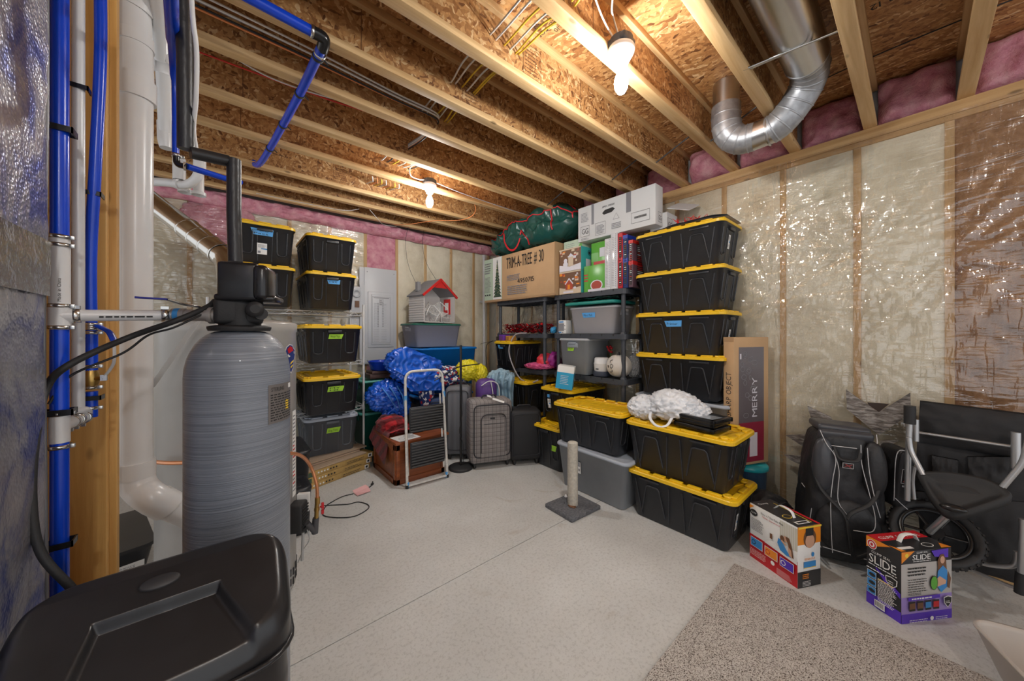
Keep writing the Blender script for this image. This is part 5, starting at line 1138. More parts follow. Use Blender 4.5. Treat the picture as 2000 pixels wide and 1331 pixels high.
a = M(); R = Euler((0, math.radians(-24), 0)).to_matrix(); a.box((.0, -.115, .245), (.24, .19, .006), 0, R@Euler((math.radians(20), 0, 0)).to_matrix()); R = R@Euler((math.radians(20), 0, 0)).to_matrix(); f = Fr(a, V(0, -.115, .245)+R@V(-.11, .09, -.004), R@V(1, 0, 0), R@V(0, -1, 0)); f.frame(.02, .02, .20, .16, .002, 1)
for i in range(12): f.rect(.07+i*.006, .07, .073+i*.006, .10, 1); f.k -= .6
a.build('flap', [MATS['white_corrugate'], m_ink], t)
a = M(); rg = random.Random(6)
for i in range(40):
    c = V(rg.uniform(-.09, .09), rg.uniform(-.14, .10), .02+rg.uniform(0, .05)); d = V(rg.uniform(-1, 1), rg.uniform(-1, 1), rg.uniform(.2, 1)).normalized()*.04; a.add([c-d*.4+V(0, .008, 0), c+d, c-d*.4-V(0, .008, 0)], [(0, 1, 2)], 0)
a.blob((0, -.02, .015), (.16, .26, .05), .3, 3, 0, 3, 4)
o = a.build('red_bow', m_redp); o.location = (3.10, 1.28, 2.318); tag(o, 'spiky red gift bow pile lying on the topmost tote', 'bow')
for i, (col, yy, z0, ln, lab) in enumerate((((.12, .15, .20), 1.18, 2.305, .50, 'dark slate folded sheet over the papers on the topmost tote'), ((.50, .47, .46), 1.25, 2.292, .66, 'pale curled cardboard sheet lying right on the topmost yellow lid'))):
    a = M(); a.grid(lambda u, v: V(-.17+.30*u, -ln/2+ln*v, .022*math.sin(PI*v)+.006*math.sin(9*v)), 8, 24); a.grid(lambda u, v: V(-.17+.30*u, ln/2-ln*v, -.004+.022*math.sin(PI*v)), 8, 24); o = a.build('paper_sheet', plain('sheet%d' % i if False else ('slate_paper', 'pale_card')[i], col, .6)); o.location = (3.10, yy, z0); tag(o, lab, 'paper')
# green bag
m_gbag = plain('dark_green_tarp', (.012, .075, .062), .25, bs=.4, bd=.015, bscale=14)
t = thing('storage_bag', 'dark green zipped tree bag with red piping on top of the tree carton', 'bag', (3.02, 3.17, 2.42)); a = M(); Lb = .78
def gb(u, v):
    y = (v-.5)*2*Lb; e = min(1, (1-abs(2*v-1)**7)); hgt = .14+.10*(1-v)+.03*noise.noise(V(v*6, 0, 2)); an = 2*PI*u; c, s_ = math.cos(an), math.sin(an)
    k = 3.0; rr = (abs(c)**k+abs(s_)**k)**(-1/k); cr = .045*(1-2*abs(noise.noise(V(u*7, v*9, 3))))+.02*(1-2*abs(noise.noise(V(u*15, v*19, 8))))+.03*noise.noise(V(c*2, v*5, s_*2))
    x = (.19*e+cr*e)*rr*c; z = hgt*e*rr*s_+cr*.8*e+hgt; return V(x, y, max(z, .004))
a.grid(gb, 90, 110, 0, wrap=True); a.build('body', m_gbag, t)
m_rp = plain('red_piping', (.62, .02, .03), .4)
a = M()
def S(u, v, k=1.03): p = gb(u, v); c = V(0, p.y, .17); return c+(p-c)*k
a.tube([S(.42, .03+.94*i/50) for i in range(51)], .007, 0, 6); a.tube([S(.50-.35*i/12, .03) for i in range(13)], .008, 0, 6); a.tube([S(.60-.45*i/12, .97) for i in range(13)], .007, 0, 6); a.tube([S(.25, .05+.9*i/40) for i in range(41)], .006, 0, 6); a.tube([S(.60-.2*i/8, .15+.02*i/8) for i in range(9)], .008, 0, 6); a.build('piping', m_rp, t)
ob_ = V(3.02, 3.17, 2.42); g_ = lambda u, v, x=2.79: at(u, v, x=x)-ob_
a = M(); a.tube(spline([g_(984, 457), g_(986, 474), g_(994, 487), g_(1004, 488), g_(1013, 474), g_(1018, 450)], 8), .013, 0, 8, flat=.3); a.build('handle', m_rp, t)
a = M(); a.tube(spline([g_(1018, 450), g_(1023, 458), g_(1030, 466), g_(1034, 478)], 8), .013, 0, 8, flat=.3); a.build('handle', m_rp, t)
a = M(); p = S(.30, .62, 1.02); q = S(.30, .48, 1.02); a.tube(spline([p, p*.5+q*.5+V(0, 0, .05), q], 8), .012, 0, 8, flat=.35); a.build('handle', m_rp, t)
# --- shelf contents: left unit
tote('black tote with yellow lid and blue tape on the corner shelf, below the garland', (3.01, 3.44, .952), 0, .54, .40, .34, group=GB, tapes=[('-x', .05, .24, .11, .045, m_tapeb, '', 'l')])
a = M(); rg = random.Random(12)
for i in range(1700):
    yy = rg.uniform(2.88, 3.66); c = V(3.02+rg.uniform(-.10, .12), yy, 1.40+rg.uniform(.0, .11)); d = V(rg.uniform(-1, 1), rg.uniform(-1, 1), rg.uniform(-1, 1)).normalized()*rg.uniform(.018, .034); n_ = d.orthogonal().normalized()*.008; a.add([c-d, c+n_, c+d, c-n_], [(0, 1, 2, 3)], rg.choice([0, 0, 0, 0, 1, 1, 2]))
o = a.build('garland', [plain('red_foil', (.50, .01, .02), .18, metal=.5), plain('maroon_foil', (.15, .005, .01), .3, metal=.4), plain('silver_foil', (.7, .65, .65), .2, metal=.8)]); o['kind'] = 'stuff'; tag(o, 'red and silver tinsel garland heaped on the corner shelf', 'garland')
t = thing('bottle_sprayer', 'small black camera like gadget poking out of the red garland', 'gadget', (2.98, 2.98, 1.387)); a = M(); a.lathe([(.025, 0), (.03, .02), (.022, .08), (.03, .09), (.03, .13), (.02, .14)], (0, 0, 0), 0, 16); a.build('body', m_blkmat, t)
t.name = 'gadget'
for nm, lab, col, y, z, d in (('purple_box', 'small purple box on the yellow lid, under the garland', (.16, .04, .38), 3.50, 1.297, (.10, .11, .075)), ('orange_box', 'small orange patterned box on the yellow lid by the purple box', (.60, .28, .04), 3.37, 1.297, (.10, .09, .06)), ('black_box', 'little black box at the left end of the yellow lid', (.02, .02, .02), 3.60, 1.297, (.08, .06, .05))):
    a = M(); a.bx(-d[0]/2, d[0]/2, -d[1]/2, d[1]/2, 0, d[2], 0, .003); f = Fr(a, (-d[0]/2, d[1]/2, 0), (0, -1, 0), (0, 0, 1)); f.lines(.01, .01, d[1]-.01, d[2]-.01, 3, 1, .5, 3); tag(a.build(nm, [plain(nm+'_print', col, .5), m_brn], loc=(2.83, y, z)), lab, 'box')
t = thing('pink_bag', 'bright pink and red backpack lying on the corner shelf', 'bag', (3.02, 2.95, .953)); a = M(); a.blob((0, -.03, .10), (.26, .22, .19), .15, 2, 0, 3, 4); a.build('pouch', plain('coral_red', (.75, .05, .07), .5), t)
a = M(); a.blob((-.06, .03, .04), (.26, .34, .07), .3, 2.6, 0, 5, 5, sharp=True); a.build('straps', plain('hot_pink', (.75, .12, .30), .5), t); a = M(); a.blob((.04, -.13, .11), (.2, .12, .2), .2, 2.3, 0, 8, 4); a.build('side_pocket', plain('magenta_nylon', (.30, .02, .22), .5), t)
a = M(); a.tube(spline([V(2.86, 3.10, 1.395), V(2.80, 3.25, 1.37), V(2.75, 3.31, 1.20), V(2.76, 3.27, 1.02), V(2.78, 3.14, .84), V(2.81, 2.98, .80), V(2.83, 2.87, .84)], 10), .009, 0, 10); tag(a.build('hose', plain('grey_vinyl_hose', (.36, .33, .34), .4)), 'grey vinyl hose curving down in front of the corner shelf', 'hose')
a = M(); a.blob((0, 0, .04), (.10, .07, .08), .2, 2, 0, 3, 4); tag(a.build('blue_ornament', plain('sky_blue_toy', (.05, .32, .62), .3), loc=(2.96, 2.74, 1.39)), 'small sky blue ornament between the two shelf units', 'ornament')
a = M(); a.tube(spline([V(2.76, 3.66, 1.29), V(2.74, 3.78, 1.22), V(2.75, 3.80, 1.0), V(2.8, 3.86, .82)], 8), .004, 0, 6); a.tube(spline([V(2.78, 3.62, 1.29), V(2.9, 4.0, 1.26), V(3.1, 4.44, 1.22)], 8), .003, 0, 6); tag(a.build('black_cable', m_blkmat), 'thin black cable hanging beside the corner shelf', 'cable')
# --- right unit
m_lg = plain('pale_grey_tote', (.46, .45, .475), .4)
t = tote('pale grey tote with blue tape under a lid stack on the shelf', (3.08, 2.17, 1.387), Q90, .60, .38, .30, m_lg, m_lg, 'smooth', tapes=[('+y', .03, .17, .17, .05, m_tapeb, 'Misc Fall', 'l')])
for i, (mm, lab) in enumerate(((m_teal, 'teal lid stacked on the pale grey tote'), (plain('crinkly_dark_wrap', (.05, .08, .07), .2, bs=.6, bd=.02, bscale=18), 'dark crinkled wrapper on top of the teal lid'))):
    a = M()
    if i == 0: a.loft([rrect(.40, .62, .05, 0), rrect(.42, .64, .05, .0), rrect(.42, .64, .05, .025), rrect(.36, .58, .05, .035)], 0)
    else: a.grid(lambda u, v: V(.38*(u-.5), .62*(v-.5), .02+.02*noise.noise(V(u*4, v*5, 0))+.012*(1-2*abs(noise.noise(V(u*7, v*9, 4))))), 40, 50)
    o = a.build(('spare_lid', 'wrapper')[i], mm if i else plain('teal_lid', (.02, .26, .22), .4)); o.location = (3.06, 2.18, 1.690+.034*i); tag(o, lab, ('lid', 'wrapper')[i])
F, fin, a = carton('toy_box', 'small white window box with black dots at the left of the shelf', 'box', .11, .135, .15, (2.97, 2.585, 1.387), 0, [m_gwhite, m_ink, m_pblue, m_inkgrey]); f = F['-x']; f.rect(.03, .035, .105, .115, 3); f.rect(.035, .125, .10, .14, 2).rect(.02, .01, .07, .022, 2)
for x, y in ((.012, .04), (.01, .07), (.122, .05), (.12, .09), (.012, .11), (.09, .015)): f.disc(x, y, .006, .006, 1, 10)
f.frame(.028, .033, .107, .117, .002, 1); fin()
tote('light blue-grey tote with green tape on the lower shelf tier', (3.07, 2.385, .952), 0, .43, .41, .40, plain('bluegrey_tote', (.28, .31, .345), .4), plain('pale_lid2', (.45, .47, .50), .4), 'smooth', tapes=[('-x', .02, .25, .10, .055, m_tapeg, 'NERF')])
F, fin, a = carton('tissue_box', 'blue and white cardboard box standing askew on the yellow lid', 'box', .17, .17, .235, (2.72, 2.37, .823), math.radians(35), [m_gwhite, plain('cyan_print', (.03, .36, .62), .4), m_p2], tilt=(math.radians(7), 0)); 
for k in ('-x', '-y'): f = F[k]; f.rel(0, 0, 1, .72, 1).lines(.04, .05, .13, .15, 6, 2, .3, 5)
F['-y'].poly([(.05, .10), (.09, .13), (.13, .11), (.09, .08)], 2).lines(.04, .04, .13, .07, 3, 0, .5, 2); fin()
t = thing('slow_cooker', 'small white stacked crock with dark base beside the pumpkin', 'pot', (2.99, 2.10, .953)); a = M(); a.lathe([(.08, 0), (.085, .01), (.085, .05)], (0, 0, 0), 0, 28); a.build('base', plain('slate_base', (.06, .07, .10), .5), t); a = M(); a.lathe([(.07, .05), (.075, .06), (.078, .125)], (0, 0, 0), 0, 28); a.box((-.075, 0, .075), (.01, .03, .01), 1); a.build('bowl', [m_white, m_ink], t); a = M(); a.lathe([(.08, .125), (.082, .13), (.075, .135), (.072, .18), (.06, .19), (0, .19)], (0, 0, 0), 0, 28); a.build('lid', m_white, t)
t = thing('white_pumpkin', 'white decorative pumpkin with a scrawled black letter on the lower shelf tier', 'pumpkin', (2.995, 1.90, .953)); a = M()
def pk(u, v, k=1): an = 2*PI*u; ph = PI*(v-.5); r = .125*math.cos(ph)*(1-.05*abs(math.sin(an*5)))*k; return V(r*math.cos(an), r*math.sin(an), .118+.118*math.sin(ph)*(1-.12*math.exp(-(math.cos(ph)*3)**2))*k)
a.grid(pk, 80, 30, 0, wrap=True); a.build('gourd', plain('ivory_craft', (.66, .62, .56), .5), t); a = M(); a.tube([(0, 0, .21), (0, .005, .235), (.01, .01, .25)], [.018, .012, .010], 0, 10); a.build('stem', m_blkmat, t)
a = M()
for pp in ([(.50, .68), (.46, .62), (.50, .38), (.44, .34)], [(.475, .52), (.49, .56), (.515, .52), (.49, .45), (.475, .50)], [(.44, .52), (.435, .46), (.425, .52)]): a.tube(spline([pk(x, y, 1.015) for x, y in pp], 6), .0028, 0, 6)
a.build('lettering', m_ink, t)
t = thing('flower_stem', 'red berry flower stem behind the pumpkin', 'flower', (3.12, 2.07, .953)); a = M(); a.tube(spline([(0, 0, 0), (0, .01, .15), (-.02, -.01, .27)]), .004, 0, 6); a.build('stem', m_grn, t); a = M(); rg = random.Random(2)
for i in range(14): a.blob((-.02+rg.uniform(-.03, .03), rg.uniform(-.03, .03), .27+rg.uniform(-.03, .05)), (.022, .022, .022), .1, 2, 0, i, 2)
a.build('berries', m_red, t)
a = M(); a.blob((0, 0, .10), (.14, .10, .22), .3, 3, 0, 6, 5, sharp=True); tag(a.build('film_bundle', film('crinkled_wrap', .6, .35, 30, .6, .15), loc=(3.20, 1.86, .953)), 'crinkled clear wrap bundle behind the white pumpkin', 'wrap')
# ================================================================== RIGHT SIDE
# leaning carton
t = thing('leaning_carton', 'tall flat brown carton printed CUT WITH SHARP OBJECT leaning by the totes', 'carton', (3.075, .845, .40), math.radians(-22))
a = M(); L, W, hh = .36, .085, .965
a.bx(-L/2, L/2, -W/2, W/2, 0, hh, 0, .003)
fx = Fr(a, (-L/2, W/2, 0), (0, -1, 0), (0, 0, 1)); f = Fr(a, (-L/2, W/2, 0), (0, 0, 1), (0, 1, 0)); f.n = V(-1, 0, 0)
f.text('DO NOT CUT WITH SHARP OBJECT', -.10, -.064, .044, 1, .80); fx.rect(.0, .93, .085, .965, 2)
g = Fr(a, (-L/2, -W/2, 0), (1, 0, 0), (0, 0, 1)); g.rect(.05, .02, .31, .89, 3).rect(.052, .02, .31, .32, 4).rect(.16, .06, .24, .24, 5).rect(.06, .80, .075, .84, 5)
h = Fr(a, (-L/2, -W/2, 0), (0, 0, 1), (-1, 0, 0)); h.n = V(0, -1, 0); h.k = 5; h.text('MERRY', .36, -.235, .055, 5, .30); rg = random.Random(3)
for i in range(18): x = rg.uniform(.08, .22); z = rg.uniform(.36, .84); g.ring(x, z, .01+.02*rg.random(), .02, .003, 6, 10); g.k -= .6
a.build('box', [m_card, m_ink, m_cardD, plain('smoky_print', (.13, .11, .12), .25), plain('berry_print', (.28, .02, .05), .3), m_p2, m_inkgrey], t)
# plastic bag + frames
t = thing('shopping_bag', 'white translucent plastic shopping bag slumped on the yellow lid', 'bag', (2.64, 1.22, .725)); m_wbag = plain('white_poly', (.82, .84, .87), .3, bs=.5, bd=.012, bscale=26, var=.1, vs=12)
a = M(); a.blob((.0, -.02, .115), (.30, .34, .21), .22, 2.5, 0, 12, 5, sharp=True); a.blob((-.04, .19, .075), (.26, .22, .17), .22, 2.6, 0, 17, 5, sharp=True); a.blob((.03, -.14, .08), (.24, .22, .15), .25, 3, 0, 19, 5, sharp=True); a.build('body', m_wbag, t)
a = M(); a.tube(spline([(-.12, .10, .07), (-.19, .07, .03), (-.225, .0, -.005), (-.20, -.06, .005), (-.13, -.07, .06)], 8), .011, 0, 8, flat=.4); a.build('handle', m_wbag, t)
for i, (dx, dy, rz, sz) in enumerate(((0, 0, 0, .0), (.012, .01, .05, 0), (-.01, -.012, -.04, .01))):
    t = thing('picture_frame', ['black picture frame at the bottom of the pile on the yellow lid', 'black picture frame in the middle of the pile of three', 'black picture frame with glass lying on top of the pile'][i], 'picture frame', (2.60+dx, .985+dy, .726+i*.032), math.radians(-10)+rz, 'black frames on the tote')
    a = M(); w_, l_ = .22, .29
    for (x0, x1, y0, y1) in ((-w_/2, -w_/2+.028, -l_/2, l_/2), (w_/2-.028, w_/2, -l_/2, l_/2), (-w_/2, w_/2, -l_/2, -l_/2+.028), (-w_/2, w_/2, l_/2-.028, l_/2)): a.bx(x0, x1, y0, y1, 0, .030, 0, .004)
    a.build('border', m_blkgloss, t); a = M(); a.bx(-w_/2+.02, w_/2-.02, -l_/2+.02, l_/2-.02, .006, .018); a.build('pane', plain('frame_glass', (.30, .33, .36), .12), t)
# scratching post
t = thing('scratching_post', 'sisal wrapped cat scratching post on a square grey carpet base', 'scratching post', (2.125, 1.765, 0), math.radians(-3))
m_sis = wood('sisal', 2, (.62, .57, .48), (.44, .39, .31), .95, knots=False)
a = M(); prof = []; 
for i in range(66): z = .03+i*.0075; prof += [(.0385, z), (.0415, z+.003), (.0385, z+.007)]
prof += [(.036, .528), (.02, .532), (0, .532)]; a.lathe(prof, (0, 0, 0), 0, 28); a.build('post', plain('sisal_rope', (.58, .54, .46), .95, var=.15, vs=60, bs=.6, bd=.004, bscale=140), t)
a = M(); a.bx(-.165, .165, -.145, .145, 0, .032, 0, .006); a.build('base', plain('grey_carpet', (.145, .148, .16), 1, var=.35, vs=60, bs=1, bd=.01, bscale=120), t)
a = M(); a.tube([(-.05, .03, .03), (-.047, .03, .09)], .002, 0, 5); a.lathe([(.0, 0), (.014, .006), (.0, .028)], (-.047, .03, .09), 1, 12); a.blob((-.03, -.02, .035), (.05, .07, .012), .3, 3, 2, 4, 3); a.build('toy', [m_inkgrey, m_white, m_brn], t)
# litter cartons
F, fin, a = carton('litter_carton', 'red and white pet litter carton with picture of a woman, left of two', 'carton', .163, .287, .335, (2.532, .508, .0), math.radians(0), [m_gwhite, m_red, m_prblk, m_or, m_ink, m_pblue, m_brn, m_skin, m_yp, m_purp, plain('print_window', (.62, .60, .50), .5), m_cream], .003)
f = F['-x']; f.rect(0, 0, .287, .145, 1)   # red lower part, slanting
f.poly([(0, .145), (.287, .115), (.287, .06), (0, .10)], 1); f.rect(.19, .20, .287, .325, 10)
for k in range(8): f.rect(.20+k*.010, .20, .202+k*.010, .325, 11); f.k -= .6
f.poly([(0, .30), (.03, .325), (.0, .325)], 3); f.disc(.028, .285, .025, .020, 4).text('CLUMP', .010, .28, .010, 0, .036)
f.text('Enjoy a 7 Day Odor Free', .075, .300, .012, 4, .135).text('Home, Guaranteed', .085, .284, .010, 1, .105); f.lines(.012, .18, .095, .255, 11, 4, .3, 4)
# woman hugging pet
f.poly([(.10, .145), (.287, .128), (.287, .165), (.12, .175)], 11); f.disc(.225, .235, .012, .016, 7).poly([(.228, .252), (.245, .25), (.262, .20), (.27, .15), (.25, .155), (.24, .21), (.225, .245)], 6).poly([(.185, .22), (.20, .215), (.235, .17), (.262, .15), (.23, .145), (.195, .155), (.178, .19)], 5).poly([(.238, .205), (.256, .19), (.262, .15), (.245, .155)], 7).disc(.207, .228, .012, .018, 6).poly([(.205, .222), (.232, .205), (.228, .198), (.20, .212)], 7)
f.disc(.155, .165, .028, .016, 0).disc(.168, .17, .010, .009, 11); f.rect(.135, .19, .15, .22, 6)
for i, (mm, m2) in enumerate(((5, 4), (3, 1), (9, 0))): x = .012+i*.092; f.frame(x, .080-.004*i, x+.078, .135-.006*i, .003, 0).rect(x+.003, .083-.004*i, x+.075, .132-.006*i, mm).ring(x+.02, .107-.005*i, .014, .014, .004, m2)
f.disc(.155, .055, .012, .012, 0).lines(.01, .03, .12, .07, 5, 0, .25, 6).lines(.18, .015, .27, .05, 5, 0, .25, 7)
f = F['-y']; f.rect(0, .235, .163, .335, 3).rect(0, 0, .163, .088, 2); f.disc(.085, .265, .045, .052, 6).disc(.085, .25, .032, .038, 7).rect(.055, .28, .11, .335, 4); f.disc(.105, .175, .010, .013, 5).text('GENEROUS', .045, .148, .012, 3, .075).text('FELINE', .045, .165, .010, 11, .04); f.rect(.04, .105, .125, .140, 5).rect(.04, .105, .125, .109, 8).lines(.03, .05, .08, .08, 3, 3, .5, 5).lines(.03, .01, .09, .04, 4, 0, .35, 6); f.rect(0, .325, .163, .335, 8)
f = F['top']; f.rect(0, 0, .163, .287, 2); f.disc(.055, .10, .028, .02, 8).disc(.055, .10, .024, .016, 2).rect(.03, .02, .12, .045, 0).rect(.04, .025, .11, .04, 2); f.rect(.145, .0, .163, .2, 1).rect(.125, .02, .13, .24, 8).text('Clump', .02, .24, .018, 0, .07)
a.tube(spline([(0, -.065, .336), (0, -.045, .365), (0, .015, .368), (0, .05, .336)], 6), .011, 0, 8, flat=.25)
o = fin(); o.rotation_euler = (0, 0, math.radians(-27)); o.location = (2.532, .508, 0)
F, fin, a = carton('litter_carton', 'black and purple pet litter carton printed SLIDE, right of two', 'carton', .295, .143, .345, (0, 0, 0), 0, [m_prblk, m_purp, m_lil, plain('print_greige', (.46, .44, .42), .5), m_or, m_gwhite, m_ink, m_pblue, m_brn, m_skin, m_yp, m_red, m_grn], .003)
f = F['-x']; w_ = .143; f.rect(0, 0, w_, .055, 1).poly([(.0, .055), (.0, .075), (w_*.5, .055)], 1); f.poly([(0, .345), (w_*.72, .345), (0, .288)], 4); f.disc(.025, .312, .021, .024, 5).disc(.025, .312, .018, .021, 11).disc(.025, .312, .012, .014, 5).disc(.025, .312, .006, .008, 11)
f.text('SLIDE', .014, .222, .044, 5, .112, slant=.0); f.text('CLUMP SEAL', .025, .272, .012, 5, .08); f.lines(.012, .21, .13, .216, 1, 5, .7, 2); f.poly([(.05, .205), (.143, .145), (.143, .12), (.08, .16), (.04, .205)], 1)
sh = [(-.024, .022), (0, .028), (.024, .022), (.022, -.005), (0, -.030), (-.022, -.005)]
f.poly([(.108+x, .175+y) for x, y in reversed(sh)], 5).poly([(.108+x*.86, .175+y*.86) for x, y in reversed(sh)], 6).lines(.094, .165, .122, .185, 2, 5, .4, 3)
f.lines(.005, .187, .09, .193, 1, 5, .8, 5)
for i in range(3): f.rect(.008, .142-i*.040, .047, .178-i*.040, 5).rect(.0095, .1435-i*.040, .0455, .1765-i*.040, 7).disc(.03, .16-i*.04, .014, .009, 6)
f.lines(.055, .045, .137, .165, 17, 5, .45, 7).rect(.056, .156, .12, .159, 10); f.rect(.042, .012, .085, .046, 5)
for i in range(9): f.rect(.045+i*.004, .018, .047+i*.004, .042, 6); f.k -= .6
f = F['-y']; f.rect(0, .055, .295, .285, 3).rect(0, .040, .295, .125, 2).rect(0, 0, .295, .045, 1); f.poly([(0, .345), (.075, .345), (.0, .29)], 4).disc(.030, .327, .010, .010, 10); f.text('SLIDE', .062, .302, .026, 5, .105).text('CLUMP SEAL', .085, .333, .008, 5, .065).lines(.065, .294, .18, .299, 1, 5, .6, 5); f.poly([(.17, .34), (.27, .345), (.27, .30), (.19, .31)], 1)
f.lines(.035, .228, .17, .275, 3, 6, .45, 8).lines(.035, .15, .165, .218, 6, 6, .3, 9).lines(.035, .135, .13, .148, 2, 6, .35, 3)
f.poly([(.205, .29), (.22, .318), (.24, .32), (.255, .29), (.26, .23), (.245, .20), (.21, .215)], 8).disc(.233, .292, .013, .018, 9).poly([(.205, .24), (.235, .265), (.26, .24), (.262, .16), (.225, .135), (.20, .17)], 7).poly([(.175, .185), (.215, .215), (.255, .19), (.25, .175), (.205, .165), (.17, .15)], 9).disc(.182, .185, .022, .035, 6).disc(.182, .185, .019, .032, 12).poly([(.262, .24), (.28, .20), (.272, .15), (.258, .16)], 8)
f.rect(.03, .112, .215, .128, 1).lines(.05, .116, .2, .124, 1, 5, .8, 4)
for i, mm in enumerate((8, 8, 7, 11)): f.rect(.035+i*.045, .062, .070+i*.045, .108, 6).rect(.036+i*.045, .072, .069+i*.045, .100, mm)
f.poly([(.255+x, .092+y) for x, y in reversed(sh)], 5).poly([(.255+x*.86, .092+y*.86) for x, y in reversed(sh)], 6).lines(.24, .085, .27, .10, 2, 5, .4, 4); f.disc(.16, .022, .010, .010, 5).lines(.03, .012, .14, .03, 2, 5, .3, 6).lines(.18, .015, .27, .032, 2, 5, .3, 8)
f = F['top']; f.rect(0, .085, .295, .143, 11).rect(0, 0, .295, .085, 0); f.text('CLUMP CONTROL', .03, .10, .02, 5, .24); f.rect(.02, .015, .10, .032, 5).disc(.20, .03, .030, .016, 5).disc(.20, .03, .026, .013, 6); f.poly([(.235, .0), (.295, 0), (.275, .035)], 4); f.poly([(0, 0), (0, .05), (.03, 0)], 4)
a.tube(spline([(-.055, .0, .346), (-.03, .0, .378), (.03, .0, .376), (.055, .0, .346)], 6), .011, 5, 8, flat=.25)
o = fin(); o.rotation_euler = (0, 0, math.radians(-32.5)); o.location = (2.483+.295/2*math.cos(math.radians(-32.5))-.143/2*math.sin(math.radians(-32.5)), .046+.295/2*math.sin(math.radians(-32.5))+.143/2*math.cos(math.radians(-32.5)), 0)
# barn wood star on the wall
m_barn = wood('weathered_barn_wood', 1, (.48, .45, .42), (.09, .08, .075), .9, knots=False)
def barnw():
    m, nt, b = nt_new('barn_wood'); v = coords(nt, (8, 8, 8), (.6, 0, 0)); n = noise_tex(nt, coords(nt, (40, 12, 60), (.55, 0, 0)), 1.2, 6, .7, .5)
    nt.links.new(ramp(nt, n.outputs[0], [(.36, (.07, .06, .055)), (.5, (.24, .215, .195)), (.62, (.46, .44, .42))]), b.inputs['Base Color']); b.inputs['Roughness'].default_value = .9; bump(nt, b, n.outputs[0], .6, .006); return m
mbw = barnw(); mbd = plain('dark_board', (.06, .045, .04), .9)
t = thing('wooden_star', 'weathered barn wood star wall piece leaning behind the backpack', 'wall decor', (0, 0, 0))
XS = 3.245
def pp(pts, x=XS, th=.018, mt=mbw, nm='star_board'):
    q = [at(u, v, x=x) for u, v in pts]; a = M(); n = len(q); b_ = [p+V(th, 0, 0) for p in q]
    a.add(q, [tuple(range(n))], 0); a.add(b_, [tuple(range(n-1, -1, -1))], 0)
    for i in range(n): j = (i+1) % n; a.add([q[i], b_[i], b_[j], q[j]], [(0, 1, 2, 3)], 0)
    return a.build(nm, mt, t)
pp([(1652, 762), (1654, 800), (1717, 851), (1716, 806)]); pp([(1716, 806), (1717, 851), (1779, 808), (1778, 768)]); pp([(1577, 794), (1589, 835), (1612, 848), (1628, 826), (1622, 815)]); pp([(1575, 842), (1590, 828), (1612, 848), (1574, 846)], XS+.012)
pp([(1535, 851), (1570, 874), (1605, 876), (1612, 848)]); pp([(1531, 889), (1545, 900), (1590, 920), (1600, 895)]); pp([(1720, 862), (1756, 861), (1725, 878), (1715, 880)], XS); pp([(1740, 902), (1775, 901), (1772, 935), (1748, 928)])
pp([(1694, 787), (1736, 790), (1716, 806), (1700, 797)], XS+.02, .018, mbd, 'backing_board'); pp([(1570, 915), (1640, 860), (1740, 880), (1745, 980), (1570, 985)], XS+.035, .018, mbd, 'backing_board')
# backpack
m_nyl = plain('black_nylon', (.016, .016, .018), .5, bs=.35, bd=.008, bscale=26); m_lea = plain('grey_black_vinyl', (.05, .052, .06), .35, bs=.2, bd=.01, bscale=12); m_pip = plain('silver_piping', (.55, .55, .56), .4)
t = thing('backpack', 'large black hockey style backpack with silver piping, upright on the floor', 'backpack', (2.95, .315, 0), math.radians(-66)); t.scale = (.84, .9, .97)
# local: -y faces the viewer, x to the right
a = M()
def bp(u, v, k=1.0):
    an = 2*PI*u; c, s_ = math.cos(an), math.sin(an); z = .03+.80*v; wx = .235-.075*max(0, v-.55)/.45*1.3+.012*math.sin(v*9); wy = .155-.05*max(0, v-.6); e = 3.2
    rr = (abs(c)**e+abs(s_)**e)**(-1/e); cap = (1-max(0, (v-.93)/.07)**2*.35)*(1-max(0, (.06-v)/.06)**2*.2)
    n = .012*noise.noise(V(c*3, s_*3, v*6))+.006*(1-2*abs(noise.noise(V(c*5, s_*5, v*9)))); return V((wx*rr*cap+n)*c*k, (wy*rr*cap+n)*s_*k, z)
a.grid(bp, 90, 60, 0, wrap=True); a.add([bp(i/90, 1) for i in range(90)], [tuple(range(90))], 0); a.build('main_body', m_nyl, t)
a = M(); a.box((0, .0, .835), (.30, .20, .05), 0, (0, .04, 0), .022, 3); a.box((0, -.10, .785), (.30, .05, .10), 0, (.3, 0, 0), .02, 3); a.build('top_flap', m_lea, t)
for s in (-1, 1):
    a = M(); a.blob((s*.135, -.150, .62), (.13, .10, .34), .06, 1.5, 0, 3+s, 4); a.build('side_pouch', m_lea if s < 0 else m_nyl, t)
a = M(); a.box((.30, .0, .57), (.10, .20, .36), 0, (0, .12, .2), .04, 3); a.build('outer_pocket', m_nyl, t)
a = M(); a.blob((.0, -.15, .25), (.36, .12, .34), .06, 1.5, 0, 9, 4); a.build('lower_pocket', m_nyl, t)
a = M()
def pipe(pts, r=.0026): a.tube(spline([V(*p) for p in pts], 6), r, 0, 5)
pipe([(-.15, -.14, .83), (-.13, -.19, .76), (-.085, -.205, .68), (-.10, -.205, .55), (-.11, -.20, .40), (-.11, -.215, .20), (-.10, -.20, .10)]); pipe([(-.085, -.17, .72), (-.06, -.185, .60), (-.065, -.185, .42), (-.02, -.215, .34)])
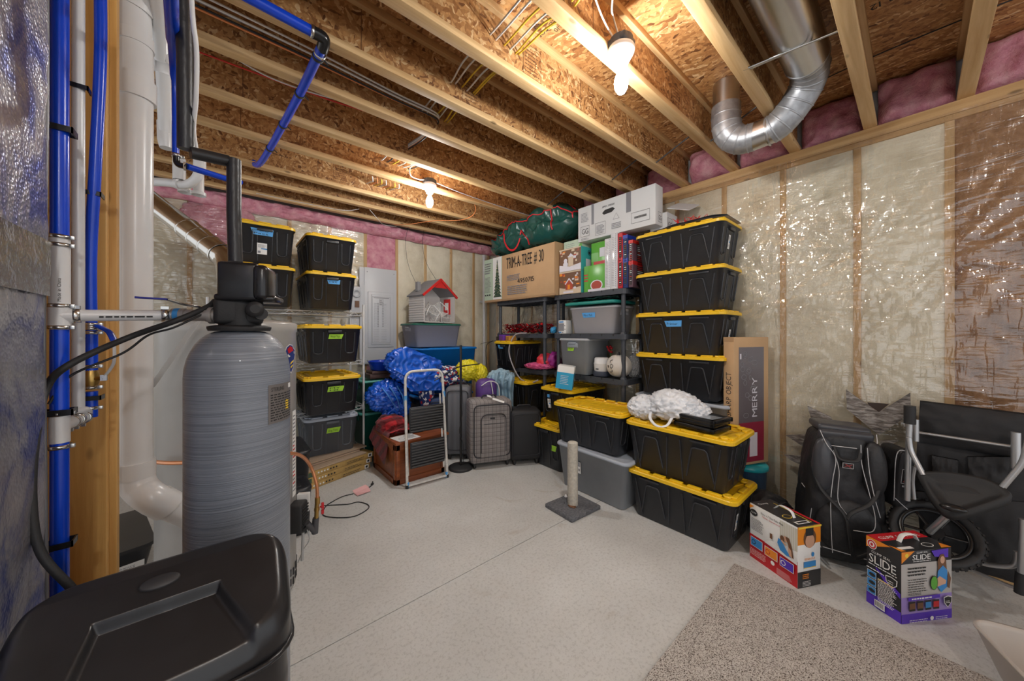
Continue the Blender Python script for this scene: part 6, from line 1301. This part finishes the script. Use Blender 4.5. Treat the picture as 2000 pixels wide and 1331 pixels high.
pipe([(.06, -.17, .77), (.055, -.195, .66), (.09, -.20, .50), (.12, -.20, .36), (.10, -.215, .28), (.0, -.225, .27)]); pipe([(.085, -.19, .76), (.09, -.205, .62), (.115, -.205, .48), (.15, -.19, .36)]); pipe([(.16, -.12, .83), (.15, -.15, .78), (.12, -.17, .73)]); pipe([(-.12, -.165, .745), (.04, -.17, .745)]); pipe([(-.15, -.19, .12), (.12, -.20, .10), (.17, -.17, .10)]); pipe([(-.23, -.05, .45), (-.19, -.12, .38), (-.2, -.12, .2), (-.15, -.16, .1)])
pipe([(.26, -.09, .44), (.27, -.10, .72), (.34, -.08, .74)]); pipe([(.26, -.10, .46), (.33, -.10, .40), (.36, -.07, .42)])
a.build('piping', m_pip, t)
a = M(); a.tube(spline([(-.08, -.17, .74), (-.06, -.20, .68), (.03, -.20, .68), (.06, -.17, .74)], 6), .011, 0, 8, flat=.5)
a.tube(spline([(-.19, -.12, .62), (-.16, -.19, .48), (-.05, -.235, .36), (-.03, -.25, .25), (.0, -.24, .12), (.1, -.22, .16)], 8), .013, 0, 8, flat=.4); a.tube(spline([(.19, -.12, .60), (.10, -.22, .46), (-.01, -.24, .38), (-.04, -.245, .34)], 8), .013, 0, 8, flat=.4); a.build('carry_strap', m_blkmat, t)
a = M(); f = Fr(a, (-.045, -.190, .625), (1, 0, 0), (0, -.15, 1)); f.k = 6; f.rect(0, 0, .058, .034, 1).rect(.003, .003, .055, .031, 0).poly([(.008, .006), (.05, .022), (.05, .028), (.012, .012)], 2).poly([(.01, .026), (.02, .028), (.048, .008), (.04, .006)], 2); a.box((-.016, -.182, .642), (.06, .014, .036), 0)
a.build('emblem', [m_ink, m_pip, plain('dull_red', (.30, .05, .05), .5)], t, label='small patch with red crossed mark')
a = M(); R = Euler((0, .12, .2)).to_matrix(); o = V(.30, 0, .57)+R@V(-.035, -.102, -.02); f = Fr(a, o, R@V(1, 0, 0), R@V(0, 0, 1)); f.k = 4; f.frame(0, 0, .07, .085, .003, 1).poly([(.01, .01), (.02, .01), (.06, .075), (.05, .075)], 2).poly([(.05, .01), (.06, .01), (.02, .075), (.01, .075)], 1).lines(.01, -.02, .06, -.005, 1, 1, .7, 3); a.build('emblem', [m_ink, m_pip, MATS['dull_red']], t, label='larger patch with crossed lines')
a = M(); a.box((-.13, -.16, .02), (.01, .10, .012), 0, (0, 0, .2)); a.build('skid_bar', m_alu, t)
# duffel behind carton
a = M(); a.blob((0, 0, .13), (.34, .30, .28), .12, 1.8, 0, 14, 5); a.tube(spline([(-.12, -.12, .18), (-.02, -.16, .27), (.10, -.12, .20)], 6), .012, 0, 8, flat=.4); tag(a.build('duffel_bag', m_nyl, loc=(2.93, .70, 0), rotz=-.5), 'black duffel bag on the floor behind the red and white carton', 'bag')
# teal tub behind pair
t = thing('tub', 'teal lidded tub glimpsed behind the right end of the big totes', 'tub', (3.16, .86, 0)); a = M(); a.lathe([(.10, 0), (.12, .20), (.125, .345)], (0, 0, 0), 0, 32); a.build('body', plain('navy_tub', (.02, .05, .10), .4), t); a = M(); a.lathe([(.128, .34), (.138, .345), (.138, .37), (.12, .385), (0, .385)], (0, 0, 0), 0, 32); a.build('lid', plain('teal_tub', (.02, .36, .42), .3), t)
# folded wagon / stroller
t = thing('folded_stroller', 'folded black stroller with silver tube frame, plastic tray and big wheel', 'stroller', (0, 0, 0))
m_fab = plain('stroller_fabric', (.020, .020, .022), .75, bs=.3, bd=.006, bscale=30)
E_ = lambda u, v, x: at(u, v, x=x)
def panel(name, quad, x, th=.05, bulge=.02, seed=1, mt=None):
    q = [E_(u, v, xx) for (u, v), xx in zip(quad, x)]; a = M()
    def fn(u, v, o=0): p = q[0]*(1-u)*(1-v)+q[1]*u*(1-v)+q[2]*u*v+q[3]*(1-u)*v; return p+V(o, 0, 0)+V(-1, 0, 0)*(bulge*(1-(2*u-1)**4)*(1-(2*v-1)**4)+.008*noise.noise(V(u*4, v*4, seed))+.006*(1-2*abs(noise.noise(V(u*5, v*3, seed+4)))))
    a.grid(lambda u, v: fn(u, 1-v), 30, 30)
    a.grid(lambda u, v: fn(u, v)*1+V(th, 0, 0), 12, 12)
    for k in range(4):
        A_, B_ = q[k], q[(k+1) % 4]; a.add([A_, B_, B_+V(th, 0, 0), A_+V(th, 0, 0)], [(0, 1, 2, 3), (3, 2, 1, 0)], 0)
    return a.build(name, mt or m_fab, t)
panel('canopy_fabric', [(1797, 785), (2040, 815), (2040, 905), (1792, 862)], [3.05]*4, .06, .03, 2)
panel('seat_fabric', [(1792, 858), (2035, 905), (2030, 1010), (1785, 975)], [3.07]*4, .05, .02, 3)
panel('storage_fabric', [(1790, 960), (2035, 985), (2020, 1150), (1800, 1085)], [3.05, 3.05, 3.05, 3.05], .09, .02, 5)
for (q, s) in (([(1820, 890), (1872, 900), (1868, 950), (1822, 948)], 7), ([(1890, 893), (1975, 893), (1960, 960), (1893, 945)], 9)): panel('pocket', q, [3.03]*4, .02, .012, s)
def tube(name, pts, r=.0125, x=None, mt=None, rd=.04): a = M(); a.tube(arc([at(u, v, x=xx) for u, v, xx in pts], rd, 5), r, 0, 12); return a.build(name, mt or m_alu, t)
tube('left_upright', [(1777, 826, 2.93), (1775, 860, 2.93), (1772, 978, 2.93)], .0125); tube('left_brace', [(1775, 855, 2.90), (1778, 880, 2.90), (1803, 928, 2.86)], .0125); tube('left_strut', [(1789, 820, 2.98), (1789, 862, 2.98)], .0125); tube('left_link', [(1786, 912, 2.97), (1781, 938, 2.97), (1785, 975, 2.97)], .010)
a = M(); a.tube([E_(1777, 793, 2.93), E_(1777, 828, 2.93)], .024, 0, 14); a.build('grip', m_blkmat, t)
a = M(); p, q = E_(1793, 845, 3.0), E_(1980, 873, 2.98); a.tube([p, q], .010, 0, 6, flat=.8); a.build('cross_bar', m_alu, t)
tube('right_post', [(1984, 845, 2.95), (1984, 916, 2.95)], .015); tube('right_brace', [(2010, 855, 2.84), (1998, 905, 2.84), (1958, 952, 2.84)], .0115); tube('right_leg', [(1999, 1015, 2.88), (1996, 1120, 2.88)], .0135); tube('right_foot', [(1995, 1118, 2.9), (1992, 1160, 2.9)], .018, mt=m_blkmat)
tube('lower_bar', [(1855, 1082, 2.98), (1930, 1105, 2.95), (1985, 1108, 2.92), (1986, 1078, 2.92)], .0115, rd=.06); tube('axle_bar', [(1850, 1095, 3.03), (1984, 1150, 2.96)], .008)
a = M(); Y0 = E_(1858, 955, 2.72)
def tray(u, v):
    p = E_(1792+ (1965-1792)*u, 0, 2.8); return p
tp = [(1791, 922), (1850, 922), (1925, 935), (1966, 955), (1972, 972), (1925, 990), (1880, 1003), (1850, 1002), (1825, 980), (1803, 945)]
top = [E_(u, v, 2.86-.10*max(0, (v-935)/68)) for u, v in tp]; cen = sum(top, V(0, 0, 0))/len(top)
def sc(k, dz): return [cen+(p-cen)*k+V(0, 0, dz) for p in top]
def sub(l, n=3): return spline(l+[l[0]], n)[:-1]
a.loft([sub(sc(.80, -.045)), sub(sc(1.0, -.03)), sub(sc(1.02, -.008)), sub(sc(.97, .004)), sub(sc(.84, .004)), sub(sc(.80, -.008)), sub(sc(.45, -.010))], 0); a.build('tray', m_blkmat, t)
a = M(); a.blob(E_(1862, 993, 2.72), (.05, .09, .035), .03, 1, 0, 2, 3); a.build('tray_cap', m_blkgloss, t)
# wheel
wc = E_(1824, 1042, 2.93); a = M(); RW = V(-.72, -.05, .62).to_track_quat('Z', 'Y').to_matrix(); rw = .150
n = 72; a.tube([wc+RW@V(rw*math.cos(2*PI*i/n), rw*math.sin(2*PI*i/n), 0) for i in range(n)], .022, 0, 12, closed=True)
for i in range(64): an = 2*PI*i/64; a.box(wc+RW@V((rw+.020)*math.cos(an), (rw+.020)*math.sin(an), .010*(1 if i % 2 else -1)), (.008, .010, .018), 0, RW@Matrix.Rotation(an, 3, 'Z'))
a.build('tyre', m_blkmat, t); a = M(); a.tube([wc+RW@V(.120*math.cos(2*PI*i/n), .120*math.sin(2*PI*i/n), 0) for i in range(n)], .013, 0, 10, closed=True)
for i in range(6): an = 2*PI*i/6; a.tube([wc, wc+RW@V(.12*math.cos(an), .12*math.sin(an), 0)], .011, 0, 8, flat=.6)
a.lathe([(.035, -.03), (.038, -.02), (.038, .02), (.035, .03)], wc, 0, 20, RW); a.build('wheel_rim', m_blkgloss, t)
a = M(); a.tube([E_(1858, 1000, 2.80), E_(1815, 1040, 2.86)], .0145, 0, 12); a.build('wheel_fork', m_alu, t)
# second small wheel / brush
a = M(); bc = E_(1740, 1032, 2.98); rg = random.Random(4); a.lathe([(.028, -.05), (.028, .05)], bc, 0, 16, Matrix.Rotation(PI/2, 3, 'Y'))
for i in range(260):
    an = rg.uniform(0, 2*PI); x = rg.uniform(-.05, .05); d = V(0, math.cos(an), math.sin(an)); p = bc+V(x, 0, 0)+d*.027; e = bc+V(x+rg.uniform(-.01, .01), 0, 0)+d*.062; s_ = V(.0015, 0, 0); a.add([p-s_, p+s_, e], [(0, 1, 2)], 1)
tag(a.build('round_brush', [m_blkmat, plain('grey_bristle', (.28, .29, .31), .6)]), 'round grey bristled brush beside the stroller wheel', 'brush')
# litter pan
t = thing('litter_pan', 'beige plastic pan in the lower right corner on the floor', 'pan', (2.36, -.455, .014), math.radians(-68)); m_bei = plain('beige_plastic', (.50, .455, .41), .35)
a = M(); L, W = .52, .40; a.loft([rrect(L-.10, W-.10, .05, .0), rrect(L, W, .07, .155), rrect(L+.012, W+.012, .075, .16), rrect(L+.012, W+.012, .075, .166), rrect(L-.012, W-.012, .065, .166), rrect(L-.02, W-.02, .065, .15), rrect(L-.115, W-.115, .045, .006)], 0, True, True); a.build('basin', m_bei, t)
# things seen through the gap at far left
t = thing('storage_tote', 'black bin with white label on the floor beyond the drain pipe', 'storage bin', (-.60, 3.15, 0), math.radians(12)); a = M(); a.loft([rrect(.40, .55, .04, 0), rrect(.46, .60, .05, .14), rrect(.48, .62, .05, .15), rrect(.48, .62, .05, .17)], 0); f = Fr(a, (.0, -.30, .05), (1, 0, 0), (0, -.25, 1)); f.k = 20; f.rect(.05, 0, .19, .05, 1).lines(.06, .01, .18, .04, 3, 2, .4, 3); a.build('body', [m_black, m_gwhite, m_inkgrey], t)
a = M(); a.blob((0, 0, .03), (.2, .16, .09), .2, 2.4, 0, 4, 4); tag(a.build('white_package', m_gwhite, loc=(-.62, 3.10, .17)), 'crumpled white package lying on the black bin beyond the drain pipe', 'package')
# ================================================================== CEILING FITTINGS
def bulb(p, lab, side):
    t = thing('light_fixture', lab, 'light bulb', p, 0, 'bare bulbs on the joists')
    a = M(); a.lathe([(.055, .165), (.055, .205)], (0, 0, 0), 0, 28); a.box((0, 0, .185), (.10, .10, .04), 0, None, .01); a.build('junction_box', plain('dark_grey_box', (.06, .07, .09), .5), t)
    a = M(); a.lathe([(.028, .075), (.032, .085), (.045, .11), (.062, .14), (.065, .155), (.060, .165), (.04, .166)], (0, 0, 0), 0, 32); a.build('lamp_holder', plain('porcelain', (.75, .75, .74), .2), t)
    a = M(); a.lathe([(.013, .085), (.014, .062), (.020, .045), (.030, .02), (.0335, -.005), (.030, -.03), (.018, -.052), (.0, -.058)], (0, 0, 0), 0, 28); o = a.build('bulb', plain('lit_bulb', (1, .97, .92), .3, emit=22), t); o.visible_shadow = True; return t
B1 = bulb(BULB1, 'bare lit bulb in white holder near the top centre of the ceiling', 0); B2 = bulb(BULB2, 'bare lit bulb farther away, above the ladder', 0); FILL_B = bulb(FILL_BULB, 'unseen bare bulb behind the viewpoint, added as fill light', 0)  # the third fixture is added, it houses the fill lamp
def cable(name, label, pts, r, mt, group=None, n=8, cat='cable'): a = M(); a.tube(spline([V(*p) for p in pts], n), r, 0, 6); return tag(a.build(name, mt), label, cat, group)
m_wc = plain('white_cable_jacket', (.70, .69, .66), .5); m_yc = plain('yellow_cable_jacket', (.72, .50, .04), .5); m_bc = MATS['black_rubber']; m_oc = plain('orange_cable_jacket', (.75, .25, .08), .5)
# bulb feeds
cable('lamp_cable', 'white cable looping up from the near bulb fixture', [(1.47, .93, 2.83), (1.42, .93, 2.90), (1.33, .88, 2.86), (1.27, .82, 2.90), (1.30, .78, 3.0), (1.40, .8, 3.07)], .004, m_wc)
cable('lamp_cable', 'white cable from the near bulb fixture toward the joist on its left', [(1.46, .95, 2.83), (1.36, .95, 2.88), (1.25, .93, 2.94), (1.15, .90, 3.05)], .004, m_wc)
cable('lamp_cable', 'white cable curling up from the far bulb fixture', [(1.46, 2.95, 2.83), (1.36, 2.93, 2.80), (1.27, 2.90, 2.80), (1.26, 2.86, 2.86), (1.36, 2.80, 2.90)], .005, m_wc)
cable('lamp_cable', 'grey cable running right from the far bulb fixture along the joist', [(1.52, 2.95, 2.83), (1.9, 2.95, 2.80), (2.5, 2.96, 2.79), (2.95, 2.96, 2.79)], .005, plain('grey_cable', (.35, .33, .33), .5))
# cables passing through the webs (x = 1.2, along y)
rg = random.Random(9)
for i, (dx, mt, nm, lab) in enumerate(((0, m_wc, 'white', 'leftmost white'), (.035, m_wc, 'white', 'second white'), (.09, m_yc, 'yellow', 'left yellow'), (.125, m_wc, 'pale', 'pale middle'), (.165, m_yc, 'yellow', 'right yellow'), (.185, m_yc, 'yellow', 'last yellow'))):
    x = 1.03+dx; pts = [(x-.02, .75, 2.98), (x, 1.0, 2.93-.01*i)]
    for k, y in enumerate((1.2, 1.415, 1.62, 1.83, 2.0, 2.20, 2.42)): pts.append((x+.02*(k % 2)+rg.uniform(-.008, .008), y, 2.925+(-.012 if k % 2 == 0 else 0)+rg.uniform(-.004, .004)))
    cable(nm+'_cable', '%s cable of those threaded through the joists left of the near bulb' % lab, pts, .0048, mt, 'cables threaded through the joists')
# bundle along the joist
for i, (z, yo, mt, lab) in enumerate(((2.93, 0, m_wc, 'white cable uppermost in the bundle running between two joists'), (2.90, .03, m_bc, 'black cable lowest in the bundle running between two joists'), (2.915, .015, m_wc, 'white cable in the middle of the bundle between two joists'), (2.905, .05, m_oc, 'orange cable of the bundle between two joists'), (2.94, .05, MATS['grey_cable'], 'grey cable farthest back in the bundle between two joists'))):
    cable('bundled_cable', lab, [(-.6, 2.06+yo, z-.02), (-.1, 2.05+yo*1.2, z-.03), (.35, 2.01+yo, z-.07), (.8, 2.06+yo*.6, z-.06), (1.05, 2.08+yo*.4, z-.05), (1.14, 2.14, z-.03), (1.17, 2.25, z-.01), (1.16, 2.42, z-.03), (1.14, 2.64, z-.02), (1.13, 2.80, z-.01)], .0055, mt, 'cable bundle between the joists')
cable('red_cable', 'red cable crossing the joist bay at upper left', [(-.8, 2.50, 2.90), (-.2, 2.46, 2.89), (.15, 2.42, 2.875), (.5, 2.40, 2.875), (.9, 2.38, 2.90)], .005, plain('red_jacket', (.55, .03, .02), .5))
cable('white_cable', 'white cable sagging below the red cable at upper left', [(.0, 2.38, 2.90), (.2, 2.40, 2.87), (.45, 2.38, 2.87), (.75, 2.34, 2.90)], .005, m_wc)
# short cable ends poking out near back
for i in range(7): cable('cable_tail', 'one of the short cable tails poking through the third joist', [(1.10+.04*i, 3.575, 2.90), (1.10+.04*i, 3.42, 2.87), (1.085+.042*i, 3.33, 2.84), (1.07+.043*i, 3.30, 2.87)], .005, [m_wc, m_oc, m_yc][i % 3], 'short cable tails through the joist', 5)
for i in range(6): cable('cable_tail', 'one of the cable tails crossing between joists past the bundle', [(1.06+.05*i, 2.68, 2.90), (1.03+.055*i, 2.80, 2.86), (1.04+.05*i, 2.95, 2.88), (1.06+.05*i, 3.04, 2.92)], .005, [m_wc, m_bc, m_yc, m_wc][i % 4], 'cable tails past the bundle', 5)
cable('orange_cable', 'thin orange cable looping below the joists right of the far bulb', [(2.0, 3.10, 2.86), (2.12, 3.14, 2.80), (2.17, 3.25, 2.74), (2.12, 3.45, 2.72), (1.9, 3.72, 2.73), (1.75, 4.0, 2.73), (1.65, 4.25, 2.76)], .004, m_oc)
cable('thin_wire', 'thin dark wire hanging down the back wall, left of the pair', [(1.83, 4.25, 2.77), (1.85, 4.38, 2.6), (1.90, 4.40, 2.3), (2.0, 4.30, 1.98)], .0025, m_bc, 'wires hanging behind the dollhouse')
cable('thin_wire', 'thin dark wire hanging down the back wall to the dollhouse roof', [(2.05, 4.25, 2.77), (2.08, 4.36, 2.6), (2.14, 4.35, 2.35), (2.20, 4.2, 2.12)], .0025, m_bc, 'wires hanging behind the dollhouse')
cable('sagging_wire', 'pale wire sagging under the last joists at left', [(.25, 4.25, 2.79), (.6, 4.15, 2.76), (1.0, 4.05, 2.74), (1.15, 3.98, 2.77)], .003, m_wc)
cable('sagging_wire', 'pale wire dangling across the last joists below the far bulb', [(1.25, 3.95, 2.78), (1.38, 4.05, 2.72), (1.5, 4.2, 2.72), (1.7, 4.3, 2.76)], .003, m_wc)
# blue pipe across ceiling
t = thing('water_line', 'blue water pipe crossing under the joists with an elbow, strapped in place', 'pipe', (0, 0, 0))
a = M(); a.tube([(-.5, 1.70, 2.755), (.33, 1.755, 2.755)], .0225, 0, 18); a.tube(spline([V(.352, 1.80, 2.735), V(.33, 2.22, 2.745), V(.29, 2.75, 2.755), V(.255, 3.15, 2.758), V(.225, 3.42, 2.765), V(.20, 3.55, 2.80), V(.19, 3.60, 2.86)]), .0215, 0, 18); a.build('blue_tube', m_blu, t)
a = M(); a.tube(spline([V(.30, 1.753, 2.755), V(.352, 1.757, 2.752), V(.356, 1.81, 2.736)]), .0255, 0, 16); a.build('elbow', m_blkgloss, t)
a = M(); a.lathe([(.024, -.006), (.027, -.006), (.027, .006), (.024, .006)], (.305, 1.753, 2.755), 0, 20, Matrix.Rotation(PI/2, 3, 'Y')); a.lathe([(.024, -.006), (.027, -.006), (.027, .006), (.024, .006)], (.354, 1.84, 2.736), 0, 20, Matrix.Rotation(PI/2, 3, 'X')); a.build('hose_clamp', m_steel, t)
for y, x, z in ((1.87, .351, 2.737), (2.24, .329, 2.746), (2.66, .297, 2.754), (3.07, .262, 2.757)):
    a = M(); a.lathe([(.0225, -.008), (.026, -.008), (.026, .008), (.0225, .008)], (x, y, z), 0, 18, Matrix.Rotation(PI/2, 3, 'X')); a.tube([(x+.02, y, z), (x+.045, y+.01, z-.012)], .004, 0, 6); a.build('pipe_clip', m_blkmat, t)
# round duct
m_galv = plain('galvanised_duct', (.58, .59, .60), .28, metal=1, var=.05, vs=3, bs=.1, bd=.004, bscale=6); m_flex = plain('worn_duct_elbow', (.36, .37, .39), .42, metal=.65, var=.2, vs=25)
t = thing('round_duct', 'bent round metal duct dipping under the joist at upper right', 'duct', (0, 0, 0)); YD = .385; ZD = 2.895
a = M(); a.tube([(.7, YD, ZD), (2.44, YD, ZD)], .098, 0, 40); a.build('straight_duct', m_galv, t)
a = M(); p = spline([V(2.42, YD, ZD), V(2.52, YD, ZD-.005), V(2.60, .41, 2.85), V(2.63, .47, 2.77), V(2.635, .54, 2.70), V(2.64, .60, 2.675)], 5); a.tube(p, .086, 0, 36)
for q in range(2, len(p)-1, 3): d = (p[q+1]-p[q-1]).normalized(); a.lathe([(.086, -.005), (.090, 0), (.086, .005)], p[q], 0, 36, d.to_track_quat('Z', 'Y').to_matrix())
a.lathe([(.099, -.01), (.10, 0), (.088, .03)], (2.43, YD, ZD), 0, 36, Matrix.Rotation(PI/2, 3, 'Y')); a.build('adjustable_elbow', m_flex, t)
a = M(); a.tube([(2.638, .57, 2.68), (2.64, .70, 2.675)], .083, 0, 36); a.lathe([(.085, -.006), (.089, 0), (.085, .006)], (2.64, .60, 2.675), 0, 36, Matrix.Rotation(PI/2, 3, 'X')); a.build('coupling', m_galv, t)
a = M(); p = spline([V(2.64, .68, 2.675), V(2.63, .76, 2.685), V(2.61, .815, 2.74), V(2.60, .83, 2.82), V(2.60, .83, 2.93)], 5); a.tube(p, .086, 0, 36)
for q in range(2, len(p)-1, 3): d = (p[q+1]-p[q-1]).normalized(); a.lathe([(.086, -.005), (.090, 0), (.086, .005)], p[q], 0, 36, d.to_track_quat('Z', 'Y').to_matrix())
a.build('adjustable_elbow', m_flex, t); a = M(); a.tube([(2.60, .83, 2.92), (2.60, .83, 3.085)], .078, 0, 32); a.build('boot', m_galv, t)
t = thing('hanger_rod', 'pair of thin steel rods bridging two joists beneath the duct', 'bracket', (0, 0, 0)); a = M(); a.tube([(2.18, .22, 2.80), (2.10, .59, 2.79)], .006, 0, 8); a.tube([(2.20, .22, 2.815), (2.13, .59, 2.80)], .006, 0, 8); a.build('rod', m_steel, t)
# metal bridging between joists
bl_ = ['dark metal bridging rod under the joists above the white GG carton', 'dark metal bridging rod behind the near bulb joist', 'dark metal bridging rod between joists left of the duct elbow', 'dark metal bridging rod farthest back over the green bag', 'dark metal bridging rod in the joist bay above the open carton']
for i, (y0, y1) in enumerate(((1.80, 1.45), (1.38, 1.04), (.97, .63), (2.62, 2.24), (2.17, 1.86))):
    a = M(); a.tube([(2.72, y0, 2.80), (2.72, y1, 2.95 if i > 5 else 2.93)], .006, 0, 6); tag(a.build('bridging_rod', plain('dark_steel', (.07, .07, .075), .5, metal=.5)), bl_[i], 'bracket', 'metal bridging between joists')
a = M(); a.tube(spline([V(3.05, -.6, 3.075), V(3.0, .1, 3.07), V(3.05, .6, 3.07)]), .004, 0, 6); tag(a.build('dark_wire', m_bc), 'thin dark wire stapled along the subfloor at right', 'cable')
a = M(); a.bx(1.30, 1.42, .24, .246, 2.80, 2.87); a.tube([(1.36, .24, 2.83), (1.45, .20, 2.80)], .003, 0, 5); tag(a.build('joist_hanger', m_galv), 'small galvanised plate at the top edge by the round duct', 'bracket')
# purple chalk line on the subfloor
